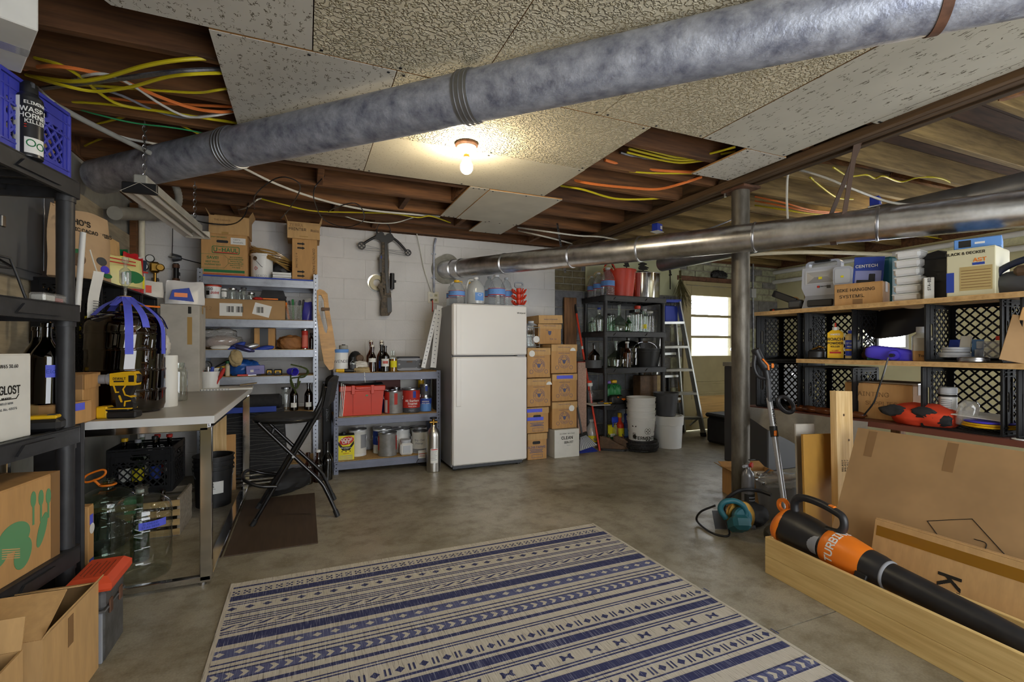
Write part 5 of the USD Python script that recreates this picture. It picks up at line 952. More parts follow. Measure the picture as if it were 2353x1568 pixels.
part(t, 'body', lathe([(0, 0), (r, 0), (r, h - .02), (r + .003, h - .018), (r + .003, h), (r - .006, h), (r - .006, h - .012), (0, h - .012)], 32), m_white); part(t, 'bail', tube([(-r * .7, -r * .8, h * .82), (0, -r * 1.06, h * .5), (r * .95, -r * .4, h * .3)], .002, 6), m_dgpl); part(t, 'diamond', J(wrap(mv(ext(sg.Polygon([(-.018, 0), (0, -.018), (.018, 0), (0, .018)]).difference(sg.Polygon([(-.013, 0), (0, -.013), (.013, 0), (0, .013)])), .0006), -.045, h * .42), r)), m_redp); part(t, 'exclamation', wrap(mv(txt('!', .013, True), -.045, h * .42), r + .0004), m_ink); part(t, 'ear', wrap(mv(ext(sg.Point(0, 0).buffer(.018), .004), -.05, h * .8), r), m_leath); part(t, 'lettering', wrap(mv(txt('DEXCO', .018), .0, h * .14), r), m_gpl)
x, w, h = slot(572, 666, 555, z, 4.65); tc = thing('hose_coil', 'coil of clear amber tubing draped over the white pail', 'hose', (x, 4.80, z + .17), (0, 20, 0)); m_hose = THIN('amber_hose', (.72, .50, .18), .9, .05, .35, (.62, .42, .14))
for k in range(7): part(tc, 'loop', tube([(math.cos(a) * (.185 - .006 * (k % 3)), math.sin(a) * .125, .012 * k + .012 * math.sin(3 * a + k)) for a in np.linspace(0, 2 * math.pi, 33)[:-1]], .008, 7, True), m_hose)
x, w, h = slot(626, 669, 626, z, 4.62); t = thing('tile_stack', 'stack of white tiles at the front of the white rack top', 'tiles', (x, 4.66, z))
for k in range(3): part(t, 'tile', bx(.002 * (k % 2), 0, h / 3 * k, w, .1, h / 3 - .002, .002), m_white)
x, w, h = slot(626, 666, 596, z, 4.75); solo('dark_bag', blob(w, .14, h, .16, 2.4, 33), m_resin, 'dark crumpled bag between the amber hose and the tile stack', 'bag', (x, 4.81, z))
x, w, h = slot(671, 729, 549, z, Y); t = thing('paint_carton', 'tall carton marked for paint with printed arrows on the white rack', 'box', (x, Y + .15, z), 0); d = .28; carton(t, w, d, h, m_kraft, True, m_tape)
ar = sg.Polygon([(-.03, -.007), (.01, -.007), (.01, -.014), (.032, 0), (.01, .014), (.01, .007), (-.03, .007)])
for zz in (h * .88, h * .78, h * .22, h * .12): on_face(t, ext(ar, .0006), w, d, -.03, zz, m_ink, name='arrow_print')
part(t, 'lettering', dec(txt('CONTENTS: PAINT', .018), (w * .36, -d / 2 - .001, h * .48), (0, 0, -1), (1, 0, 0)), m_ink); part(t, 'lettering', dec(txt('4-1 GALLONS', .014), (-w * .32, -d / 2 - .001, h * .48), (0, 0, -1), (1, 0, 0)), m_ink)
z2 = z + h + .001; x, w, h = slot(660, 735, 508, z2, Y); t = thing('printer_box', 'carton handwritten for printer rolls on top of the paint carton', 'box', (x, Y + .14, z2), 0); d = .26; carton(t, w, d, h - .01, m_kraft2, False, flaps=[('b', 30, .05), ('l', 20, .07), ('r', 20, .07)]); words(t, 'ZEBRA', w, d, -.06, h * .74, .026, m_tape); words(t, 'PRINTER', w, d, -.05, h * .52, .024, m_ink); words(t, 'Rolls', w, d, .09, h * .5, .022, m_ink); on_face(t, lab(.07, .008), w, d, .0, .02, m_ctape, name='tape')
# second level
z = R2[4] + .001; x, w, h = slot(463, 655, 688, z, 4.60); t = thing('long_carton', 'long low carton with two shipping labels on the white rack', 'box', (x, 4.70, z), 0); d = .18; carton(t, w, d, h, m_kraftd, True, m_ctape)
on_face(t, lab(.165, .105), w, d, -.10, h * .46, m_paper, name='shipping_label'); on_face(t, dec(lab(.13, .10), (0, 0, 0), (math.cos(-.25), math.sin(-.25), 0), (-math.sin(-.25), math.cos(-.25), 0)), w, d, .13, h * .48, m_paper, name='shipping_label')
for (x_, dx) in ((-.13, 0), (-.06, 0), (.09, 0)): on_face(t, J(*[mv(lab(.003 + .002 * (k % 3), .05), .009 * k, 0) for k in range(6)]), w, d, x_, h * .48, m_ink, name='barcode', lift=.001)
words(t, '12', w, d, -.26, h * .5, .03, m_tape)
zt = z + h + .0005
x, w, h = slot(470, 508, 655, zt, 4.64); t = thing('joint_tub', 'white tub with a red lid on the long carton', 'tub', (x, 4.66, zt), 0); r = w / 2; part(t, 'tub', lathe([(0, 0), (r * .9, 0), (r, h - .014), (0, h - .014)], 28), m_white); part(t, 'lid', cyl(r + .003, h - .015, h, 28, b=.003), m_red); part(t, 'lettering', J(wrap(mv(txt('USG', .018, True), -.02, h * .68), r), wrap(mv(lab(.03, .035), -.035, h * .4), r)), m_ink); part(t, 'lettering', wrap(mv(txt('Joint', .02, True), .02, h * .42), r), m_redp)
for k, (u0, u1, vt, y, cap_, l_) in enumerate(((508, 522, 665, 4.64, m_white, 'small jar with a paper label next to the red-lidded tub'), (523, 545, 664, 4.64, m_can, 'widest of the clear jars on the long carton'), (546, 556, 668, 4.72, m_can, 'narrow clear jar behind the widest jar'), (553, 567, 662, 4.66, m_dgpl, 'tallest clear jar with a dark lid on the long carton'), (568, 586, 674, 4.64, m_can, 'short clear jar at the right end of the jars'))):
    x, w, h = slot(u0, u1, vt, zt, y); bottle('glass_jar', l_, 'jar', (x, y, zt), w / 2, h, w * .4, h * .7, h * .82, m_glass, cap_, .014, lbl=[(.015, .06, -50, 50, m_paper)] if k == 0 else None, n=20)
x, w, h = slot(597, 657, 668, zt + .02, 4.66); t = thing('black_case', 'long black tool case lying behind the jars on the white rack', 'case', (x, 4.72, zt + .002), 0); part(t, 'case', fm(m3.Manifold.hull_points(np.array([(a * sx, b * sy, c) for (a, b, c) in ((w / 2, .07, 0), (w / 2, .08, .02), (w / 2 - .02, .06, h + .02)) for sx in (-1, 1) for sy in (-1, 1)]))), m_resin); part(t, 'seam', bx(0, 0, h * .5, w + .004, .158, .004), m_resind); part(t, 'orange_tray', bx(-.02, -.08, .004, w * .6, .03, .012, .002), m_orange)
x, w, h = slot(585, 600, 684, zt, 4.64); solo('red_cloth', blob(w * 1.4, .06, h * 1.1, .2, 3, 5), m_redp, 'dark red rag beside the black tool case', 'rag', (x, 4.63, zt))
x, w, h = slot(659, 694, 702, z, 4.64); t = thing('clear_bin', 'clear plastic bin of pens and tools on the white rack', 'bin', (x, 4.68, z)); part(t, 'bin', mv(J(box(-w / 2, w / 2, -.06, -.057, 0, h), box(-w / 2, w / 2, .057, .06, 0, h), box(-w / 2, -w / 2 + .003, -.057, .057, 0, h), box(w / 2 - .003, w / 2, -.057, .057, 0, h), box(-w / 2, w / 2, -.06, .06, 0, .003)), 0, 0, 0), m_pet)
for k, m_ in enumerate((m_orange, m_dgpl, m_green, m_gpl, m_black, m_resin)): part(t, 'tool', mv(ro(bx(0, 0, 0, .018, .02, h * 1.25 + .01 * (k % 3), .004), 6 * (k - 3), 4 * k - 10), (k - 2.5) * w / 7, .01 * (k % 3 - 1), .006), m_)
x, w, h = slot(694, 718, 694, z, 4.66); t = pouch('blue_bag', 'violet-blue printed bag at the right end of the rack above the bright beam', w, h, .06, (x, 4.68, z), 0, FLAT('violet_foil', '3d3a95', .35), 12); part(t, 'green_strip', bx(-w / 2 - .006, -.01, 0, .01, .02, h * .8), m_green)
# third level
z = R2[3] + .001
x, w, h = slot(455, 545, 762, z, 4.66); t = thing('wrapped_bundle', 'plastic-wrapped bundle of bags at the left of the middle rack shelf', 'bundle', (x + .02, 4.72, z)); part(t, 'bundle', blob(w * .95, .22, h, .14, 2.6, 51, pw=.8), m_cbag); part(t, 'filling', blob(w * .8, .17, h * .8, .1, 2.2, 52, pw=.8), MAT('pinkish_foam', 'a98a7a', .9)); part(t, 'upper_bag', mv(blob(.13, .14, .07, .14, 2.6, 53), -w * .3, -.05, h * .68), m_cbag); part(t, 'upper_bag', mv(blob(.17, .14, .07, .14, 2.6, 54), .02, -.04, h * .75), m_cbag)
fish = [(545, 792, m_navyp, 25, 'blue metallic wrapped parcel, uppermost of four on the middle rack shelf', .12), (570, 795, m_silv, 15, 'silver metallic wrapped parcel on the middle rack shelf', .15), (608, 800, m_navyp, 10, 'blue metallic wrapped parcel right of the silver one', .13), (562, 806, FLAT('violet_foil2', '4a4a78', .25, .5), -18, 'violet metallic wrapped parcel overhanging the middle rack beam', .14)]
for k, (u, v, m_, a, l_, ln) in enumerate(fish):
    p = ony(u, v, 4.60 + .02 * (k == 1)); t = thing('foil_parcel', l_, 'parcel', (p[0], 4.60 - .03 * (k == 3), max(p[2] - .012, z + .006)), (0, -a, 0)); part(t, 'parcel', ro(sc(blob(1, 1, 1, .05, 3, k, flat=False), ln * 1.1, .06, .045), 0, 0, 0), m_); part(t, 'tail', mv(sc(blob(1, 1, 1, .1, 3, k, sub=2, flat=False), .03, .04, .02), -ln * .52, 0, 0), m_)
x, w, h = slot(583, 632, 754, z, 4.68); t = thing('small_carton', 'small cardboard box with a strip of dark tape on the middle rack shelf', 'box', (x, 4.78, z)); carton(t, w, .16, h, m_kraft, True, m_tape); on_face(t, lab(w * .4, h * .98), w, .16, -.005, h / 2, m_dgpl, name='dark_tape')
x, w, h = slot(640, 692, 770, z, 4.64); solo('paper_bag', blob(w, .14, h, .18, 3, 61, pw=.8), MAT('crumpled_kraft', '8a5a2c', .7, var=.2, scale=14, bump=.4), 'crumpled brown paper bag on the middle rack shelf', 'bag', (x, 4.70, z))
x, w, h = slot(693, 708, 757, z, 4.63); t = thing('red_canister', 'red cylindrical canister near the right post of the rack', 'canister', (x, 4.65, z)); part(t, 'body', cyl(w / 2, 0, h - .012, 24, b=.002), m_redp); part(t, 'lid', cyl(w / 2 + .002, h - .014, h, 24, b=.002), m_can); part(t, 'print', band(w / 2 + .0003, -60, 60, .02, h * .7), FLAT('pink_print', 'cf6a5a', .6)); part(t, 'base', cyl(w / 2 + .001, 0, .008, 24), m_can)
bottle('dark_bottle', 'small dark bottle beside the red canister', 'bottle', (xy(716, 4.66), 4.66, z), .022, .14, .01, .09, .115, m_damber, m_black, n=18)
p = ony(506, 806, 4.56); solo('white_cloth_tip', blob(.14, .05, .035, .1, 2.4, 71), m_whcl, 'small white cloth lying on the edge under the wrapped bundle', 'cloth', (p[0], 4.60, z))
# fourth level
z = R2[2] + .001
x, w, h = slot(463, 514, 846, z, 4.64); t = thing('storage_tub', 'white tapered tub holding cans on the lowest crowded rack shelf', 'tub', (x, 4.68, z)); part(t, 'tub', fm(m3.Manifold.hull_points(np.array([(a * sx, b * sy, c) for (a, b, c) in ((w * .4, .055, 0), (w * .5, .07, h)) for sx in (-1, 1) for sy in (-1, 1)])) - m3.Manifold.hull_points(np.array([(a * sx, b * sy, c) for (a, b, c) in ((w * .38, .05, .004), (w * .48, .066, h + .01)) for sx in (-1, 1) for sy in (-1, 1)]))), m_white); cn = part(t, 'can', mv(ro(cyl(.036, -.03, .05, 24, b=.003), 90), -w * .28, -.03, h + .022), m_can); part(cn, 'can_ring', mv(ro(lathe([(.02, .05), (.03, .05), (.03, .053), (.02, .053), (.02, .05)], 24), 90), -w * .28, -.03, h + .022), m_dgpl); part(t, 'tool', mv(ro(bx(0, 0, 0, .05, .06, .12, .01), 0, 60), .02, 0, h * .8), m_resin); part(t, 'tool', mv(ro(bx(0, 0, 0, .02, .03, .1, .004), 0, 75), .02, -.03, h * .85), m_yell)
x, w, h = slot(517, 528, 818, z, 4.61); bottle('glue_bottle', 'cream glue bottle with a green nozzle on the rack', 'bottle', (x, 4.62, z), w / 2, h * .72, w * .3, h * .5, h * .6, FLAT('cream_plastic', 'cbb995', .5), m_green, .02); 
x, w, h = slot(530, 592, 826, z, 4.66); solo('blue_sack', blob(w, .16, h, .16, 2.8, 81, pw=.8), MAT('blue_film', '2358a8', .3, var=.15), 'crumpled bright blue plastic sack on the rack', 'sack', (x, 4.71, z))
p = ony(543, 830, 4.57); solo('hanging_sack', blob(.085, .05, .12, .16, 2.6, 82, flat=False), m_tan2, 'small tan cloth sack hanging over the rack beam', 'sack', (p[0], 4.55, zy(543, 818, 4.56) - .02))
x, w, h = slot(566, 608, 836, z, 4.59); t = thing('lilac_box', 'flat lilac box with a white label at the front of the rack', 'box', (x, 4.62, z + .012), (0, -3, 0)); part(t, 'box', bx(0, 0, 0, w, .07, h * .72, .003), FLAT('lilac_card', '8582b8', .6)); part(t, 'label', bx(-w * .18, -.0357, .02, w * .18, .001, .02), m_paper); part(t, 'lettering', dec(txt('Glide', .012), (w * .1, -.036, .04), (1, 0, 0), (0, 0, 1)), m_navyp); part(t, 'box_base', bx(0, .0, -.012, w * .6, .05, .012), m_resind)
for k, (u0, u1) in enumerate(((612, 626), (629, 648))):
    x, w, h = slot(u0, u1, 849, z, 4.59); t = thing('battery_pack', '%s yellow and black tool battery on the rack' % ('narrower', 'wider')[k], 'battery', (x, 4.61, z)); part(t, 'body', bx(0, 0, 0, w, .06, h, .006), m_black); part(t, 'shell', bx(0, -.002, h * .3, w * .9, .06, h * .6, .006), m_yell); part(t, 'slot', bx(0, -.032, h * .4, w * .4, .004, h * .25), m_dgpl)
x, w, h = slot(555, 590, 856, z, 4.58); t = thing('pliers', 'red-handled pliers lying at the front of the rack', 'pliers', (x, 4.59, z), 8); part(t, 'handle', J(bx(-.05, .008, 0, .08, .012, .014, .004), bx(-.05, -.012, 0, .08, .012, .014, .004)), m_red); part(t, 'jaw', bx(.02, 0, 0, .07, .022, .012, .004), m_steel)
x, w, h = slot(652, 676, 834, z, 4.6); t = thing('violet_cup', 'violet ribbed cup lying on the rack', 'cup', (x, 4.62, z + .03), (90, 0, 30)); part(t, 'cup', cup(.022, .034, .10, .003, 24), m_purple); part(t, 'ribs', J(*[lathe([(.024 + .0012 * k, .01 * k), (.0265 + .0012 * k, .01 * k + .003), (.0245 + .0012 * k, .01 * k + .006)], 24) for k in range(1, 9)]), m_purple, kind='stuff')
st = thing('webbing_strap', 'olive green webbing strap hanging in loops over the rack edge', 'strap'); m_oliv = FLAT('olive_webbing', '3f4a1c', .85)
for k, pts in enumerate(([(668, 838), (690, 843), (706, 850), (700, 866), (680, 868), (668, 872), (672, 890), (682, 892), (690, 876)], [(672, 850), (668, 868), (676, 892), (680, 905)], [(690, 842), (708, 852), (704, 862), (688, 866), (684, 890)])):
    part(st, 'loop', tube(spl([np.array(ony(u, v, 4.56 - .004 * k)) for u, v in pts], 5), .006, 6), m_oliv)
for k in range(2):
    p = ony((674, 711)[k], 935, 4.72); t = bottle('swing_bottle', 'dark swing-top bottle below the rack, %s of the olive strap' % ('left', 'right')[k], 'bottle', (xy((675, 709)[k], 4.66), 4.66, R2[1] + .001), .036, .24, .014, .13, .19, m_damber, swing=True, n=20, lbl=[(.03, .07, -40, 40, m_paper)])
bottle('glass_jar', 'clear jar on the low rack shelf left of the swing-top bottles', 'jar', (xy(657, 4.7), 4.7, R2[1] + .001), .045, .2, .034, .14, .17, m_glass, m_can, .016)
# ================================================================ on the white wall
YC = 4.93
def zp(x, y, u0=780., v0=520., s=7.128):
    p = ony(u0 + x / s, v0 + y / s, YC); return p[0], p[2]
def wpoly(pts, th, **k):
    return up(ext(sg.Polygon([zp(*p) for p in pts]).buffer(k.get('b', .002)), th, k.get('hs')))
m_camo = MAT('camo', '5a4a34', .6, var=.3, scale=45, c2='14110d', bump=.1)
t = thing('crossbow', 'camouflage crossbow hanging nose-up on the white back wall', 'crossbow', (0, 0, 0))
P_ = lambda n, m, mat, y: part(t, n, mv(m, 0, y, 0), mat)
P_('riser', wpoly([(560, 200), (620, 130), (680, 100), (720, 130), (720, 160), (750, 165), (770, 140), (800, 130), (850, 140), (880, 190), (870, 240), (780, 290), (690, 280), (650, 225)], .03), m_black, YC)
P_('stock', wpoly([(690, 280), (775, 280), (800, 600), (790, 900), (830, 1100), (845, 1400), (800, 1465), (680, 1470), (675, 1350), (690, 1200), (650, 1040), (620, 1000), (640, 960), (690, 930), (690, 600)], .045, hs=[sg.Polygon([zp(*p) for p in ((698, 1030), (726, 1030), (722, 1140))])]), m_camo, YC)
P_('rail', wpoly([(730, 280), (770, 280), (780, 900), (800, 1100), (760, 1100), (735, 700)], .01), m_black, YC - .045)
def wrod(pts, r, y): return tube(spl([(zp(*p)[0], y, zp(*p)[1]) for p in pts], 5) if len(pts) > 2 else [(zp(*p)[0], y, zp(*p)[1]) for p in pts], r, 8)
P_('limb', wrod([(600, 175), (500, 225), (395, 290)], .012, YC - .02), m_black, 0); P_('limb', wrod([(850, 185), (960, 270), (1090, 415)], .012, YC - .02), m_black, 0)
for (x, y, r) in ((362, 322, 62), (1118, 438, 55)):
    c = zp(x, y); P_('cam_wheel', mv(up(ext(sg.Point(0, 0).buffer(r / 7.128 * .0043).difference(shapely.union_all([sg.Point(math.cos(a) * r * .0003, math.sin(a) * r * .0003).buffer(r * .00017) for a in (0, 1.57, 3.14, 4.71)])), .02)), c[0], 0, c[1]), m_black, YC)
for a, b in (((420, 320), (640, 370)), ((410, 365), (690, 385)), ((400, 390), (690, 430)), ((775, 390), (1065, 415)), ((775, 400), (1075, 460)), ((775, 435), (1090, 488)), ((800, 290), (798, 860))): P_('string', wrod([a, b], .0022, YC - .022), m_gpl, 0)
P_('scope', wrod([(850, 785), (850, 1040)], .022, YC - .05), m_black, 0); P_('scope_knob', wrod([(880, 915), (912, 915)], .012, YC - .05), m_black, 0); P_('scope_mount', wpoly([(800, 880), (860, 880), (860, 1050), (800, 1060)], .03), m_black, YC - .02)
P_('quiver', wpoly([(650, 490), (690, 470), (690, 770), (655, 760)], .02), m_black, YC - .02); P_('quiver_label', wpoly([(668, 500), (684, 500), (684, 545), (668, 540)], .001, b=.0), m_navyp, YC - .041); P_('butt_pad', wpoly([(770, 1180), (835, 1180), (840, 1400), (780, 1420)], .012), m_black, YC - .04)
c = zp(720, 75); P_('stirrup', tube([(c[0] + .066 * math.cos(a), YC - .015, c[1] - .01 + .085 * math.sin(a)) for a in np.linspace(-.9, math.pi + .9, 24)], .0075, 8), m_black, 0)
c = zp(625, 920); t = thing('tape_roll', 'translucent yellowish roll of tape on the wall behind the crossbow', 'tape roll', (c[0], 4.985, c[1])); part(t, 'ring', up(mv(ext(sg.Point(0, 0).buffer(.075).difference(sg.Point(0, 0).buffer(.037)), .03), 0, 0, -.01)), FLAT('cream_tape', 'b9ac84', .4)); part(t, 'flange', up(mv(ext(sg.Point(0, 0).buffer(.09).difference(sg.Point(0, 0).buffer(.074)), .004), 0, 0, .0)), m_pet)
p = ony(996, 684, 4.99); t = thing('wall_outlet', 'cream wall outlet with a red plug below the conduit', 'outlet', (p[0], 4.998, p[2])); part(t, 'plate', bx(0, -.005, -.06, .118, .008, .12, .002), m_porc)
for x in (-.026, .026):
    for z in (-.028, .022): part(t, 'receptacle', bx(x, -.0095, z - .012, .03, .003, .026, .004), m_cream if x > 0 else m_wht)
part(t, 'slots', J(*[bx(.026 + s * .006, -.0115, z, .003, .001, .009) for s in (-1, 1) for z in (-.03, .02)]), m_black, kind='stuff'); part(t, 'plug', bx(-.022, -.03, -.04, .022, .04, .022, .004), m_dgpl); part(t, 'red_cord', tube(spl([(-.022, -.045, -.03), (-.018, -.05, -.07), (-.016, -.03, -.15)], 5), .005, 7), m_red)
p = ony(997, 600, 4.98); solo('wall_conduit', J(tube(spl([(p[0] + .02, 4.97, 2.27), (p[0] + .005, 4.975, 2.2), (p[0], 4.98, 2.1), (p[0], 4.98, 1.7)], 5), .011, 10), *[bx(p[0], 4.99, z, .05, .012, .014, .002) for z in (1.85, 2.1)]), m_galv, 'grey metal conduit running down the white wall to the outlet', 'conduit')
# bow-shaped wooden frame between the two racks
Yh = 4.62
hp = lambda pts: [(ony(420 + x / 5.228, 620 + y / 5.228, Yh)[0], ony(420 + x / 5.228, 620 + y / 5.228, Yh)[2]) for x, y in pts]
o = sg.Polygon(hp([(1615, 260), (1640, 245), (1690, 262), (1730, 300), (1750, 480), (1790, 700), (1830, 950), (1800, 1190), (1760, 1200), (1700, 1120), (1660, 900), (1615, 560)])).buffer(.012).buffer(-.008)
i1 = sg.Polygon(hp([(1628, 310), (1660, 310), (1690, 370), (1705, 520), (1740, 700), (1725, 770), (1700, 740), (1660, 600), (1628, 480)]))
t = thing('wooden_bow', 'varnished wooden bow-shaped hoop leaning between the white rack and the grey shelf', 'frame', (0, 0, 0), 0); part(t, 'frame', mv(up(ext(o.difference(i1), .05)), 0, Yh, 0), m_wood)
a, b = hp([(1605, 640)])[0], hp([(1755, 500)])[0]; part(t, 'collar', bx(b[0] - .03, Yh - .025, b[1], .07, .054, .03, .004), m_leath); part(t, 'strings', J(*[rod((hp([(1640 + 14 * k, 320)])[0][0], Yh - .02, hp([(0, 320)])[0][1]), (hp([(1660 + 14 * k, 640)])[0][0], Yh - .02, hp([(0, 640)])[0][1]), .0012, 5) for k in range(3)]), m_steel)
# ================================================================ grey bolt-together shelf
S3X0, S3X1, S3F, S3B = .235, 1.195, 4.53, 4.955
R3 = [.115, .505, .90]; S3X, S3Y = (S3X0 + S3X1) / 2, (S3F + S3B) / 2
t = thing('steel_shelf', 'blue-grey bolted steel shelf with three levels beside the refrigerator', 'shelf', (S3X, S3Y, 0)); rack(t, S3X1 - S3X0, S3B - S3F, R3, .905, m_slate, m_osb, .075)
z = R3[2] + .001
x, w, h = slot(764, 801, 803, z, 4.60); t = thing('lavender_pail', 'white pail with a blue rim hand-lettered for lavender', 'pail', (x, 4.62, z)); r = w / 2; part(t, 'pail', lathe([(0, 0), (r * .93, 0), (r, h - .025), (0, h - .025)], 32), m_white); part(t, 'rim', lathe([(0, h - .03), (r + .002, h - .03), (r + .003, h - .004), (r, h), (0, h)], 32), m_sky); part(t, 'lettering', wrap(mv(txt('LAVENDER', .026), .0, h * .48), r * .97), m_dgpl)
x, w, h2 = slot(779, 800, 794, z + h, 4.62); t = thing('tape_spool', 'grey tape spool lying on the lavender pail', 'spool', (x, 4.63, z + h + .0005)); part(t, 'roll', cyl(w / 2, 0, h2, 24, b=.004), m_gboard); part(t, 'core', cyl(w * .2, h2, h2 + .008, 16), m_black); part(t, 'plate', bx(-.02, 0, -.0001, .001, .001, .001), m_dgpl)
x, w, h = slot(801, 828, 803, z, 4.72); t = thing('respirator', 'black respirator mask with a green band on the grey shelf', 'mask', (x + .01, 4.74, z)); part(t, 'facepiece', blob(w * 1.2, .14, h, .06, 2.2, 90), m_resind); part(t, 'green_band', band(w * .56, -60, 60, h * .35, h * .42), m_green); part(t, 'filter', mv(ro(cyl(.035, 0, .03, 20, b=.006), 90), w * .3, -.05, h * .6), m_leath)
p = ony(810, 852, 4.57); bottle('spray_jar', 'small clear bottle with a dark sprayer in front of the respirator', 'bottle', (xy(811, 4.57), 4.575, z), .026, .135, .01, .085, .105, m_glass, m_black, .03, lbl=[(.02, .07, -70, 70, m_dgpl)], n=20)
t = thing('flashlight', 'yellow and black flashlight lying at the front left of the grey shelf', 'flashlight', (xy(772, 4.555), 4.556, z + .017), (0, 90, 0)); part(t, 'body', cyl(.0155, 0, .07, 16, b=.003), m_yell); part(t, 'head', cyl(.016, .07, .15, 16, b=.003), m_black)
p = ony(832, 850, 4.57); solo('rag', blob(.12, .09, .10, .22, 2.8, 91, pw=.9), m_whcl, 'crumpled off-white rag next to the small sprayer bottle', 'rag', (xy(831, 4.6), 4.62, z)); solo('paper_twist', blob(.13, .05, .045, .25, 3, 92), m_tan2, 'crumpled tan paper at the shelf edge below the rag', 'paper', (xy(833, 4.55), 4.555, z)); solo('white_tie', rod((xy(837, 4.525), 4.524, z), (xy(839, 4.525), 4.524, z - .09), .004), m_white, 'white cable tie hanging from the grey shelf top', 'cable tie')
def sb(u0, u1, vt, Y, zb, label, m, **k):
    x, w, h = slot(u0, u1, vt, zb, Y); return bottle(k.pop('name', 'bottle'), label, 'bottle', (x, Y, zb), w / 2, h, k.pop('nr', .014), h * k.pop('s', .5), h * k.pop('n_', .78), m, n=22, **k)
sb(842, 863, 786, 4.66, z, 'tall brown swing-top bottle at the back left of the bottles on the grey shelf', m_amber, swing=True); sb(866, 887, 786, 4.66, z, 'tall brown swing-top bottle standing behind the dark wine-style bottle', m_amber, swing=True)
sb(846, 865, 797, 4.57, z, 'shorter brown swing-top bottle with a white label on the grey shelf', m_amber, swing=True, lbl=[(.09, .125, -55, 55, m_paper)]); sb(870, 884, 792, 4.62, z, 'dark swing-top bottle just left of the labelled dark bottle', m_damber, swing=True, lbl=[(.03, .1, -60, 10, m_navyp)])
sb(875, 895, 795, 4.57, z, 'dark bottle with an oval paper label on the grey shelf', m_damber, s=.58, lbl=[(.05, .12, -55, 55, m_paper), (.075, .1, -30, 40, m_redp)])
for k, (u0, u1, Y_) in enumerate(((891, 908, 4.63), (896, 913, 4.56))): sb(u0, u1, 806, Y_, z, ('clear bottle of golden liquid behind the green-labelled one', 'clear bottle of golden liquid with a green label')[k], m_glass, nr=.012, s=.66, n_=.8, liquid=THIN('golden_liquid_%d' % k, (.9, .55, .06), .5, .05, .2, (.8, .5, .05)), lfill=.6, lbl=[(.04, .10, -55, 55, m_yelp)] if k else None)
x, w, h = slot(908, 974, 819, z, 4.64); t = thing('radio', 'silver and grey portable radio on the grey shelf', 'radio', (x, 4.72, z)); part(t, 'housing', up(mv(ext(rrect(w, h * .85, h * .36, 0, h * .44), .13), 0, 0, -.06)), m_gpl); part(t, 'front_panel', up(mv(ext(rrect(w * .55, h * .5, .01, -.01, h * .46), .004), 0, 0, .07)), m_dgpl); part(t, 'display', up(mv(ext(rrect(w * .2, h * .1, .004, 0, h * .62), .003), 0, 0, .074)), m_leath); part(t, 'top_panel', bx(0, .0, h * .86, w * .8, .1, h * .12, .008), m_dgpl)
for s in (-1, 1): q = part(t, 'speaker', up(mv(ext(sg.Point(s * w * .36, h * .45).buffer(h * .3), .006), 0, 0, .07)), m_dgpl); part(q, 'speaker_cone', up(mv(ext(sg.Point(s * w * .36, h * .45).buffer(h * .07), .004), 0, 0, .076)), m_gpl)
for s in (-1, 1): part(t, 'foot', cyl(.008, -.0, .006, 8, s * w * .35, -.05), m_black)
for k, (a, b, wd_) in enumerate((((1003, 712), (972, 850), .04), ((1010, 703), (995, 858), .055))):
    pa, pb = ony(a[0], a[1], 4.60), ony(b[0], b[1], 4.58); pb[2] = z + .03; t = thing('white_bar', '%s white slotted bar leaning against the refrigerator side' % ('narrow', 'wide')[k], 'bar', (0, 0, 0)); part(t, 'channel', bar(pb, pa, wd_, .016, (0, 1, 0)), m_white); part(t, 'slots', J(*[bar(pb + (pa - pb) * q - (pa - pb) * .008 + [0, -.0085, 0], pb + (pa - pb) * q + (pa - pb) * .008 + [0, -.0085, 0], .012, .002, (0, 1, 0)) for q in np.linspace(.08, .92, 14)]), m_gpl, kind='stuff')
# middle level
z = R3[1] + .001
x, w, h = slot(780, 886, 876, z, 4.57); t = thing('orange_tote', 'orange-red plastic tote with a folded lid on the grey shelf', 'tote', (x, 4.74, z), 0); d = .33; m_tote = MAT('orange_tote_plastic', 'cc3a20', .45, var=.04)
hull = lambda b0, d0, b1, d1, h0, h1: m3.Manifold.hull_points(np.array([(b * sx / 2, dd * sy / 2, c) for (b, dd, c) in ((b0, d0, h0), (b1, d1, h1)) for sx in (-1, 1) for sy in (-1, 1)]))
part(t, 'body', fm(hull(w * .84, d * .84, w * .95, d * .94, 0, h * .8) - hull(w * .82, d * .82, w * .94, d * .93, .004, h * .81)), m_tote); part(t, 'rim', bx(0, 0, h * .70, w, d, h * .16, .006), m_tote)
part(t, 'handle', bx(0, -d / 2 - .008, h * .76, w * .32, .018, .026, .005), m_tote)
for s in (-1, 1): part(t, 'rib', bx(s * w * .21, -d / 2 - .004, h * .62, .03, .012, h * .26, .003), m_tote); part(t, 'lid_flap', mv(ro(box(-w * .24, w * .24, -.14, .0, -.002, .002), 4 * s, -4 * s, 0), s * w * .25, .06, h * .885), m_resin); part(t, 'wall_rib', mv(ro(bx(0, 0, .01, .004, .006, h * .62), -4.5 * -1, 0, 0), s * w * .2, -d * .425, 0), m_tote)
part(t, 'green_sticker', bx(.035, -d / 2 - .002, h * .56, .02, .004, .012), m_green)
for k in range(3): solo('white_board', bx(0, 0, 0, .006, .3, .30 - .01 * k, .001), m_paper, '%s white sheet standing left of the orange tote' % ('outermost', 'middle', 'innermost')[k], 'sheet', (S3X0 + .052 + .011 * k, 4.72, z), (0, 3 + k, 0))
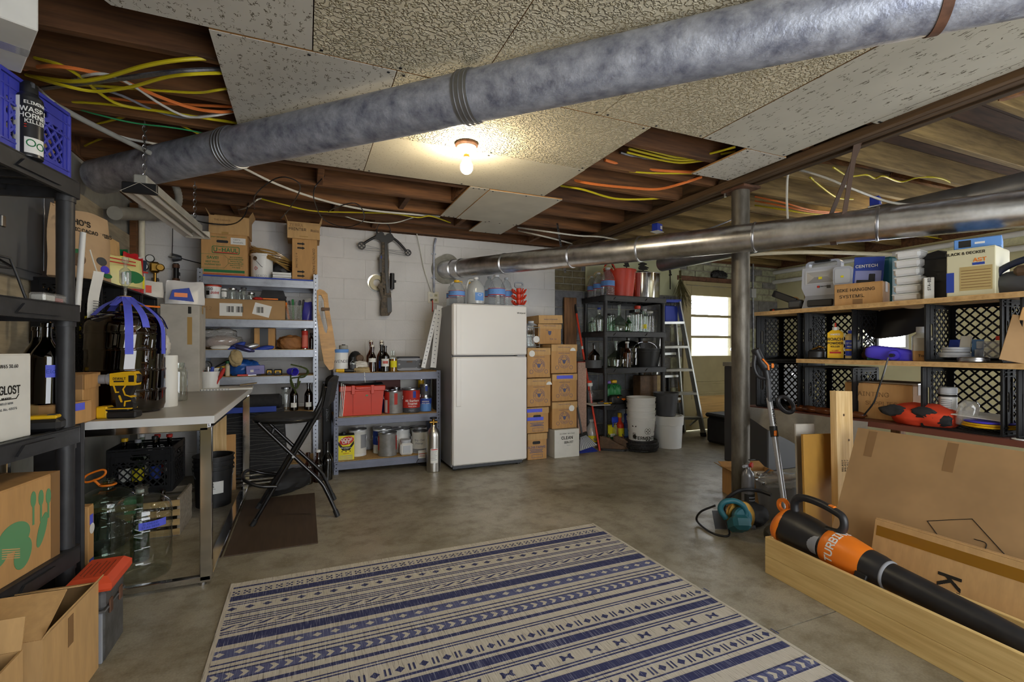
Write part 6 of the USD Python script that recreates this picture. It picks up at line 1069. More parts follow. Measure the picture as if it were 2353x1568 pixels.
def tin(u0, u1, vt, Y, zb, label, m, cat='paint can', handle=True, lbl=None, txts=None, name='paint_can', rot=0):
    x, w, h = slot(u0, u1, vt, zb, Y); t = thing(name, label, cat, (x, Y + w / 2, zb), fc(x, Y, rot)); paint_can(t, w / 2, h, m, handle=handle)
    for (a0, a1, q0, q1, mm) in lbl or []: part(t, 'label', band(w / 2 + .0005, a0, a1, h * q0, h * q1, .0008, 20), mm)
    for (s, xx, q, hh, mm) in txts or []: part(t, 'lettering', wrap(mv(txt(s, hh, True), xx, h * q), w / 2 + .0014), mm)
    return t
tin(902, 921, 891, 4.76, z, 'grey paint can behind the smeared one on the middle level of the grey shelf', m_can, handle=False)
tin(880, 900, 897, 4.68, z, 'can with a blue and yellow label between the tote and the smeared can', m_navyp, handle=False)
tin(886, 929, 899, 4.57, z, 'grey smeared paint can with a red stripe label beside the orange tote', m_dcan, lbl=[(-75, -25, .02, .95, m_redp), (-66, -38, .05, .6, m_paper), (5, 25, .4, .9, m_redp)])
tin(928, 969, 894, 4.58, z, 'red enamel paint can lettered in white on the grey shelf', m_dgpl, lbl=[(-110, 110, .2, .93, m_redp), (8, 28, .62, .9, m_navyp)], txts=[('All Surface', .008, .5, .020, m_paper), ('Enamel', .012, .38, .020, m_paper), ('interior oil base', .01, .27, .008, m_paper), ('PAINT', .0, .1, .012, m_gpl)], rot=4)
x_, w_, h_ = slot(968, 994, 914, z, 4.66); tin(968, 994, 914, 4.62, z, 'blue stain can with fruit-coloured spots at the bottom of the can stack', m_sky, handle=False, lbl=[(-100, 100, .55, .9, m_navyp)], txts=[('MINWAX', .0, .72, .012, m_paper), ('WOOD FINISH', .0, .58, .008, m_paper)])
tin(968, 992, 884, 4.63, z + h_ + .001, 'small grey tin with a dark label on top of the blue stain can', m_can, handle=False, lbl=[(-90, 90, .2, .8, m_dgpl), (0, 25, .5, .9, m_navyp)], name='small_tin', cat='tin'); tin(962, 976, 872, 4.78, z, 'yellow and black tin standing behind the can stack', m_yell, handle=False, lbl=[(-90, 90, .4, .6, m_black)], name='yellow_tin', cat='tin')
solo('red_board', bx(0, 0, 0, .24, .012, .30, .002), FLAT('dark_red_board', '5a1f14', .6), 'dark red panel standing behind the orange tote', 'panel', (xy(893, 4.9), 4.93, z)); solo('white_sheet', bx(0, 0, 0, .36, .006, .30, .001), m_wcard, 'white sheet of board standing at the back of the middle grey shelf level', 'sheet', (xy(940, 4.9), 4.935, z))
# bottom level
z = R3[0] + .001
x, w, h = slot(777, 815, 1001, z, 4.54); t = thing('solvent_tin', 'yellow rectangular solvent tin with a red lettered splash', 'tin', (x, 4.60, z), -3); d = .1; part(t, 'body', bx(0, 0, 0, w, d, h, .006), m_yelp); part(t, 'rim', bx(0, 0, h - .004, w + .004, d + .004, .006, .002), m_resin); part(t, 'cap', cyl(.018, h, h + .02, 16, -.02), m_black)
on_face(t, ext(sa.rotate(sa.scale(sg.Point(0, 0).buffer(1), .062, .036), 15), .0008), w, d, .005, h * .78, m_redp, name='red_splash'); words(t, 'GOOF', w, d, .005, h * .83, .026, m_paper, bold=True, lift=.001); words(t, 'OFF', w, d, .002, h * .72, .026, m_paper, bold=True, lift=.001)
on_face(t, ext(sg.Polygon([(-w / 2 + .003, .05), (-.03, .0), (.03, .0), (w / 2 - .003, .05), (w / 2 - .003, .02), (.03, -.035), (-.03, -.035), (-w / 2 + .003, .02)]), .0008), w, d, 0, h * .55, m_ink, name='black_band'); words(t, 'PRO STRENGTH', w, d, 0, h * .5, .009, m_paper, bold=True, lift=.001); words(t, 'REMOVER', w, d, 0, h * .455, .006, m_paper, lift=.001)
on_face(t, J(*[mv(ext(sg.Polygon([(-.006, 0), (.006, 0), (0, .014)]), .0006), (k - 1) * .034, 0) for k in range(3)]), w, d, 0, h * .34, m_ink, name='icons'); words(t, 'DANGER', w, d, 0, h * .28, .009, m_redp)
on_face(t, J(*[mv(lab(w * .8, .003), 0, -.008 * k) for k in range(6)]), w, d, 0, h * .2, m_gpl, name='small_print')
tin(803, 844, 988, 4.66, z, 'white printed paint can behind the yellow solvent tin', m_white, lbl=[(-80, 60, .1, .9, m_wcard), (20, 70, .3, .8, m_gpl)])
tin(860, 903, 986, 4.70, z, 'white and navy paint can behind the smeared grey can, bottom level', m_white, lbl=[(-90, 60, .35, .9, m_navyp)], txts=[('PREMIUM', -.01, .66, .018, m_sky), ('PLUS', -.01, .52, .018, m_sky)])
tin(872, 915, 996, 4.55, z, 'grey smeared paint can with red side patches on the bottom level', m_dcan, lbl=[(-85, -60, .25, .85, m_redp), (62, 85, .25, .85, m_redp)])
tin(904, 945, 987, 4.68, z, 'plain white paint can behind the small white tub', m_white); tin(946, 985, 983, 4.76, z, 'plain white paint can at the back right of the bottom level', m_wcard)
tin(950, 986, 992, 4.58, z, 'white primer can with grey-green drips at the right of the bottom level', m_wcard, lbl=[(-70, 70, .0, .2, m_gpl)], txts=[('Dry-Out', .0, .6, .018, m_gpl), ('Primer', .0, .45, .018, m_gpl)])
x, w, h = slot(920, 949, 1012, z, 4.55); t = thing('white_tub', 'small white square tub with a screw lid in front of the paint cans', 'tub', (x, 4.60, z)); part(t, 'body', bx(0, 0, 0, w, w, h * .8, .016), m_white); part(t, 'grip', bx(0, -w / 2, h * .15, w * .6, .004, h * .5, .008), m_lgpl); part(t, 'lid', cyl(w * .42, h * .8, h, 24, b=.004), m_lgpl)
t = thing('cord_tag', 'small printed tag on a black cord at the edge of the bottom level', 'tag', (xy(969, 4.53), 4.522, .10)); part(t, 'tag', bx(0, 0, -.02, .07, .002, .075), m_paper); part(t, 'print', J(bx(0, -.0015, .02, .06, .001, .006), bx(0, -.0015, .0, .05, .001, .004)), m_redp); part(t, 'cord', tube(spl([(-.03, 0, -.02), (-.05, -.01, -.06), (0, -.015, -.085), (.05, -.01, -.09)], 5), .003, 6), m_blk)
p = onz(999, 1086, 0); r = .061; t = thing('gas_cylinder', 'brushed aluminium gas cylinder with a brass valve in front of the refrigerator', 'gas cylinder', (p[0], p[1] + .05, 0)); h = .40
part(t, 'body', lathe([(0, 0), (r * .93, 0), (r, .01), (r, h * .8), (r * .93, h * .88), (r * .7, h * .95), (r * .4, h), (r * .36, h + .02), (0, h + .02)], 32), MAT('brushed_aluminium', 'c9c6c0', .32, metal=1., var=.05, scale=5, stretch=(1, 1, .1))); part(t, 'label', band(r + .0004, -38, 26, .085, .215), m_paper); part(t, 'red_line', band(r + .0012, -34, 22, .203, .21), m_redp); part(t, 'print', J(*[band(r + .0012, -34, 15 - 5 * (k % 3), .19 - .013 * k, .1935 - .013 * k) for k in range(7)]), m_gpl, kind='stuff')
v_ = part(t, 'valve', J(cyl(.013, h + .015, h + .075, 14), mv(ro(cyl(.011, -.035, .035, 12), 0, 90), 0, 0, h + .045)), m_brass); part(t, 'handwheel', lathe([(0, h + .075), (.03, h + .075), (.034, h + .083), (.03, h + .09), (0, h + .09)], 20), m_black)
# ================================================================ refrigerator
FX0, FX1, FY, FH = 1.219, 1.955, 4.195, 1.522
t = thing('refrigerator', 'white two-door refrigerator with grey sides against the back wall', 'refrigerator', ((FX0 + FX1) / 2, 0, 0)); w = FX1 - FX0
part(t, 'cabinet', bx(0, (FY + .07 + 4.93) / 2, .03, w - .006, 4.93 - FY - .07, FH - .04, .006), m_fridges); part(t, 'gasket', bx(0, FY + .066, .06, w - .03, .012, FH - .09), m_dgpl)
ZS = 1.046
for n_, z0, z1 in (('lower_door', .055, ZS - .006), ('freezer_door', ZS + .006, FH)):
    q = part(t, n_, bx(0, FY + .03, z0, w, .062, z1 - z0, .012), m_fridge); part(q, 'handle_groove', bx(-w / 2 + .056, FY - .002, z0 + .008 if n_[0] == 'f' else z1 - .45, .045, .008, (z1 - z0 - .016) if n_[0] == 'f' else .44, .003), m_fridge)
[part(t, 'hinge', q, m_steel) for q in (bx(w / 2 - .06, FY + .02, ZS - .005, .09, .05, .01, .002), bx(w / 2 - .05, FY + .05, FH - .001, .07, .06, .012, .003))]; part(t, 'kick_plate', bx(0, FY + .08, .012, w - .04, .03, .04, .003), m_dgpl)
letters(t, 'Whirlpool', (w / 2 - .062, FY - .0012, FH - .07), .014, m_ink, bold=True)
for s in (-1, 1): part(t, 'foot', cyl(.02, 0, .03, 14, s * (w / 2 - .05), FY + .1), m_black)
t = thing('fridge_magnet', 'small black and white animal-shaped magnet on the refrigerator side', 'magnet', (FX0 + .003, yx(1010, FX0), zx(1010, 733, FX0)), -90); part(t, 'body', up(ext(sg.Polygon([(-.03, -.01), (-.01, .02), (.02, .03), (.035, .01), (.01, -.015)]).buffer(.004), .008)), m_white); part(t, 'patch', up(mv(ext(sg.Point(-.02, .0).buffer(.012).union(sg.Point(.012, -.012).buffer(.006)), .003), 0, 0, .008)), m_black)
def jug(u0, u1, vt, Y, zb, label, kind, rot=0, group=None):
    x, w, h = slot(u0, u1, vt, zb, Y); r = w / 2; t = thing('water_jug', label, 'jug', (x, Y, zb), fc(x, Y, rot), group)
    if kind == 'milk':
        part(t, 'body', lathe([(0, 0), (r * .95, 0), (r, .01), (r, h * .55), (r * .9, h * .7), (r * .5, h * .88), (r * .22, h * .93), (r * .22, h), (0, h)], 28), m_milk); part(t, 'handle', tube(spl([(-r * .25, 0, h * .92), (-r * .75, 0, h * .93), (-r * 1.0, 0, h * .7), (-r * .9, 0, h * .55)], 5), .011, 8), m_milk); part(t, 'label', band(r + .0004, -5, 55, h * .12, h * .42), m_sky); part(t, 'label_oval', wrap(mv(ext(sa.scale(sg.Point(0, 0).buffer(1), .022, .012), .0006), .04, h * .34), r + .0014), m_paper); part(t, 'cap', cyl(r * .26, h - .008, h + .008, 16), m_white); return t
    o = [(0, 0), (r * .9, 0), (r, .012)]
    for q in (.1, .16, .22, .28): o += [(r, h * q - .006), (r * .96, h * q), (r, h * q + .006)]
    part(t, 'body', lathe(o + [(r, h * .56), (r * .95, h * .64), (r * .6, h * .85), (r * .28, h * .93), (r * .26, h), (0, h)], 28), m_pet)
    part(t, 'cap', cyl(r * .33, h - .014, h + .006, 18, b=.002), m_yell if kind == 'yellow' else m_lgpl)
    if kind == 'yellow': part(t, 'cap_handle', tube([(r * .3, 0, h - .006), (r * .62, 0, h - .004), (r * .62, 0, h - .02)], .005, 6), m_yell)
    if kind != 'yellow' or label[0] == 'y': part(t, 'label', band(r + .0006, -75, 75, h * .34, h * .54, .0008, 20), m_sky); part(t, 'red_line', J(band(r + .0014, -75, 75, h * .32, h * .345, .0008, 20), band(r + .0014, -75, 75, h * .535, h * .55, .0008, 20)), m_redp); part(t, 'mountain_print', wrap(mv(ext(sg.Polygon([(-.06, 0), (-.035, .025), (-.01, .008), (.02, .03), (.06, 0)]), .0006), 0, h * .36), r + .0014), m_dgrn)
    if kind == 'loop': part(t, 'handle', tube([(r * .8 * math.cos(a), 0, h * .93 + r * .55 * math.sin(a)) for a in np.linspace(0, math.pi, 12)], .007, 7), m_tan2)
    return t
z = FH + .013
jug(1031, 1068, 646, 4.40, z, 'yellow-capped empty water jug at the left front of the refrigerator top', 'yellow'); jug(1026, 1050, 652, 4.62, z, 'empty water jug half hidden at the back left of the refrigerator top', 'plain'); jug(1066, 1090, 650, 4.66, z, 'empty jug with a yellow cap behind the cloudy milk jug', 'yellow')
jug(1074, 1113, 640, 4.36, z, 'cloudy white milk jug with a blue label on the refrigerator', 'milk'); jug(1122, 1160, 634, 4.38, z, 'blue-labelled water jug standing foremost right of the milk jug', 'plain'); jug(1111, 1138, 637, 4.62, z, 'blue-labelled water jug behind and left of the foremost one', 'plain'); jug(1149, 1177, 640, 4.52, z, 'blue-labelled water jug beside the red bottle tree', 'plain')
x, w, h = slot(1176, 1212, 650, z, 4.36); t = thing('bottle_tree', 'red bottle-drying tree with a grey handle on the refrigerator corner', 'bottle tree', (x, 4.38, z)); hh = h * .76; part(t, 'column', cyl(.026, 0, hh, 16), m_red)
for k in range(3):
    for a in range(8): q = a * math.pi / 4 + .2; zz = .01 + k * hh * .32; part(t, 'prong', tube([(.02 * math.cos(q), .02 * math.sin(q), zz), (.055 * math.cos(q), .055 * math.sin(q), zz + .012), (.075 * math.cos(q), .075 * math.sin(q), zz + .045)], [.011, .009, .006], 7), m_red)
part(t, 'handle', mv(up(ext(rrect(.095, .06, .022, 0, hh + .035).difference(rrect(.07, .022, .01, 0, hh + .04)), .016)), 0, .008, 0), m_gpl)
# ================================================================ cartons beside the refrigerator
def arc_text(s, r, h, a0, a1):
    ms = []
    for k, ch in enumerate(s):
        if ch == ' ': continue
        a = math.radians(a0 + (a1 - a0) * k / max(len(s) - 1, 1)); m = txt(ch, h, True); m = mv(m, 0, r, 0); ms.append((m[0] @ rm(0, 0, -math.degrees(a)).T, m[1], 0))
    return J(*ms)
_logo = J(ext(sg.Point(0, 0).buffer(.062).difference(sg.Point(0, 0).buffer(.0595)), .0006), ext(sg.Point(0, 0).buffer(.040).difference(sg.Point(0, 0).buffer(.038)), .0006), arc_text('OLIVE FARMS', .049, .013, -95, 95), arc_text('*ORGANIC*', .049, .008, 130, 230), ext(sg.Polygon([(-.018, .012), (.0, .018), (.018, .012), (.014, -.008), (.004, -.02), (-.004, -.02), (-.014, -.008)]).union(sg.LineString([(-.02, .012), (-.028, .022)]).buffer(.003)).union(sg.LineString([(.02, .012), (.028, .022)]).buffer(.003)), .0006), ext(sg.Point(-.075, -.055).buffer(.018).difference(sg.Point(-.075, -.055).buffer(.015)), .0006), ext(sg.Point(.075, -.055).buffer(.018).difference(sg.Point(.075, -.055).buffer(.015)), .0006))
m_bprint = FLAT('faded_blue_print', '55597a', .8)
def farm(u0, u1, v0, v1, Y, d, label, kind='logo', tapes=(), sticker=None):
    x, w, h = slot(u0, u1, v0, zy((u0 + u1) / 2, v1, Y), Y); zb = max(zy((u0 + u1) / 2, v1, Y), .002); t = thing('farm_carton', label, 'box', (x, Y + d / 2, zb)); h -= .002
    part(t, 'body', bx(0, 0, 0, w - .012, d - .012, h - .006, .003), m_kraft); lh = h * .24
    part(t, 'lid', J(bx(0, 0, h - .005, w, d, .005, .001), box(-w / 2, w / 2, -d / 2, -d / 2 + .004, h - lh, h), box(-w / 2, w / 2, d / 2 - .004, d / 2, h - lh, h), box(-w / 2, -w / 2 + .004, -d / 2, d / 2, h - lh, h), box(w / 2 - .004, w / 2, -d / 2, d / 2, h - lh, h)), m_kraft2)
    if kind == 'logo': on_face(t, sc(_logo, h / .27, h / .27, 1), w - .012, d - .012, 0, h * .40, m_bprint, name='logo_print'); words(t, 'PRODUCT OF BULGARIA', w - .012, d - .012, .0, h * .69, .008, m_bprint); words(t, 'PRODUCT OF BULGARIA', w, d, 0, h * .9, .009, m_bprint)
    elif kind == 'plain': words(t, 'OLIVE', w - .012, d - .012, -.03, h * .68, .008, m_bprint); on_face(t, ext(sg.Polygon([(-.02, .02), (.02, .02), (.016, -.012), (0, -.026), (-.016, -.012)]), .0006), w - .012, d - .012, 0, h * .55, m_bprint, name='shield_print'); words(t, 'TEA  16', w - .012, d - .012, .04, h * .25, .016, m_bprint); words(t, 'PRODUCT OF BULGARIA', w, d, 0, h * .9, .009, m_bprint)
    else:
        on_face(t, ext(rrect(.085, .03, .012), .001), w - .012, d - .012, -.01, h * .64, m_resind, name='hand_hole'); words(t, 'OLIVE FARMS' if kind == 'name' else 'FARM GOODS', w - .012, d - .012, -.01, h * (.47 if kind == 'name' else .3), .022 if kind == 'name' else .01, m_bprint, bold=True)
        on_face(t, J(*[mv(lab(.15 - .02 * (k % 2), .006), 0, -.014 * k) for k in range(3)]), w - .012, d - .012, -.01, h * .38, m_bprint, name='print_lines'); on_face(t, ext(sg.box(-.06, -.017, .06, .017).difference(sg.box(-.057, -.014, .057, .014)), .0006), w - .012, d - .012, 0, h * .13, m_bprint, name='stamp_frame')
    for (xx, q, tw) in tapes: on_face(t, lab(tw, .034), w, d, xx, h * q, m_btape, name='blue_tape', lift=.001 if q > .76 else -.004)
    if sticker: on_face(t, ext(sg.Point(0, 0).buffer(.032).intersection(sg.box(-1, -.03 if sticker[2] else -.0, 1, 1)), .0008), w, d, sticker[0], h * sticker[1], m_paper, name='round_sticker', lift=.001)
    return t, zb + h
farm(1212, 1258, 996, 1057, 4.35, .34, 'bottom carton of the left stack beside the refrigerator, with a hand hole', 'name')
farm(1211, 1262, 936, 995, 4.35, .34, 'carton with two blue tape strips in the left stack beside the refrigerator', 'hole', ((-.04, .88, .17), (-.03, .55, .18)))
farm(1211, 1267, 869, 935, 4.35, .34, 'third carton up in the left stack, sticker at its right corner', 'logo', (), (.11, .76, 0)); farm(1211, 1266, 799, 868, 4.35, .34, 'top carton of the left stack under the clear bottles', 'logo', (), (-.08, .8, 1))
t = thing('white_carton', 'white carton marked clean at the foot of the right stack', 'box', (xy(1303, 4.33), 4.33 + .17, 0)); w = xy(1328, 4.33) - xy(1281, 4.33); w += .05; d = .34; h = zy(1300, 986, 4.36); carton(t, w, d, h, m_wcard, True, None); words(t, 'CLEAN', w, d, .0, h * .7, .030, m_ink, bold=True); words(t, '12 x 750ml   W65 30.60', w, d, .0, h * .85, .011, m_ink); words(t, 'BIGLOST', w, d, .02, h * .54, .022, m_ink, bold=True, sx=.8); words(t, 'Prod. No.', w, d, .02, h * .43, .007, m_gpl)
farm(1268, 1327, 923, 985, 4.36, .34, 'carton resting on the white carton, sticker on its right corner', 'logo', (), (.08, .74, 1)); farm(1268, 1327, 859, 922, 4.37, .34, 'carton with one blue tape strip in the right stack beside the refrigerator', 'logo', ((.0, .88, .19),)); farm(1266, 1327, 791, 858, 4.37, .34, 'top carton of the right stack, half a round sticker at its corner', 'logo', (), (.1, .77, 0))
_, zt = farm(1236, 1291, 744, 791, 4.52, .28, 'dull carton standing behind on the two stacks', 'plain'); x, w, h = slot(1237, 1293, 725, zt, 4.50); t = thing('carton_lid', 'loose carton lid resting askew on the dull back carton', 'lid', (x, 4.64, zt + .002), (0, -2, 2)); part(t, 'lid', bx(0, 0, 0, w, .28, h, .003), m_kraft2); words(t, 'PRODUCT OF BULGARIA', w, .28, 0, h * .5, .01, m_bprint)
x, w, h = slot(1211, 1240, 738, 1.12 + .01, 4.40); t = thing('wire_caddy', 'chromed wire caddy of swing-top bottles under a grey disc, right of the refrigerator', 'caddy', (x + .0, 4.46, zy(1240, 799, 4.35) + .002))
hc_ = zy(1225, 738, 4.4) - zy(1240, 799, 4.35)
for k in range(4): part(t, 'bottle', mv(lathe(prof(.024, hc_ * .82, .011, hc_ * .45, hc_ * .65), 16), -.04 + .045 * (k % 2), -.03 + .06 * (k // 2), .004), m_glass)
part(t, 'wire_frame', J(*[tube([(a * .07, b * .06, 0), (a * .07, b * .06, hc_ * .8)], .003, 6) for a in (-1, 0, 1) for b in (-1, 1)], *[tube([(-.07, -.06, z_), (.07, -.06, z_), (.07, .06, z_), (-.07, .06, z_)], .003, 6, True, 10) for z_ in (.01, hc_ * .4, hc_ * .75)]), m_steel); part(t, 'round_label', dec(ext(sg.Point(0, 0).buffer(.034), .002), (.03, -.068, hc_ * .3), (1, 0, 0), (0, 0, 1)), m_paper); part(t, 'top_disc', lathe([(0, hc_ * .83), (.075, hc_ * .83), (.03, hc_ * .92), (.03, hc_), (0, hc_)], 24), m_lgpl)
# boards and brooms right of the cartons
x0, x1 = xy(1298, 4.93), xy(1326, 4.93); t = solo('brown_plank', bx((x0 + x1) / 2, 0, 0, x1 - x0, .022, zy(1312, 684, 4.93), .002), m_wood2, 'dark stained plank standing against the grey block wall', 'plank', (0, 4.95, 0))
x0, x1 = xy(1326, 4.62), xy(1346, 4.62); h = zy(1335, 833, 4.62); t = thing('foam_slab', 'tall pinkish speckled panel standing right of the carton stacks', 'panel', ((x0 + x1) / 2, 4.62, 0)); part(t, 'panel', bx(0, 0, 0, x1 - x0, .04, h, .003), MAT('pinkish_panel', 'b99886', .85, var=.12, scale=70)); part(t, 'red_edge', bx(0, 0, h, x1 - x0 + .002, .042, .006), m_redp)
t = thing('push_broom', 'long orange-red broom handle leaning on the grey block wall', 'broom'); a, b = ony(1321, 700, 4.95), ony(1344, 835, 4.75); b2 = a + (b - a) * 3.02; b2[2] = max(b2[2], .05); part(t, 'handle', rod(a + (b - a) * .16, a + (b - a) * 2.6, .012), m_red); part(t, 'grip', rod(a, a + (b - a) * .16, .014), m_black); part(t, 'hook', rod(a, a + np.array([0, 0, .08]), .004), m_black); part(t, 'white_band', rod(a + (b - a) * .72, a + (b - a) * .77, .0128), m_white)
t = thing('broom', 'angled grey-bristled broom standing on a blue dustpan', 'broom'); p0, p1 = onz(1340, 1033, .03), onz(1334, 1000, .2); q = ony(1327, 938, 4.38); hd = ony(1338, 1002, 4.36); part(t, 'handle', rod(ony(1326, 930, 4.40), hd, .010), m_dgpl)
fan = [ony(1331, 1005, 4.36), ony(1345, 1000, 4.36), ony(1370, 1022, 4.36), ony(1330, 1036, 4.36)]; pts = [(p_[0], p_[2]) for p_ in fan]; part(t, 'bristles', mv(up(ext(pts, .04)), 0, 4.38, 0), m_lgpl); part(t, 'bristle_lines', J(*[bar(np.array([hd[0], 4.336, hd[2]]) * 0 + np.array([pts[0][0] + (pts[1][0] - pts[0][0]) * k / 9, 4.337, pts[0][1] + (pts[1][1] - pts[0][1]) * k / 9]), np.array([pts[3][0] + (pts[2][0] - pts[3][0]) * k / 9, 4.337, pts[3][1] + (pts[2][1] - pts[3][1]) * k / 9]), .003, .003, (0, 1, 0)) for k in range(10)]), m_dgpl, kind='stuff'); part(t, 'head', bar((pts[0][0] - .01, 4.36, pts[0][1]), (pts[1][0] + .02, 4.36, pts[1][1] + .01), .05, .03, (0, 1, 0)), m_black)
p = onz(1352, 1040, .0); t = thing('dustpan', 'blue dustpan on the floor under the broom head', 'dustpan', (p[0], p[1] + .02, .001), 0); part(t, 'pan', fm(m3.Manifold.hull_points(np.array([(-.11, -.03, 0), (.12, -.02, 0), (.1, .12, 0), (-.1, .12, 0), (-.1, .12, .05), (.1, .12, .05), (-.11, -.03, .004), (.12, -.02, .004)]))), m_bluebox); part(t, 'handle', rod((0, .12, .03), (0, .2, .1), .012), m_bluebox)
# ================================================================ black resin shelf by the back door
S4X, S4Y, S4W, S4D = 3.47, 4.735, .87, .48; T4 = [.06, .49, .895, 1.30, 1.70]
t = thing('plastic_shelf', 'black resin shelf of glass jugs against the grey block wall', 'shelf', (S4X, S4Y, 0)); resin_shelf(t, S4W, S4D, T4, .024, 0)
z = T4[4] + .004
for k, (u0, u1, vt, Y) in enumerate(((1383, 1410, 617, 4.56), (1365, 1386, 628, 4.70), (1351, 1369, 636, 4.83))): jug(u0, u1, vt, Y, z, '%s of the three loop-handled water jugs on the far black shelf' % ('foremost', 'middle', 'rearmost')[k], 'loop', 0, None)
x, w, h = slot(1410, 1471, 618, z, 4.56); r = w / 2; t = thing('orange_tub', 'orange flexible tub with a loop handle on top of the far black shelf', 'tub', (x, 4.56 + r * .75, z)); part(t, 'tub', cup(r * .82, r, h, .006, 36), m_tote); part(t, 'rim', lathe([(r - .006, h - .01), (r + .005, h - .01), (r + .005, h), (r - .006, h), (r - .006, h - .01)], 36), m_tote); part(t, 'loop_handle', tube([(-r * .78 + .075 * math.cos(a), 0, h - .01 + .09 * math.sin(a)) for a in np.linspace(0, math.pi, 14)], .010, 8), m_tote); part(t, 'lettering', dec(txt('RUBBERMAID', .016), (r * .66, -r * .69, h * .5), (0, 0, 1), (-.74, -.67, 0)), m_orange)
x, w, h = slot(1470, 1527, 627, z, 4.58); r = w / 2; t = thing('stock_pot', 'shiny stainless steel stock pot right of the orange tub', 'pot', (x, 4.58 + r * .8, z)); part(t, 'pot', cup(r * .97, r, h, .003, 40), m_chrome); part(t, 'rim', lathe([(r - .004, h - .004), (r + .004, h - .004), (r + .004, h + .002), (r - .004, h + .002), (r - .004, h - .004)], 40), m_steel)
z = T4[3] + .004
def gj(u0, u1, vt, Y, lb, m=m_gglass, cap=None, nr=.3, s=.6, n_=.8, ch=.02, **k):
    x, w, h = slot(u0, u1, vt, z, Y); return bottle('glass_jug' if nr < .6 else 'glass_jar', lb, 'jug' if nr < .6 else 'jar', (x, Y, z), w / 2, h, w / 2 * nr, h * s, h * n_, m, cap, ch, **k)
gj(1353, 1369, 730, 4.80, 'small greenish jug at the far left of the jug tier'); gj(1364, 1389, 708, 4.62, 'clear gallon jug with a blue cap on the far black shelf', m_glass, m_navyp, .22, .5, .75); gj(1380, 1399, 700, 4.78, 'narrow-necked clear jug behind the shelf post', m_glass, None, .2, .45, .7)
gj(1394, 1412, 722, 4.72, 'jar with a wide black lid beside the shelf post, jug tier', m_gglass, m_black, .9, .8, .85); gj(1402, 1444, 700, 4.56, 'round greenish demijohn with a tall neck in the middle of the jug tier', m_gglass, None, .13, .2, .62); gj(1438, 1451, 726, 4.52, 'slim green bottle with a white stopper, jug tier', m_dgreen, m_white, .35, .5, .75)
gj(1448, 1472, 714, 4.66, 'big clear jar with a black lid behind the red-capped jar', m_glass, m_black, .9, .8, .86, .03); gj(1453, 1476, 704, 4.54, 'clear jar with a red cap on the jug tier', m_glass, m_red, .45, .68, .78, .035); gj(1472, 1488, 712, 4.58, 'clear bottle with a yellow label on the jug tier', m_gglass, m_lgpl, .5, .7, .8, lbl=[(.04, .09, -35, 35, m_yelp)]); gj(1482, 1501, 717, 4.66, 'clear jar with a white cap at the right end of the jug tier', m_glass, m_white, .7, .78, .85)
z = T4[2] + .004
gj(1354, 1376, 790, 4.66, 'amber growler jug above the black pan', m_damber, m_black, .2, .5, .78); gj(1395, 1436, 784, 4.56, 'round clear demijohn on the third tier of the far black shelf', m_gglass, None, .14, .3, .66); gj(1433, 1449, 786, 4.50, 'tall amber bottle with a white stopper in front of the dark carboy', m_amber, m_white, .4, .55, .78)
x, w, h = slot(1420, 1466, 776, z, 4.74); t = thing('dark_carboy', 'dark smoky glass carboy at the back of the third tier', 'carboy', (x, 4.74, z)); carboy(t, w / 2, h, .02, THIN('smoke_glass', (.3, .32, .3)), (.3, .5), .6)
x, w, h = slot(1352, 1388, 828, z, 4.52); t = thing('cake_pan', 'low round black pan on the third tier of the far black shelf', 'pan', (x + .01, 4.60, z)); part(t, 'pan', cup(w * .48, w * .5, h, .003, 32), m_dgpl); part(t, 'rim', lathe([(w * .49, h - .004), (w * .52, h - .004), (w * .52, h), (w * .49, h)], 32), m_dgpl)
x, w, h = slot(1468, 1527, 801, z, 4.56); t = thing('black_pail', 'black pail with an upright bail on the third tier', 'pail', (x, 4.68, z)); pail(t, w * .40, w * .5, h, m_black, (.85,), False); part(t, 'bail', tube([(w * .48 * math.cos(a), 0, h - .02 + .10 * math.sin(a)) for a in np.linspace(0, math.pi, 14)], .0025, 6), m_steel); part(t, 'grip', rod((-.03, 0, h + .079), (.03, 0, h + .079), .010), m_leath)
z = T4[1] + .004
x, w, h = slot(1353, 1366, 873, z, 4.6); t = thing('spray_bottle', 'clear spray bottle with a white and red trigger head', 'bottle', (x, 4.62, z)); part(t, 'bottle', lathe(prof(.03, h * .72, .012, h * .4, h * .6), 20), m_pet); part(t, 'trigger_head', bx(-.008, 0, h * .72, .06, .026, h * .16, .008), m_white); part(t, 'trigger', bx(-.028, 0, h * .58, .012, .012, h * .16, .004), m_red); part(t, 'cap', bx(-.02, 0, h * .86, .06, .024, h * .1, .006), m_red)
x, w, h = slot(1393, 1429, 874, z, 4.62); t = thing('weed_jug', 'dark green moulded jug with yellow and violet caps', 'jug', (x, 4.66, z)); part(t, 'body', J(*[mv(sc(blob(1, 1, 1, .0, 1, 1, flat=True, pw=.75), w * .62, .11, h * .92), s * w * .2, 0, 0) for s in (-1, 1)]), m_green); part(t, 'cap', bx(.02, 0, h * .86, .07, .05, h * .14, .008), m_yell); part(t, 'cap', bx(-.05, .0, h * .84, .05, .045, h * .13, .008), FLAT('violet_cap', '8a6fc0', .5)); part(t, 'grip_ring', J(*[tube([(s * w * .2 + w * .2 * math.cos(a), -.06, h * .5 + h * .3 * math.sin(a)) for a in np.linspace(.3, 2.6, 14)], .006, 6) for s in (-1, 1)]), m_dgrn)
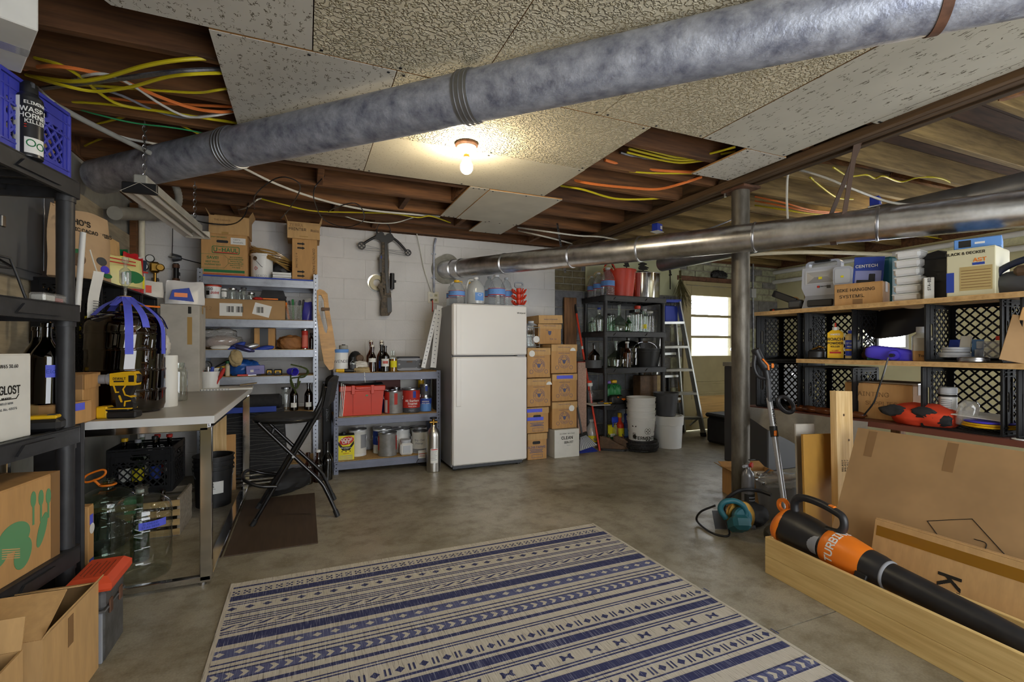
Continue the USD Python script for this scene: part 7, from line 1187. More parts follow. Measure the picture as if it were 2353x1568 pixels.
x, w, h = slot(1354, 1396, 900, z, 4.54); t = thing('garden_tools', 'orange and grey hand tools on a flat sheet, low tier of the far black shelf', 'tools', (x, 4.56, z)); part(t, 'sheet', ro(bx(0, 0, 0, w, .16, .006), 4), m_wcard); part(t, 'orange_handle', ro(mv(lathe([(0, 0), (.014, 0), (.017, .06), (.012, .13), (0, .135)], 12), 0, 0, 0), 0, 80, 20), m_orange); part(t, 'pruner', mv(ro(bx(0, 0, 0, .14, .03, .02, .005), 0, 0, -14), .05, -.04, .008), m_dgpl); part(t, 'yellow_handle', mv(ro(bx(0, 0, 0, .12, .018, .014, .004), 0, 0, 8), .10, -.06, .008), m_yell)
x, w, h = slot(1403, 1438, 907, z, 4.50); t = thing('hedge_trimmer', 'black and orange cordless trimmer on the low black shelf tier', 'trimmer', (x, 4.54, z)); part(t, 'housing', blob(w, .11, h, .1, 2.4, 7, pw=.7), m_black); part(t, 'orange_grip', ro(bx(0, -.04, h * .5, .1, .03, .02, .006), 0, 25), m_orange); part(t, 'orange_trim', bx(.06, -.052, h * .4, .06, .012, .02, .004), m_orange); part(t, 'battery', bx(.07, .0, 0, .06, .08, h * .6, .008), m_dgpl)
x, w, h = slot(1471, 1530, 863, z, 4.62); t = thing('leather_case', 'brown leather case with a pale end standing on the low black shelf tier', 'case', (x, 4.70, z)); part(t, 'body', bx(-w * .14, 0, 0, w * .66, .14, h, .006), m_leath); part(t, 'pale_side', bx(w * .32, 0, .004, w * .28, .13, h - .008, .004), m_tan2); part(t, 'edge_panel', bx(w * .47, 0, 0, .02, .14, h, .004), m_leath); part(t, 'handle', tube(spl([(-.07, 0, h), (-.05, 0, h + .03), (.02, 0, h + .03), (.04, 0, h)], 5), .007, 8), m_leath)
# floor in front of the black shelf
p = onz(1359, 1031, 0); t = thing('cider_jug', 'plastic jug of amber liquid with a yellow label on the floor', 'jug', (p[0] * 1.015, p[1] * 1.015, 0), -32); r, h = .078, .31
part(t, 'jug', lathe([(0, 0), (r * .95, 0), (r, .01), (r, h * .5), (r * .8, h * .68), (r * .35, h * .86), (r * .26, h * .9), (r * .26, h), (0, h)], 28), m_milk); part(t, 'liquid', lathe([(0, .003), (r * .94, .003), (r * .97, .012), (r * .97, h * .49), (r * .8, h * .66), (0, h * .66)], 28), FLAT('amber_liquid', 'b8742c', .2)); part(t, 'label', band(r + .0006, -80, 80, h * .14, h * .45), m_yelp); part(t, 'lettering', wrap(mv(txt('Pine-Sol', .026, True), .0, h * .32), r + .0016), m_navyp); part(t, 'blue_band', band(r + .0014, -60, 60, h * .16, h * .21), m_navyp); part(t, 'cap', cyl(r * .32, h - .02, h + .004, 18, b=.003), m_white)
def boot(px_, label, rz):
    p = onz(*px_, 0); t = thing('work_boot', label, 'boot', (p[0] * 1.02, p[1] * 1.02, 0), rz); H = m3.Manifold.hull_points
    part(t, 'sole', ext(sa.scale(rrect(.29, .1, .045), 1, 1), .024), m_resin)
    a = H(np.array([(x, y * s, q) for (x, y, q) in ((-.135, .04, .024), (-.145, .03, .06), (-.04, .043, .024), (-.13, .036, .15), (-.02, .038, .13), (-.14, .03, .15), (.0, .04, .06)) for s in (-1, 1)])); b = H(np.array([(x, y * s, q) for (x, y, q) in ((-.04, .042, .024), (.10, .047, .024), (.14, .025, .024), (.135, .02, .05), (.08, .04, .07), (-.03, .036, .125), (-.05, .04, .06)) for s in (-1, 1)]))
    c = m3.Manifold.hull_points(np.array([(x, y * s, q) for (x, y, q) in ((-.128, .026, .08), (-.03, .028, .09), (-.12, .03, .17), (-.03, .032, .17)) for s in (-1, 1)])); q = (a + b - c).refine_to_length(.012).to_mesh(); tm = trimesh.Trimesh(q.vert_properties[:, :3], q.tri_verts); trimesh.smoothing.filter_taubin(tm, iterations=6)
    part(t, 'upper', (np.array(tm.vertices), np.array(tm.faces), 60), m_leath); part(t, 'laces', J(*[tube(spl([(-.018 + .022 * k, -.022, .126 - .018 * k), (-.012 + .022 * k, 0, .132 - .018 * k), (-.018 + .022 * k, .022, .126 - .018 * k)], 4), .0025, 6) for k in range(5)]), m_black); part(t, 'tongue', mv(ro(bx(0, 0, 0, .008, .05, .06, .003), 0, -15), -.03, 0, .12), m_leath)
boot((1408, 1040), 'worn brown leather work boot on the left of the pair', -38); boot((1440, 1040), 'worn brown leather work boot on the right of the pair, beside the tyre', -42)
p = onz(1473, 1043, 0); tp = p[:2] * 1.037; t = thing('knobby_tyre', 'small knobbly black tyre lying on the floor round the bucket', 'tyre', (tp[0], tp[1], 0)); R, r = .185, .06
part(t, 'tyre', lathe([(R - .075 + .075 * .0, .01)] + [(R - .06 + .058 * math.cos(a), .062 + .06 * math.sin(a)) for a in np.linspace(-2.2, 2.2, 15)] + [(R - .105, .11), (R - .105, .012), (R - .075, .01)], 40), m_resin)
part(t, 'lugs', J(*[ro(mv(ro(bx(0, 0, -.007, .022, .03, .018, .004), 0, 90, 0), R - .002 - .02 * abs(k - 1.5) / 1.5, 0, .018 + .03 * k), 0, 0, 9 * j + 4.5 * (k % 2)) for j in range(40) for k in range(4)]), m_black, kind='stuff')
for k in range(4):
    t = thing('white_bucket', ('white bucket printed as a fermenter, standing in the tyre', 'white bucket nested second from the bottom of the stack', 'white bucket nested third from the bottom of the stack', 'white bucket nested at the top of the stack')[k], 'bucket', (tp[0], tp[1], .002 + .072 * k), fc(*tp)); pail(t, .124, .152, .365, m_white, (.90, .945), k == 0, .004 if k else .004, m_white if k == 0 else None)
    if k == 0:
        part(t, 'lettering', wrap(mv(txt('FERMENTER', .034, True), .075, .150), .1385), m_ink); part(t, 'ring_logo', wrap(mv(J(ext(sg.Point(0, 0).buffer(.036).difference(sg.Point(0, 0).buffer(.033)), .0008), ext(shapely.union_all([sg.Point(.018 * math.cos(a), .018 * math.sin(a)).buffer(.006) for a in np.linspace(0, 6.28, 5)[:-1]] + [sg.box(-.002, -.02, .002, .02)]), .0008)), .075, .225), .1425), m_ink); part(t, 'warning_label', J(wrap(mv(lab(.05, .014), -.075, .275), .1458), wrap(mv(ext(sg.Point(0, 0).buffer(.02), .0008), -.07, .165), .1445), *[wrap(mv(lab(.04, .004), -.075, .20 - .012 * j), .1408) for j in range(6)]), m_ink); part(t, 'dash', wrap(mv(ext(rrect(.05, .012, .005), .0008), .075, .128), .1345), m_ink)
p = onz(1535, 1034, 0); wbp = p[:2] * 1.033; t = thing('brewing_bucket', 'wide white bucket with a deep collar on the floor by the ladder', 'bucket', (wbp[0], wbp[1], 0), -38); part(t, 'bucket', lathe([(0, 0), (.145, 0), (.158, .255), (.166, .257), (.17, .345), (.172, .35), (.16, .352), (0, .352)], 40), m_white); part(t, 'lid_ring', lathe([(.150, .35), (.174, .346), (.174, .356), (.150, .358), (.150, .35)], 40), m_white); part(t, 'spigot', mv(ro(cyl(.014, 0, .04, 12), 90), -.13, -.09, .08), m_black)
t = thing('black_bucket', 'black bucket with a wooden-gripped bail on the white brewing bucket', 'bucket', (wbp[0] - .03, wbp[1], .36), -38); pail(t, .105, .138, .255, m_dgpl, (.9,), True, .004, m_wood)
for k, (u0, u1, vt, v1, m_, l_, cm) in enumerate(((1394, 1414, 965, 1004, m_yelp, 'yellow and green carton of garden feed under the black shelf', m_green), (1416, 1432, 950, 1003, m_red, 'red bottle with a yellow label under the black shelf', m_yell), (1432, 1443, 952, 1003, m_navyp, 'blue cleaner bottle beside the bucket stack', m_navyp))):
    x, w, h = slot(u0, u1, vt, .0, 4.62); t = thing('cleaner', l_, 'bottle' if k else 'box', (x, 4.62, T4[0] + .004)); h -= T4[0]
    if k == 0: part(t, 'box', bx(0, 0, 0, w, .06, h * .75, .003), m_); part(t, 'green_base', bx(0, -.001, 0, w + .002, .062, h * .3, .003), cm); part(t, 'label', bx(0, -.033, h * .2, w * .5, .002, h * .15), m_paper)
    else: part(t, 'bottle', lathe(prof(w / 2, h * .85, w * .2, h * .55, h * .72), 18), m_); part(t, 'cap', cyl(w * .25, h * .84, h, 14), cm); part(t, 'label', band(w / 2 + .0005, -60, 60, h * .15, h * .45), m_yelp if k == 1 else m_sky)
x, w, h = slot(1402, 1427, 950, .06, 4.56); t = thing('spray_bottle', 'clear bottle with a blue trigger sprayer under the black shelf', 'bottle', (x, 4.56, T4[0] + .004)); part(t, 'bottle', lathe(prof(.035, h * .66, .013, h * .4, h * .56), 18), m_pet); part(t, 'trigger_head', bx(-.01, 0, h * .66, .085, .03, h * .2, .01), m_bluebox); part(t, 'trigger', ro(bx(-.035, 0, h * .5, .014, .014, h * .2, .004), 0, 0), m_bluebox)
# ladder, poles, dried bunch, wall sheet
m_alu = MAT('aluminium', 'c4c6c4', .35, metal=.85, var=.06, scale=8); t = thing('step_ladder', 'aluminium step ladder with a blue top beside the tan door', 'ladder', (0, 0, 0))
A = {s: (np.array(at(onz(u, 1004, .0))), ony(u2, 694, 4.86)) for s, u, u2 in ((-1, 1492, 1523), (1, 1617, 1559))}
for s in (-1, 1):
    b, tp_ = A[s]; part(t, 'front_rail', bar(b + [0, 0, .02], tp_, .022, .065, (0, 1, .1)), m_alu); part(t, 'foot', bar(b + [0, 0, .002], b + (tp_ - b) * .03, .03, .075, (0, 1, .1)), m_black); part(t, 'rear_rail', bar((b[0] - .03 * s, 4.965, .01), tp_ + [-.02 * s, .06, -.04], .02, .045, (0, 1, .05)), m_alu)
for v in (742, 798, 851, 905, 961):
    q = (1004 - v) / (1004 - 694); a_, b_ = (A[s][0] + (A[s][1] - A[s][0]) * q for s in (-1, 1)); part(t, 'step', bar(a_, b_, .085, .03, (0, -.1, 1)), m_alu)
    if v > 742: part(t, 'rear_brace', bar((a_[0] + .03, 4.955, a_[2] - .09), (b_[0] - .03, 4.955, b_[2] - .09), .02, .03), m_alu)
part(t, 'top_cap', bar(A[-1][1] + [-.02, .03, .01], A[1][1] + [.02, .03, .01], .12, .035), m_bluebox); part(t, 'knee_brace', J(*[bar(A[s][0] + (A[s][1] - A[s][0]) * .14 + [-.01 * s, 0, 0], A[s][0] + (A[s][1] - A[s][0]) * .05 + [-.16 * s, .05, .06], .02, .012) for s in (1,)]), m_alu)
t = thing('blue_tray', 'blue plastic paint tray hooked inside the top of the step ladder', 'tray', (0, 0, 0)); p0, p1 = ony(1524, 741, 4.92), ony(1554, 704, 4.92); part(t, 'tray', bx((p0[0] + p1[0]) / 2, 4.90, p0[2], p1[0] - p0[0], .03, p1[2] - p0[2], .01), m_bluebox)
solo('wooden_pole', rod(ony(1556, 764, 4.97), ony(1562, 925, 4.97), .014), m_wood, 'wooden pole standing behind the step ladder', 'pole')
t = thing('pipe_length', 'dark pipe length standing behind the step ladder', 'pipe', (0, 0, 0)); part(t, 'pipe', rod((4.36, 4.975, .01), (4.35, 4.985, .75), .02), m_black)
t = thing('dried_bunch', 'dried herb bunch hanging head down beside the tan door', 'bunch'); rg = np.random.RandomState(4); c = ony(1563, 622, 4.86); tw = []
for k in range(70):
    a, l, e = rg.rand() * 6.28, .2 + .24 * rg.rand(), .03 + .13 * rg.rand(); q = np.array([c[0] + e * math.cos(a) + .07 * (l / .4), c[1] + .05 * math.sin(a), c[2] - .10 - l]); tw.append(tube([c + [.012 * math.cos(a), .012 * math.sin(a), .0], c + [.01 * math.cos(a), .01 * math.sin(a), -.12], (c + [0, 0, -.12]) * .4 + q * .6 + rg.normal(size=3) * .008, q], [.0035, .0035, .003, .0015], 4))
part(t, 'twigs', J(*tw), MAT('dry_herb', '5c5636', .9, var=.3, scale=20), kind='stuff'); part(t, 'tie', tube([(c[0] + .018 * math.cos(a), c[1] + .018 * math.sin(a), c[2] - .11) for a in np.linspace(0, 6.28, 13)[:-1]], .004, 6, True), m_tan2)
p0, p1 = ony(1345, 665, 4.985), ony(1562, 590, 4.985); t = thing('wall_sheet', 'pale wall hanging with dark tree shapes above the far black shelf', 'hanging', (0, 0, 0)); part(t, 'cloth', bx((p0[0] + p1[0]) / 2, 4.985, p0[2] - .02, p1[0] - p0[0], .006, p1[2] - p0[2] + .02), FLAT('pale_green_cloth', 'bdbf9c', .85))
rg = random.Random(8); tr_ = []
for (u, top, wd_) in ((1478, 604, 42), (1440, 600, 26), (1408, 608, 12), (1540, 612, 10)):
    a = ony(u, top, 4.98); b = ony(u, 660, 4.98); W_ = wd_ / 1111 * 5.6; g_ = [sg.box(a[0] - .008, b[2] - .03, a[0] + .008, a[2])]
    for k in range(14): q = rg.random(); hw = W_ * (.3 + .3 * q) * rg.uniform(.7, 1.); g_.append(sa.scale(sg.Point(a[0] + rg.uniform(-.4, .4) * hw, a[2] - q * .12).buffer(1), hw * .75, .012))
    tr_.append(ext(shapely.union_all(g_), .001))
part(t, 'tree_print', mv(up(J(*tr_)), 0, 4.9816, 0), m_ink)
solo('dried_plant', blob(.22, .05, .1, .3, 3.5, 3), m_resind, 'dark dried plant lying on the rusty lintel', 'plant', (5.22, 4.975, DZ1 + .113)); t = thing('wall_switch', 'grey switch box with a conduit on the block wall right of the post', 'switch', (xy(1731, 4.98), 4.985, zy(1731, 675, 4.98) - .06)); part(t, 'box', bx(0, 0, 0, .09, .04, .13, .004), m_lgpl); part(t, 'conduit', rod((0, .0, .13), (0, 0, .75), .012), m_galv); part(t, 'conduit', rod((0, 0, 0), (.01, 0, -.9), .012), m_galv)
# ================================================================ right: shelving of crates and planks
SX = 3.0
t = thing('low_table', 'long table with a red-brown top carrying the crates on the right', 'table', (0, 0, 0)); part(t, 'tabletop', box(SX - .02, 3.72, .75, 2.60, .668, .698), FLAT('red_brown_top', '6e3f33', .55))
for x in (3.12, 3.6):
    for y in (.95, 1.93): part(t, 'leg', bx(x, y, 0, .06, .06, .666, .004), m_wood2)
solo('grey_drape', sheet(lambda u, v: (SX - .035 - .03 * np.sin(v * 1.5) - .012 * np.sin(17 * u + 3 * v), 2.61 - .86 * u, .698 - (.05 + .30 * u) * v - .004), 25, 9, .003), MAT('grey_cloth', '9a958c', .9, var=.1, scale=14, bump=.3), 'grey-white cloth hanging off the far front edge of the low table', 'cloth'); 
def plank(z, y0, y1, label, x1=3.62): t = thing('shelf_board', label, 'shelf board', (0, 0, 0)); part(t, 'face_veneer', box(SX, x1, y0, y1, z - .003, z), m_pine); part(t, 'core_plies', box(SX + .001, x1, y0, y1, z - .022, z - .003), m_ply); part(t, 'under_veneer', box(SX, x1, y0, y1, z - .026, z - .022), m_pine)
plank(1.379, .75, 2.535, 'upper plywood plank laid across the milk crates on the right'); plank(1.048, .75, 2.21, 'lower plywood plank laid across the milk crates on the right', 3.5)
RC = (0, -90, 0); g = None
for (y, z, l_) in ((2.37, .70, 'lower milk crate at the far end of the right shelving'), (2.37, 1.035, 'upper milk crate at the far end of the right shelving'), (2.02, .692, 'milk crate under the far end of the lower plank'), (2.02, 1.05, 'milk crate behind the yellow powder bottle'), (1.345, .70, 'milk crate holding a white bottle and plastic pack'), (1.345, 1.05, 'milk crate holding grey lids under the upper plank'), (.97, .70, 'lower milk crate at the right edge of the photo'), (.97, 1.05, 'upper milk crate at the right edge of the photo')):
    s_ = .93 if z in (1.05, .692) else .98; copy(mc_src, (SX + .29, y, z + .166 * s_), RC, l_, scale=s_)
def slx(u0, u1, vt, zb, X=SX + .05): y0, y1 = yx(u0, X), yx(u1, X); return (y0 + y1) / 2, abs(y0 - y1), zx((u0 + u1) / 2, vt, X) - zb
def TR(name, label, cat, y, z, dx=.08, rz=-90): return thing(name, label, cat, (SX + dx, y, z), rz)
z = 1.0485
y, w, h = slx(1894, 1932, 742, z); t = TR('powder_bottle', 'yellow roach powder bottle with a red nozzle on the lower plank', 'bottle', y, z, .08, -60); h *= 1.0; part(t, 'bottle', fm(m3.Manifold.hull_points(np.array([(a * sx, b * sy, c) for (a, b, c) in ((.04, .022, .0), (.042, .024, .006), (.042, .024, h * .72), (.02, .016, h * .8)) for sx in (-1, 1) for sy in (-1, 1)]))), m_yell); part(t, 'neck', cyl(.018, h * .79, h * .88, 18), m_white); part(t, 'nozzle', cyl(.006, h * .88, h, 12, r1=.004), m_red)
for s, q, hh, mm in (('HARRIS', .68, .010, m_paper), ('ROACH', .55, .017, m_ink), ('POWDER', .44, .014, m_ink), ('KILLER', .35, .010, m_ink), ('+ LURE', .24, .008, m_redp)): words(t, s, 0, .0495, 0, h * q, hh, mm, bold=True)
part(t, 'red_band', bx(0, -.0245, h * .16, .06, .001, h * .05), m_redp)
y, w, h = slx(1934, 1962, 752, z); t = TR('glue_bottle', 'cream wood glue bottle with a blue label on the lower plank', 'bottle', y, z, .09, -60); part(t, 'bottle', lathe([(0, 0), (.032, 0), (.034, .01), (.034, h * .74), (.02, h * .8), (0, h * .8)], 24), FLAT('glue_cream', 'd9c18a', .4)); part(t, 'cap', cyl(.02, h * .78, h * .9, 18), m_bluebox); part(t, 'tip', cyl(.006, h * .9, h, 10), m_white); part(t, 'label', band(.0345, -70, 70, h * .12, h * .6), m_bluebox); part(t, 'yellow_band', band(.0354, -70, 70, h * .27, h * .33), m_yell); part(t, 'lettering', wrap(mv(txt('TITEBOND', .010, True), 0, h * .5), .036), m_paper); part(t, 'lettering', wrap(mv(txt('PREMIUM', .008, True), 0, h * .4), .036), m_paper)
t = TR('black_jar', 'squat black pot with shiny fittings left of the yellow powder bottle', 'pot', yx(1877, SX + .06), z, .06); part(t, 'pot', cyl(.05, 0, .06, 24, b=.012), m_black); part(t, 'fittings', mv(J(ro(bx(0, 0, 0, .06, .02, .012, .003), 0, -20), ro(bx(.01, .02, .01, .04, .02, .012, .003), 0, 15)), 0, 0, .065), m_brass)
t = TR('violet_tool', 'violet hand tool with a black cord hanging off the lower plank', 'tool', yx(2035, SX + .06), z, .10, -75); part(t, 'body', ro(mv(sc(blob(1, 1, 1, .03, 2, 5, flat=True, pw=.6), .24, .08, .085), 0, 0, .0), 0, 8), m_purple); part(t, 'nose', mv(ro(lathe([(0, 0), (.03, 0), (.026, .02), (.0, .022)], 18), 90), .03, -.04, .03), m_purple); part(t, 'cord_grip', mv(ro(cyl(.01, 0, .04, 12), 90), .03, -.06, .03), m_black)
cable(m_blk, 'k', [onx(2041, 822, SX - .02), onx(2030, 860, SX - .04), onx(2020, 890, SX - .04), onx(2008, 925, SX - .04), onx(1985, 955, SX - .03)], .0045, 'black cord hanging from the violet tool across the brown carton')
y, w, h = slx(2092, 2131, 752, z, SX + .1); t = TR('clear_jug', 'tall clear bottle with a brown carton sleeve on the lower plank', 'bottle', y, z, .13, -70); part(t, 'bottle', lathe(prof(.045, h, .022, h * .7, h * .85), 22), m_milk); part(t, 'cap', cyl(.026, h - .03, h + .002, 18), m_lgpl); part(t, 'sleeve', bx(.01, -.03, 0, .085, .05, h * .48, .003), m_kraft); part(t, 'sleeve_label', bx(.01, -.056, h * .3, .08, .002, h * .38), m_gcard); part(t, 'lettering', dec(txt('Tools', .014), (.015, -.0565, h * .16), (1, 0, 0), (0, 0, 1)), m_ink)
solo('black_sack', sheet(lambda u, v: (SX + .25 + .05 * np.sin(5 * u + 2 * v), 2.0 - .42 * u, 1.352 - (.05 + .13 * np.sin(math.pi * u) ** .8) * v - .01 * np.sin(9 * u)), 17, 9, .02), m_resind, 'black plastic sack hanging below the upper plank in front of the window', 'sack')
t = TR('dust_bag', 'brown plastic bag and small parts left of the violet tool', 'bag', yx(1978, SX + .1), z, .16); part(t, 'bag', blob(.12, .08, .08, .16, 2.4, 9), m_leath); part(t, 'blue_block', bx(.08, -.06, 0, .07, .04, .022, .002), m_teal)
for k, (dx, y, z_, r) in enumerate(((.10, 1.40, z + .02, .062), (.095, 1.395, z + .048, .055), (.04, 1.30, z + .0, .06))):
    t = thing('tin_lid', ('grey round tin at the left of the upper crate, lower of two', 'grey round tin stacked on another in the upper crate', 'silver round tin at the front edge of the upper crate')[k], 'tin', (SX + dx, y, z_ + .002)); part(t, 'tin', cyl(r, 0, .026, 32, b=.004), m_lgpl if k < 2 else m_can); part(t, 'seam', lathe([(r, .012), (r + .0012, .013), (r, .014)], 32), m_gpl)
t = thing('clear_boxes', 'clear plastic organiser boxes with an orange tape in the upper crate', 'boxes', (SX + .18, 1.27, z + .02), -90); part(t, 'box', bx(0, 0, 0, .13, .1, .045, .003), m_cbag); part(t, 'upper_box', bx(.0, 0.0, .046, .12, .09, .04, .003), m_cbag); part(t, 'orange_tape', cyl(.026, .09, .11, 20, .03, -.01), m_red)
t = thing('blister_cards', 'blue blister cards leaning inside the upper crate', 'packets', (SX + .16, 1.40, z + .02), -90)
for k in range(3): part(t, 'card', ro(bx(-.04 + .05 * k, 0, 0, .045, .01, .1 + .02 * (k % 2), .002), -18, 0, 8 * k), (m_navyp, m_paper, m_sky)[k])
t = TR('torn_carton', 'torn brown carton leaning at the right edge of the photo', 'box', yx(2345, SX - .02), z, -.0, -60); part(t, 'side', ro(bx(0, 0, 0, .16, .006, .22, .001), -12, 14, 0), m_kraftd); part(t, 'flap', ro(bx(.02, 0, .21, .15, .006, .06, .001), 25, 8, 0), m_kraft)
# upper plank
z = 1.3795
y, w, h = slx(1766, 1832, 672, z); t = TR('nail_gun', 'black nail gun lying at the far end of the upper plank', 'nail gun', y, z, .10, -80); part(t, 'magazine', mv(ro(bx(0, 0, 0, .17, .03, .045, .005), 0, 25), -.03, 0, .075), m_black); part(t, 'body', bx(.06, 0, .01, .09, .06, .06, .012), m_dgpl); part(t, 'base', bx(-.04, 0, 0, .16, .03, .02, .004), m_black); part(t, 'orange_button', bx(-.09, -.016, .004, .012, .004, .012), m_red); part(t, 'wood_disc', mv(ro(cyl(.035, 0, .02, 20), 70), .02, .06, .06), m_wood)
y, w, h = slx(1836, 1919, 596, z, SX + .08); t = TR('job_light', 'grey battery work light with a handle on the upper plank', 'work light', y, z, .16, -75); m_lt = FLAT('light_grey_shell', 'a8abb5', .45); hb = h * .27
part(t, 'base', fm(m3.Manifold.hull_points(np.array([(a * sx, b * sy, c) for (a, b, c) in ((w * .45, .08, 0), (w * .38, .06, hb)) for sx in (-1, 1) for sy in (-1, 1)]))), m_gpl); part(t, 'battery_bay', bx(0, -.076, hb * .15, w * .6, .02, hb * .5, .004), m_black)
part(t, 'body', up(mv(ext(sg.Polygon([(-w * .36, hb), (w * .36, hb), (w * .45, h * .45), (w * .43, h * .82), (-w * .43, h * .82), (-w * .45, h * .45)]).buffer(.008), .11), 0, 0, -.05)), m_lt); part(t, 'handle', up(mv(ext(rrect(w * .86, h * .24, .03, 0, h * .87).difference(rrect(w * .68, h * .1, .012, 0, h * .9)), .05), 0, 0, -.02)), m_lt); part(t, 'grip', bx(0, -.032, h * .95, w * .4, .02, h * .05, .006), m_black)
part(t, 'lens_panel', up(mv(ext(sg.Polygon([(-w * .38, h * .5), (w * .38, h * .5), (w * .38, h * .78), (-w * .38, h * .78)]), .004), 0, 0, .06)), m_lgpl); part(t, 'lens_bevel', fm(m3.Manifold.hull_points(np.array([(-w * .34, -.064, h * .52), (w * .34, -.064, h * .52), (w * .34, -.064, h * .75), (-w * .34, -.064, h * .75), (-w * .15, -.072, h * .64), (w * .15, -.072, h * .64)]))), m_silv); part(t, 'led', bx(0, -.073, h * .59, .02, .003, .015), m_yelp)
part(t, 'badge', bx(-.015, -.062, h * .42, .014, .002, .014), m_redp); part(t, 'display', bx(.045, -.062, h * .40, .022, .002, .02), m_black); part(t, 'lettering', dec(txt('PORTER CABLE', .007, True), (.012, -.0612, h * .445), (1, 0, 0), (0, 0, 1)), m_ink)
y, w, h = slx(1926, 1966, 613, z, SX + .16); t = TR('flood_head', 'small square grey flood lamp head beside the work light', 'work light', y, z + .001, .13, -70); part(t, 'shell', up(mv(ext(rrect(w * .95, .12, .02, 0, h - .065), .05), 0, 0, -.02)), m_lt); part(t, 'lens', up(mv(ext(rrect(w * .75, .09, .01, 0, h - .065), .004), 0, 0, .03)), m_lgpl); part(t, 'led', bx(0, -.036, h - .075, .015, .003, .012), m_yelp); part(t, 'stand', bx(0, .02, 0, .05, .04, h - .12, .006), m_dgpl)
solo('straw_disc', mv(ro(lathe([(.0, -.03), (.10, -.02), (.125, 0), (.10, .03), (0, .035)], 28), 90), 0, 0, .125), MAT('straw', '9a8658', .85, var=.25, scale=40), 'round straw disc leaning behind the work light', 'disc', (SX + .36, yx(1880, SX + .30), z), -70)
y, w, h = slx(1916, 2046, 650, z, SX + .03); t = TR('bike_carton', 'small carton handwritten for bike hanging systems on the upper plank', 'box', yx(1975, SX + .10), z, .12, -74); w, d = .245, .15; carton(t, w, d, h + .005, m_kraft, True, m_tape); words(t, 'BIKE HANGING', w, d, -.01, h * .72, .019, m_ink); words(t, 'SYSTEMS.', w, d, -.03, h * .42, .019, m_ink); on_face(t, lab(.05, .03), w, d, .0, .02, m_tape, name='tape')
y, w, h = slx(1962, 2018, 570, z + .10, SX + .12); t = TR('blister_pack', 'blue blister pack with a black power tool standing on the carton', 'packet', yx(1990, SX + .14), z + .082, .145, -60); part(t, 'card', ro(bx(0, 0, 0, .15, .005, .215, .002), -4, 4, 0), m_navyp); part(t, 'pale_panel', ro(bx(0, -.004, .01, .13, .003, .12, .002), -4, 4, 0), FLAT('lilac_panel', '8a8fc0', .6)); part(t, 'lettering', dec(txt('CENTECH', .017, True), (.0, -.001, .158), (1, 0, 0), (0, .07, 1)), m_paper); part(t, 'tool_print', ro(J(bx(-.02, -.008, .05, .07, .006, .022, .004), bx(.02, -.008, .06, .03, .006, .05, .004), bx(-.04, -.008, .03, .03, .006, .03, .004)), -4, 4, 0), m_black); part(t, 'red_panel', ro(bx(.04, -.0045, .004, .05, .003, .03), -4, 4), m_redp)
y, w, h = slx(2018, 2047, 592, z, SX + .28); t = TR('teal_tool', 'teal power tool standing behind the white foam cups', 'tool', y, z, .30); part(t, 'body', bx(.01, 0, 0, .07, .07, h, .012), m_teal); part(t, 'grip', bx(-.03, -.01, 0, .04, .05, h * .95, .01), m_dgpl)
y, w, h = slx(2046, 2106, 577, z, SX + .06)
for k in range(6):
    hh = h / 6; t = thing('foam_tray', 'white foam tray, number %s from the bottom of the stack on the upper plank' % ('one', 'two', 'three', 'four', 'five', 'six')[k], 'foam tray', (SX + .12 + .0015 * (k % 2), y - .004 * (k % 3), z + hh * k + .0005 * k), -80); part(t, 'tray', bx(0, 0, 0, w * (.98 - .022 * k), .12, hh - .002, .012), MAT('white_foam_%d' % k, 'dededf', .8, var=.02)); part(t, 'rim', bx(0, 0, hh * .7, w * (1.0 - .022 * k), .125, hh * .22, .004), m_white)
y, w, h = slx(2106, 2158, 572, z, SX + .12); t = TR('black_bin', 'tall black plastic bin with a slanted lid behind the fuel stabiliser box', 'bin', y, z, .22, -75); part(t, 'bin', fm(m3.Manifold.hull_points(np.array([(a * sx, b * sy, c) for (a, b, c) in ((.06, .05, 0), (.075, .06, h * .8)) for sx in (-1, 1) for sy in (-1, 1)]))), m_resin); part(t, 'lid', fm(m3.Manifold.hull_points(np.array([(-.08, -.065, h * .8), (.08, -.065, h * .8), (.08, .065, h * .8), (-.08, .065, h * .8), (-.07, -.05, h * .9), (.0, 0, h), (.07, .05, h * .94)]))), m_black)
y, w, h = slx(2109, 2141, 638, z, SX + .02); t = TR('stabiliser_box', 'small white carton with vertical black lettering on the upper plank', 'box', y, z, .055, -58); w, d = .042, .05; part(t, 'box', bx(0, 0, 0, w, d, h, .002), m_wcard); part(t, 'lettering', dec(txt('STA-BIL', .012, True), (0, -d / 2 - .0006, h * .7), (0, 0, 1), (-1, 0, 0)), m_ink); part(t, 'side_print', J(*[bx(w / 2, 0, h * (.2 + .12 * k), .001, d * .7, .004) for k in range(5)]), m_gpl, kind='stuff')
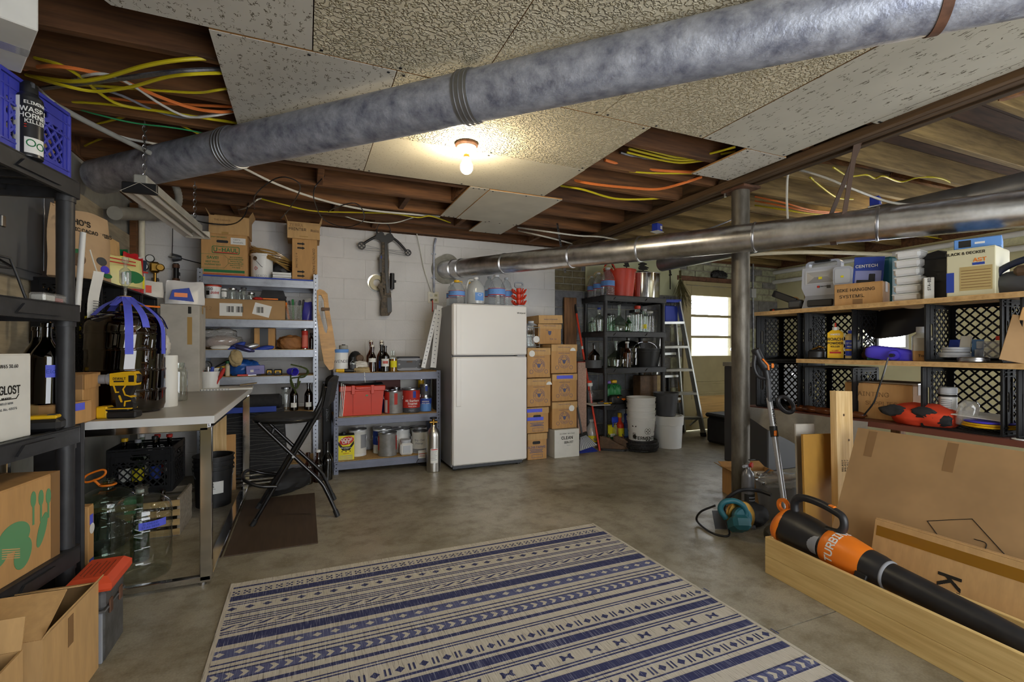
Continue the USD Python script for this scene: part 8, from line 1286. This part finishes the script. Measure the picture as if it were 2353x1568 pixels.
y, w, h = slx(2158, 2262, 572, z, SX + .02); t = TR('vacuum_box', 'white battered power tool carton with black brand lettering on the upper plank', 'box', y - .01, z, .155, -80); w, d = w * 1.0, .25; carton(t, w, d, h, FLAT('cream_carton', 'cfc9a8', .5), True, None); words(t, 'BLACK & DECKER', w, d, -.02, h * .9, .013, m_ink, bold=True); words(t, 'AST', w, d, .035, h * .74, .018, m_orange, bold=True); on_face(t, lab(.045, .012), w, d, .03, h * .66, m_navyp, name='blue_band'); on_face(t, lab(w * .66, h * .5), w, d, .02, h * .36, FLAT('tan_panel', 'b59f6a', .35), name='text_panel'); on_face(t, J(*[mv(lab(w * .6, .003), 0, .035 - .014 * k) for k in range(7)]), w, d, .02, h * .38, m_tape, name='small_print', lift=.001); on_face(t, lab(.03, .10), w, d, -w * .42, h * .3, m_navyp, name='edge_print'); on_face(t, ext(rrect(.02, .045, .01), .001), w, d, .0, h * .3, m_resind, 'right', name='hand_hole')
z2 = z + h + .001; t = TR('blue_box', 'flat blue carton lying on the white power tool carton', 'box', y - .01, z2, .16, -70); part(t, 'box', bx(0, 0, 0, w * .95, .2, .05, .003), m_sky); part(t, 'photo_print', bx(-w * .25, -.1005, .008, w * .25, .001, .034), m_ink); part(t, 'text_print', bx(w * .05, -.1005, .02, w * .2, .001, .01), m_paper)
y, w, h = slx(2290, 2353, 600, z, SX + .1); t = TR('grinder', 'grey and navy power sander at the right end of the upper plank', 'sander', y - .02, z, .14, -85); part(t, 'body', blob(.2, .1, .12, .08, 2.2, 4), m_dgpl); part(t, 'handle', tube(spl([(-.09, -.02, .06), (-.06, -.02, .12), (.03, -.02, .16), (.09, -.01, .15)], 5), .016, 10), FLAT('navy_grip', '161d33', .5)); part(t, 'motor', bx(.02, -.03, .08, .06, .06, .05, .015), m_leath)
# low table things
z = .699
y, w, h = slx(1873, 2050, 862, z, SX + .12); t = thing('supply_carton', 'long brown carton handwritten for painting supplies on the low table', 'box', (SX + .20, 1.79, z), -80); w, d, h = .34, .2, .21; carton(t, w, d, h, m_kraft, True, m_tape); words(t, 'PAINTING', w, d, -.03, h * .7, .026, m_tape); words(t, 'SUPPLIES', w, d, .02, h * .45, .024, m_tape)
t = thing('wire_shelf', 'black wire rack lying on the painting supplies carton', 'rack', (SX + .2, 1.77, z + h + .002), -82); part(t, 'wires', J(*[rod((-.17, -.09 + .022 * k, .006), (.17, -.09 + .022 * k, .006), .003, 6) for k in range(9)]), m_dgpl); part(t, 'frame', tube([(-.18, -.1, .006), (.18, -.1, .006), (.18, .1, .006), (-.18, .1, .006)], .005, 6, True, 10), m_steel)
t = thing('orange_shirt', 'orange cloth printed with black shapes heaped on the low table', 'cloth', (SX + .10, 1.535, z), -85); part(t, 'cloth', blob(.30, .2, .13, .10, 2., 14), FLAT('orange_cloth', 'c63a17', .85)); part(t, 'black_print', J(*[mv(sc(blob(1, 1, 1, .3, 3, 20 + k, sub=2, flat=False), .11 - .01 * k, .03, .05), -.1 + .065 * k, -.088 + .02 * (k % 2), .045 + .03 * ((k + 1) % 2)) for k in range(4)]), m_fabric)
t = thing('carved_wood', 'glossy carved brown wood piece on the front edge of the low table', 'wood', (SX + .05, 2.02, z), -88); part(t, 'carving', J(*[mv(sc(blob(1, 1, 1, .15, 3, 30 + k, sub=2), .13, .06, .045), -.2 + .085 * k, 0, 0) for k in range(5)]), FLAT('glossy_wood', '5a2f14', .2))
p = onx(2178, 985, SX + .12); t = thing('white_bottle', 'white printed bottle with a grey cap inside the lower crate', 'bottle', (SX + .13, yx(2178, SX + .13), z + .024), -60); part(t, 'bottle', lathe([(0, 0), (.036, 0), (.038, .006), (.038, .15), (.034, .158), (0, .16)], 24), m_white); part(t, 'cap', cyl(.039, .155, .19, 24, b=.004), m_lgpl); part(t, 'black_band', band(.0385, -90, 90, .14, .152), m_ink); part(t, 'print', J(*[band(.0385, -50, 20, .122 - .01 * k, .126 - .01 * k) for k in range(9)]), m_gpl, kind='stuff')
t = thing('clear_pack', 'folded clear plastic pack leaning by the white bottle', 'packet', (SX + .09, yx(2218, SX + .09), z + .026), -65); part(t, 'pack', ro(blob(.08, .05, .14, .08, 2.2, 3, pw=.7), 0, 8), m_cbag)
t = thing('disc_set', 'yellow and violet flying discs lying in the lower crate', 'discs', (SX + .13, 1.27, z + .03))
for k, m_ in enumerate((m_yell, m_yell, m_purple)): part(t, 'disc', cyl(.11 - .004 * k, .0105 * k, .0105 * k + .0095, 36, b=.003), m_)
solo('white_paper', ro(bx(0, 0, 0, .16, .2, .004), 3, -4), m_paper, 'white paper folder lying on the flying discs', 'paper', (SX + .14, 1.30, z + .078)); solo('round_tag', cyl(.03, 0, .004, 24), m_paper, 'small white round tag on the low table at the right edge', 'tag', (SX + .02, yx(2345, SX + .02), z))
t = thing('file_cabinet', 'dark grey metal cabinet beyond the steel post', 'cabinet', (4.05, 3.35, 0), 0); part(t, 'cabinet', bx(0, 0, 0, .42, .5, .94, .01), m_dgpl); part(t, 'lid', bx(0, 0, .94, .44, .52, .04, .006), m_gboard); part(t, 'latch', bx(.1, -.262, .86, .05, .012, .03, .003), m_steel)
solo('woven_mat', bx(4.72, 3.75, 0, .9, .42, .006), MAT('straw_mat', 'a58c52', .85, var=.2, scale=60), 'woven straw mat on the floor beyond the low table', 'mat'); t = thing('dark_chest', 'low dark chest on the floor beyond the low table', 'chest', (4.75, 4.2, 0)); part(t, 'body', bx(0, 0, 0, .7, .4, .3, .03), m_resin); part(t, 'lid', bx(0, 0, .3, .72, .42, .05, .02), m_resind)
# ================================================================ foreground right
m_trough = MAT('pale_pine', 'dcbf82', .55, var=.1, scale=5, stretch=(.5, 9, 9), c2='c9a566'); t = thing('planter_box', 'long pine trough on the floor at the lower right, holding the blower', 'trough', (2.11, 1.72, 0), -95.5); L_, W_, H_ = 1.55, .25, .18
for n_, a in (('side_board', (0, L_, 0, .019)), ('side_board', (0, L_, W_ - .019, W_)), ('end_board', (0, .019, .0195, W_ - .0195)), ('end_board', (L_ - .019, L_, .0195, W_ - .0195))):
    for z0, z1 in ((0, H_ * .48), (H_ * .485, H_)): part(t, n_, bx((a[0] + a[1]) / 2, (a[2] + a[3]) / 2, z0, a[1] - a[0], a[3] - a[2], z1 - z0, .0015), m_trough)
part(t, 'base_board', bx(L_ / 2, W_ / 2, .004, L_ - .04, W_ - .04, .015), m_pinex)
B = thing('leaf_blower', 'orange and black leaf blower lying in the pine trough', 'blower', (2.219, 1.700, .238), (0, 4.6, -95)); m_bk = MAT('worn_black_plastic', '232326', .42, var=.2, scale=14); X_ = lambda pr, n=40: ro(lathe(pr, n), 0, 90)
part(B, 'intake_ring', ro(X_([(.07, 0), (.082, -.004), (.092, .01), (.094, .03), (.09, .04), (.07, .02), (.07, 0)]), 0, 14), m_orange); part(B, 'motor_body', X_([(0, .03), (.085, .03), (.091, .06), (.088, .15), (.078, .22), (.076, .26), (0, .26)]), m_bk); part(B, 'intake_core', X_([(0, .005), (.072, .012), (.072, .03), (0, .03)]), m_resind)
part(B, 'shroud', X_([(0, .25), (.079, .25), (.084, .27), (.082, .34), (.074, .40), (.066, .43), (0, .43)]), m_orange); part(B, 'collar', X_([(0, .42), (.068, .42), (.066, .47), (.060, .50), (0, .50)]), m_bk); part(B, 'nozzle_tube', X_([(0, .48), (.057, .48), (.054, .52), (.048, .80), (.040, .95), (.035, 1.15), (.030, 1.15), (.030, .96), (0, .95)]), m_bk); part(B, 'tube_seam', X_([(.056, .495), (.0595, .5), (.0595, .506), (.0545, .512), (.056, .495)]), m_gpl)
part(B, 'latch', mv(ro(bx(0, 0, 0, .05, .03, .012, .003), 70), .44, -.062, -.03), m_black); part(B, 'hang_loop', ro(mv(up(ext(sg.Point(0, 0).buffer(.036).difference(sg.Point(0, 0).buffer(.02)), .014)), -.012, .01, .085), 0, 0, 0), m_orange)
part(B, 'handle', tube(spl([(.06, 0, .075), (.055, 0, .13), (.09, 0, .165), (.18, 0, .175), (.27, 0, .165), (.30, 0, .15), (.305, 0, .11), (.28, 0, .075), (.23, 0, .065)], 6), [.020] * 12 + [.017] * 30 + [.02] * 7, 14), m_bk); part(B, 'trigger', bx(.245, 0, .178, .03, .02, .01, .003), m_orange)
part(B, 'lettering', (lambda m: (np.stack([.305 - m[0][:, 1] * 1.0, -(.0842 + m[0][:, 2]) * np.cos(.75 + m[0][:, 0] / .084), (.0842 + m[0][:, 2]) * np.sin(.75 + m[0][:, 0] / .084)], 1), m[1], 0))(sc(txt('TURBINE', .034, True), .95, 1, 1)), m_paper)
q = band(.0785, 60, 140, -.012, .03, .001, 14); part(B, 'rating_label', (np.stack([q[0][:, 2] + .21, -np.abs(q[0][:, 0]) * 1.02, q[0][:, 1] * .9], 1), q[1], 40), m_gpl)
t = thing('large_carton', 'large flat brown carton leaning against the low table, with taped corners', 'cardboard')
def lean(y, s, off=0.0, X0=2.46, tilt=.40): return np.array([X0 + s * math.sin(tilt) - off * math.cos(tilt), y, s * math.cos(tilt) + off * math.sin(tilt)])
def lean_box(par, n_, y0, y1, s0, s1, th, mm, off=0., **k):
    v, f, _ = box(0, 1, 0, 1, 0, 1); P = np.array([lean(y0 + (y1 - y0) * a, s0 + (s1 - s0) * b, off + th * c, **k) for a, b, c in v]); return part(par, n_, (P, f[:, ::-1] if (y1 - y0) * (s1 - s0) * th < 0 else f, 0), mm)
lean_box(t, 'front_sheet', .55, 1.66, .0, .735, .012, m_kraftd); lean_box(t, 'rear_sheet', .55, 1.655, .0, .742, .016, m_kraft, -.020); lean_box(t, 'top_fold', .55, 1.66, .735, .745, .03, m_kraftd, -.018)
for y0, y1 in ((1.56, 1.60), (1.22, 1.26)): lean_box(t, 'tape', y0, y1, .60, .736, .0008, m_tape, .0122)
sk = lambda pts, r=.0016: [lean(y, s, .0135) for y, s in pts]
part(t, 'pen_arrow', J(tube(sk([(1.27, .36), (1.12, .42), (.95, .27)]), .0016, 5), tube(sk([(1.27, .36), (1.13, .22)]), .0016, 5), tube(spl(sk([(1.10, .34), (1.06, .335), (1.07, .29), (1.11, .28), (1.09, .26), (1.05, .27)]), 5), .0016, 5), tube(sk([(1.03, .30), (1.06, .24)]), .0016, 5)), m_ink)
t = thing('printed_carton', 'smaller taped brown carton with large black letters in front of the leaning one', 'cardboard'); K = dict(X0=2.395, tilt=.22)
lean_box(t, 'panel', .45, 1.41, 0, .325, .010, m_kraft2, 0, **K); lean_box(t, 'top_flap', .45, 1.41, .326, .332, .05, m_kraft2, -.045, **K); lean_box(t, 'brown_tape', .45, 1.40, .255, .30, .0008, FLAT('glossy_tape', '8f6420', .12), .0102, **K)
m = txt('KING', .075, True, False); v = m[0]; part(t, 'lettering', (np.array([lean(1.15 - b * 1.0 - 0, .20 - a * .9, .0112 + c, **K) for a, b, c in v]), m[1], 0), m_ink)
def uprt(name, label, x0, x1, y, h, tz, th, mm, lx=0., ly=.0, cat='board', extra=None):
    t = thing(name, label, cat, ((x0 + x1) / 2, y, .004), (-ly, lx, 0)); part(t, 'board', bx(0, 0, 0, x1 - x0, th, h, .002), mm)
    return t
t = uprt('stud_board', 'pale pine board stamped with black grade marks standing at the lower right', 2.68, 2.82, 1.74, .875, 0, .038, m_pinez, 3, 3)
for k in range(3): part(t, 'lettering', dec(txt('SELECT', .013), (-.03 + .022 * k, -.0196, .46), (0, 0, 1), (-1, 0, 0)), m_ink)
for k in range(4): part(t, 'grade_stamp', dec(txt('501 2x6 #2', .010), (-.03 + .02 * k, -.0196, .22), (0, 0, 1), (-1, 0, 0)), m_ink)
part(t, 'knots', J(*[dec(cyl(.007, 0, .0006, 12), (x, -.0193, z_), (1, 0, 0), (0, 0, 1)) for x, z_ in ((-.01, .74), (.03, .60), (.035, .33))]), m_leath)
uprt('tall_flat', 'tall yellow-brown cardboard flat behind the stamped pine board', 2.56, 2.89, 1.83, .62, 0, .016, MAT('mustard_card', 'a87c30', .7, var=.06), 3, 4, 'cardboard'); uprt('grey_flat', 'grey-brown cardboard flat standing behind the mustard one', 2.60, 2.76, 1.90, .67, 0, .012, m_gcard, 3, 4, 'cardboard')
# trimmer, saw, extinguisher and heap by the post
t = thing('string_trimmer', 'grey and black string trimmer leaning upright near the steel post', 'trimmer'); a, b, c_ = np.array([2.66, 2.02, .10]), np.array([2.735, 2.20, .80]), np.array([2.73, 2.235, 1.02]); ml = lambda q: a + (b - a) * q
part(t, 'shaft', tube([a, b], .0165, 16), m_silv); part(t, 'clamp', tube([ml(.66), ml(.75)], .023, 16), m_black); part(t, 'clamp_latch', bx(*(ml(.70) + [-.015, -.022, -.02]), .02, .012, .035, .004), m_orange); part(t, 'upper_tube', tube([b - (b - a) * .06, b + [0, .01, .16]], .014, 12), m_dgpl)
part(t, 'handle_body', tube(spl([b + [0, .01, .12], b + [-.01, .02, .19], b + [-.04, .03, .24], b + [-.075, .04, .31]], 6), [.022] * 6 + [.03] * 6 + [.026] * 7, 14), m_bk); part(t, 'grip_loop', tube(spl([b + [-.0, .015, .12], b + [-.06, .03, .14], b + [-.085, .04, .2], b + [-.075, .04, .28]], 6), .013, 10), m_bk); part(t, 'orange_lever', tube([b + [-.058, .0, .25], b + [-.02, -.01, .21], b + [-.015, -.01, .18]], .006, 8), m_orange); part(t, 'orange_button', bx(*(b + [.02, -.01, .19]), .02, .012, .032, .005), m_orange)
lc_ = ml(.93); part(t, 'guide_handle', tube([lc_ + [.065 + .07 * math.cos(q), -.06 + .0 * math.sin(q), .01 + .045 * math.sin(q) - .025 * math.cos(q)] for q in np.linspace(0, 6.28, 25)[:-1]], .013, 10, True), m_bk); part(t, 'lettering', dec(txt('WORX', .024, True), ml(.84) + [.0, -.019, 0], -(b - a) / np.linalg.norm(b - a), (.97, .2, -.1)), m_ink)
part(t, 'motor_head', tube([a + [0, 0, .05], a + [-.01, -.02, -.06]], .028, 16), m_black); part(t, 'guard', mv(ro(blob(.16, .17, .10, .03, 2., 3, pw=.8), 0, 0, 30), a[0] - .14, a[1] - .07, .002), MAT('dusty_plastic', '3d362b', .7, var=.25)); part(t, 'guard_mark', mv(ro(bx(0, 0, 0, .005, .045, .008), 20, 0, 30), a[0] - .215, a[1] - .12, .03), m_orange)
t = thing('extinguisher', 'small grey fire extinguisher with a red gauge beside the steel post', 'extinguisher', (2.70, 2.33, 0), 20); part(t, 'cylinder', lathe([(0, 0), (.038, 0), (.04, .008), (.04, .27), (.034, .295), (.016, .315), (.014, .33), (0, .33)], 28), FLAT('satin_grey', '7d7d80', .3, .5)); part(t, 'label', band(.0405, -100, 100, .06, .16), m_ink); part(t, 'print', J(*[band(.0415, -60, 60, .075 + .02 * k, .082 + .02 * k) for k in range(4)]), m_gpl); part(t, 'valve', bx(0, 0, .325, .05, .022, .035, .005), m_steel); part(t, 'lever', ro(bx(.03, 0, .37, .085, .016, .006, .002), 0, 6), m_black); part(t, 'lower_lever', ro(bx(.04, 0, .30, .07, .014, .006, .002), 0, 28), m_steel); part(t, 'nozzle', rod((-.025, 0, .342), (-.07, 0, .345), .010), m_gpl); part(t, 'gauge', dec(cyl(.017, 0, .012, 20), (.012, -.012, .345), (1, 0, 0), (0, 0, 1)), m_redp)
t = thing('circular_saw', 'teal circular saw lying on the floor in front of the steel post', 'saw', (2.37, 2.13, 0), -28); m_mk = FLAT('dusty_teal', '20606c', .5); part(t, 'motor', mv(ro(bx(0, 0, 0, .10, .085, .15, .022), 62, 0, 0), -.0, .02, .05), m_mk); part(t, 'gear_case', mv(ro(cyl(.06, 0, .05, 24, b=.01), 78, 0, 14), .04, .06, .09), m_mk); part(t, 'motor_label', mv(ro(bx(0, 0, 0, .06, .045, .002), 28 - 56, 0, 0), 0, -.05, .131), m_sky); part(t, 'handle', tube(spl([(-.05, .02, .09), (-.08, .03, .14), (-.06, .03, .185), (.0, .03, .195), (.05, .03, .17), (.07, .03, .12), (.05, .02, .08)], 6), .017, 12), m_mk); part(t, 'blade_guard', mv(ro(cyl(.092, 0, .028, 36, b=.006), 78, 0, 14), .05, .085, .09), m_brass); part(t, 'base_plate', mv(ro(bx(0, 0, 0, .25, .11, .004), 62, 0, 4), .03, .12, .05), m_dgpl)
cable(m_blk, 'k', [(2.30, 2.22, .16), (2.26, 2.30, .10), (2.29, 2.36, .02), (2.25, 2.2, .008), (2.30, 2.12, .012), (2.36, 2.19, .05)], .0065, 'black power cord coiled beside the teal circular saw'); cable(m_blk, 'k', [onz(1662, 1178, .02), onz(1668, 1150, .15), onz(1700, 1128, .22), onz(1740, 1128, .21), onz(1772, 1138, .2)], .012, 'thick black hose arching behind the teal circular saw')
t = thing('scrap_carton', 'open cardboard carton of metal odds and ends behind the trimmer', 'box', (3.10, 2.62, 0), -20); w, d, h = .34, .30, .19; carton(t, w, d, h, m_kraft, False, flaps=[('l', 60, .08), ('b', 70, .08)]); part(t, 'filling', bx(0, 0, .01, w - .02, d - .02, h - .04, .004), m_wcard)
for k in range(6): part(t, 'metal_part', mv(ro(bx(0, 0, 0, .10, .02, .012, .003), 10 * k, 12 * (k % 3), 40 * k), -.1 + .04 * k, -.08 + .05 * (k % 3), h - .02), (m_steel, m_brass, m_dgpl)[k % 3])
t = thing('steel_bin', 'grey steel bin filled with plastic wrap beside the trimmer shaft', 'bin', (2.93, 2.24, 0), -30); part(t, 'bin', fm(m3.Manifold.hull_points(np.array([(a * sx, b * sy, c) for (a, b, c) in ((.12, .09, 0), (.15, .11, .22)) for sx in (-1, 1) for sy in (-1, 1)]))), m_gpl); part(t, 'wrap', mv(blob(.28, .2, .09, .2, 2.6, 44), 0, 0, .20), m_cbag); part(t, 'rod', rod((-.16, -.06, .225), (.16, .03, .26), .007), m_dgpl)
solo('black_wrap', blob(.2, .2, .14, .16, 2.4, 45), m_resind, 'black plastic bag on the floor between the saw and the grey bin', 'bag', (2.60, 2.24, 0), 15)
# ================================================================ rug
rg = random.Random(3); RX0, RX1, RY1 = -.315, 1.676, 2.615
def WOVEN(name, c, d, e):
    N = {'t': ('texture_coordinate', {}), 'm': ('mapping', {'scale': (260, 9, 1)}), 'n': ('noise_texture', {'scale': 1., 'detail': 3, 'roughness': .7}), 'm2': ('mapping', {'scale': (420, 420, 1)}), 'n2': ('noise_texture', {'scale': 1., 'detail': 1}), 'r': ('rgb_ramp', {'ramp': [(.32, lin(d)), (.44, lin(c)), (.54, lin(c)), (.68, lin(e))]}), 'p': ('principled_bsdf', {'roughness': .95, 'specular_ior_level': .2}), 'b': ('bump', {'strength': .6, 'distance': .002}), 'a': ('math', {'math_type': 'add'})}
    return usdkit.material(stage, '/World/Looks/' + name, N, [('t.object', 'm.vector'), ('m.vector', 'n.vector'), ('t.object', 'm2.vector'), ('m2.vector', 'n2.vector'), ('n.fac', 'r.fac'), ('r.color', 'p.base_color'), ('n.fac', 'a.value1'), ('n2.fac', 'a.value2'), ('a.value', 'b.height'), ('b.normal', 'p.normal')], 'p.BSDF')
m_cr = WOVEN('rug_cream', 'c4bdb0', '7d776c', 'd6d0c4'); m_nv = WOVEN('rug_navy', '3c4065', '2b2e4c', '9a9cae'); m_nv2 = WOVEN('rug_mid_blue', '5a5f84', '3c4068', '9a9cae')
t = thing('striped_rug', 'flat-woven cream rug with navy stripes and motifs in the foreground', 'rug', (0, 0, 0)); part(t, 'weave', box(RX0, RX1, -.4, RY1, .0005, .007), m_cr)
S_ = lambda s0, s1, z=.0009: box(RX0 + .012, RX1 - .012, RY1 - s1, RY1 - s0, .0065, .007 + z)
dk = [(.047, .060), (.138, .182), (.203, .209), (.220, .226), (.291, .297), (.306, .312), (.343, .349), (.360, .365), (.375, .381), (.433, .439), (.448, .454), (.478, .533), (.648, .655), (.676, .683), (.793, .812), (.848, .854), (.864, .870), (.956, .968), (.986, 1.026), (1.043, 1.049), (1.058, 1.064), (1.127, 1.133), (1.141, 1.148), (1.172, 1.208), (1.220, 1.226), (1.238, 1.244), (1.303, 1.309), (1.332, 1.366), (1.53, 1.58), (1.65, 1.70), (1.80, 1.85), (2.0, 2.06), (2.3, 2.36)]
part(t, 'navy_stripes', J(*[S_(a, b) for a, b in dk], *[S_(a, b) for a, b in ((.700, .706), (.752, .758), (1.425, 1.432), (1.475, 1.482))]), m_nv); part(t, 'blue_bands', J(S_(.565, .618), S_(.706, .752, .0008), S_(1.432, 1.475, .0008)), m_nv2)
def row(n_, shape, s0, s1, pitch, mm, z=.0011, n=None):
    ms, sm = [], (s0 + s1) / 2; x = RX0 + .03
    sh = [ext(g_, .0006) for g_ in (shape if isinstance(shape, list) else [shape])]
    base = J(*[mv(q, 0, RY1 - sm, .0068 + z - .0006) for q in sh])
    while x < RX1 - .025: ms.append(mv(base, x)); x += pitch
    part(t, n_, J(*ms), mm, kind='stuff')
dm = lambda w, h: sg.Polygon([(-w, 0), (-w * .4, h * .55), (0, h), (w * .4, h * .55), (w, 0), (w * .4, -h * .55), (0, -h), (-w * .4, -h * .55)])
row('check_row', [sg.box(i * .010 - .005 + x, j * .012 - .005, i * .010 + .004 + x, j * .012 + .005) for x in (0,) for i in (-1, 0, 1) for j in (-1, 0, 1) if (i + j) % 2 == 0], .085, .130, .044, m_nv)
row('diamond_row', dm(.019, .015), .238, .274, .068, m_nv); row('slant_row', [sg.Polygon([(-.040, -.012), (-.008, -.012), (.034, .012), (.018, .012)]), sg.Polygon([(-.036, .011), (-.01, .011), (-.02, .004)])], .392, .422, .070, m_nv)
row('cream_diamond_row', dm(.018, .014), .572, .612, .066, m_cr, .0015); chev = [sg.Polygon([(-.012, .016), (.002, .017), (.018, 0), (.002, -.017), (-.012, -.016), (.0, 0)])]
row('chevron_row', chev, .708, .750, .046, m_cr, .0014); row('chevron_row', chev, 1.434, 1.473, .046, m_cr, .0014); bars_ = [sg.Polygon(dm(.017, .017)), sg.box(.030, -.018, .037, .018), sg.box(.046, -.018, .053, .018)]
row('dash_diamond_row', bars_, .902, .946, .084, m_nv); row('dash_diamond_row', bars_, 1.254, 1.297, .084, m_nv); row('bow_row', sg.Polygon([(-.024, -.015), (-.014, -.015), (-.006, -.004), (.006, -.004), (.014, -.015), (.024, -.015), (.02, 0), (.024, .015), (.014, .015), (.006, .004), (-.006, .004), (-.014, .015), (-.024, .015), (-.02, 0)]), 1.075, 1.115, .115, m_nv)
[part(t, 'selvedge', box(x, x + .014, -.4, RY1, .0005, .009), m_cr) for x in (RX0 - .004, RX1 - .01)]; part(t, 'end_fringe', J(*[box(x, x + .0025, RY1 - .002, RY1 + .006 + .006 * rg.random(), .0005, .004) for x in np.arange(RX0, RX1, .005)]), m_cr, kind='stuff')
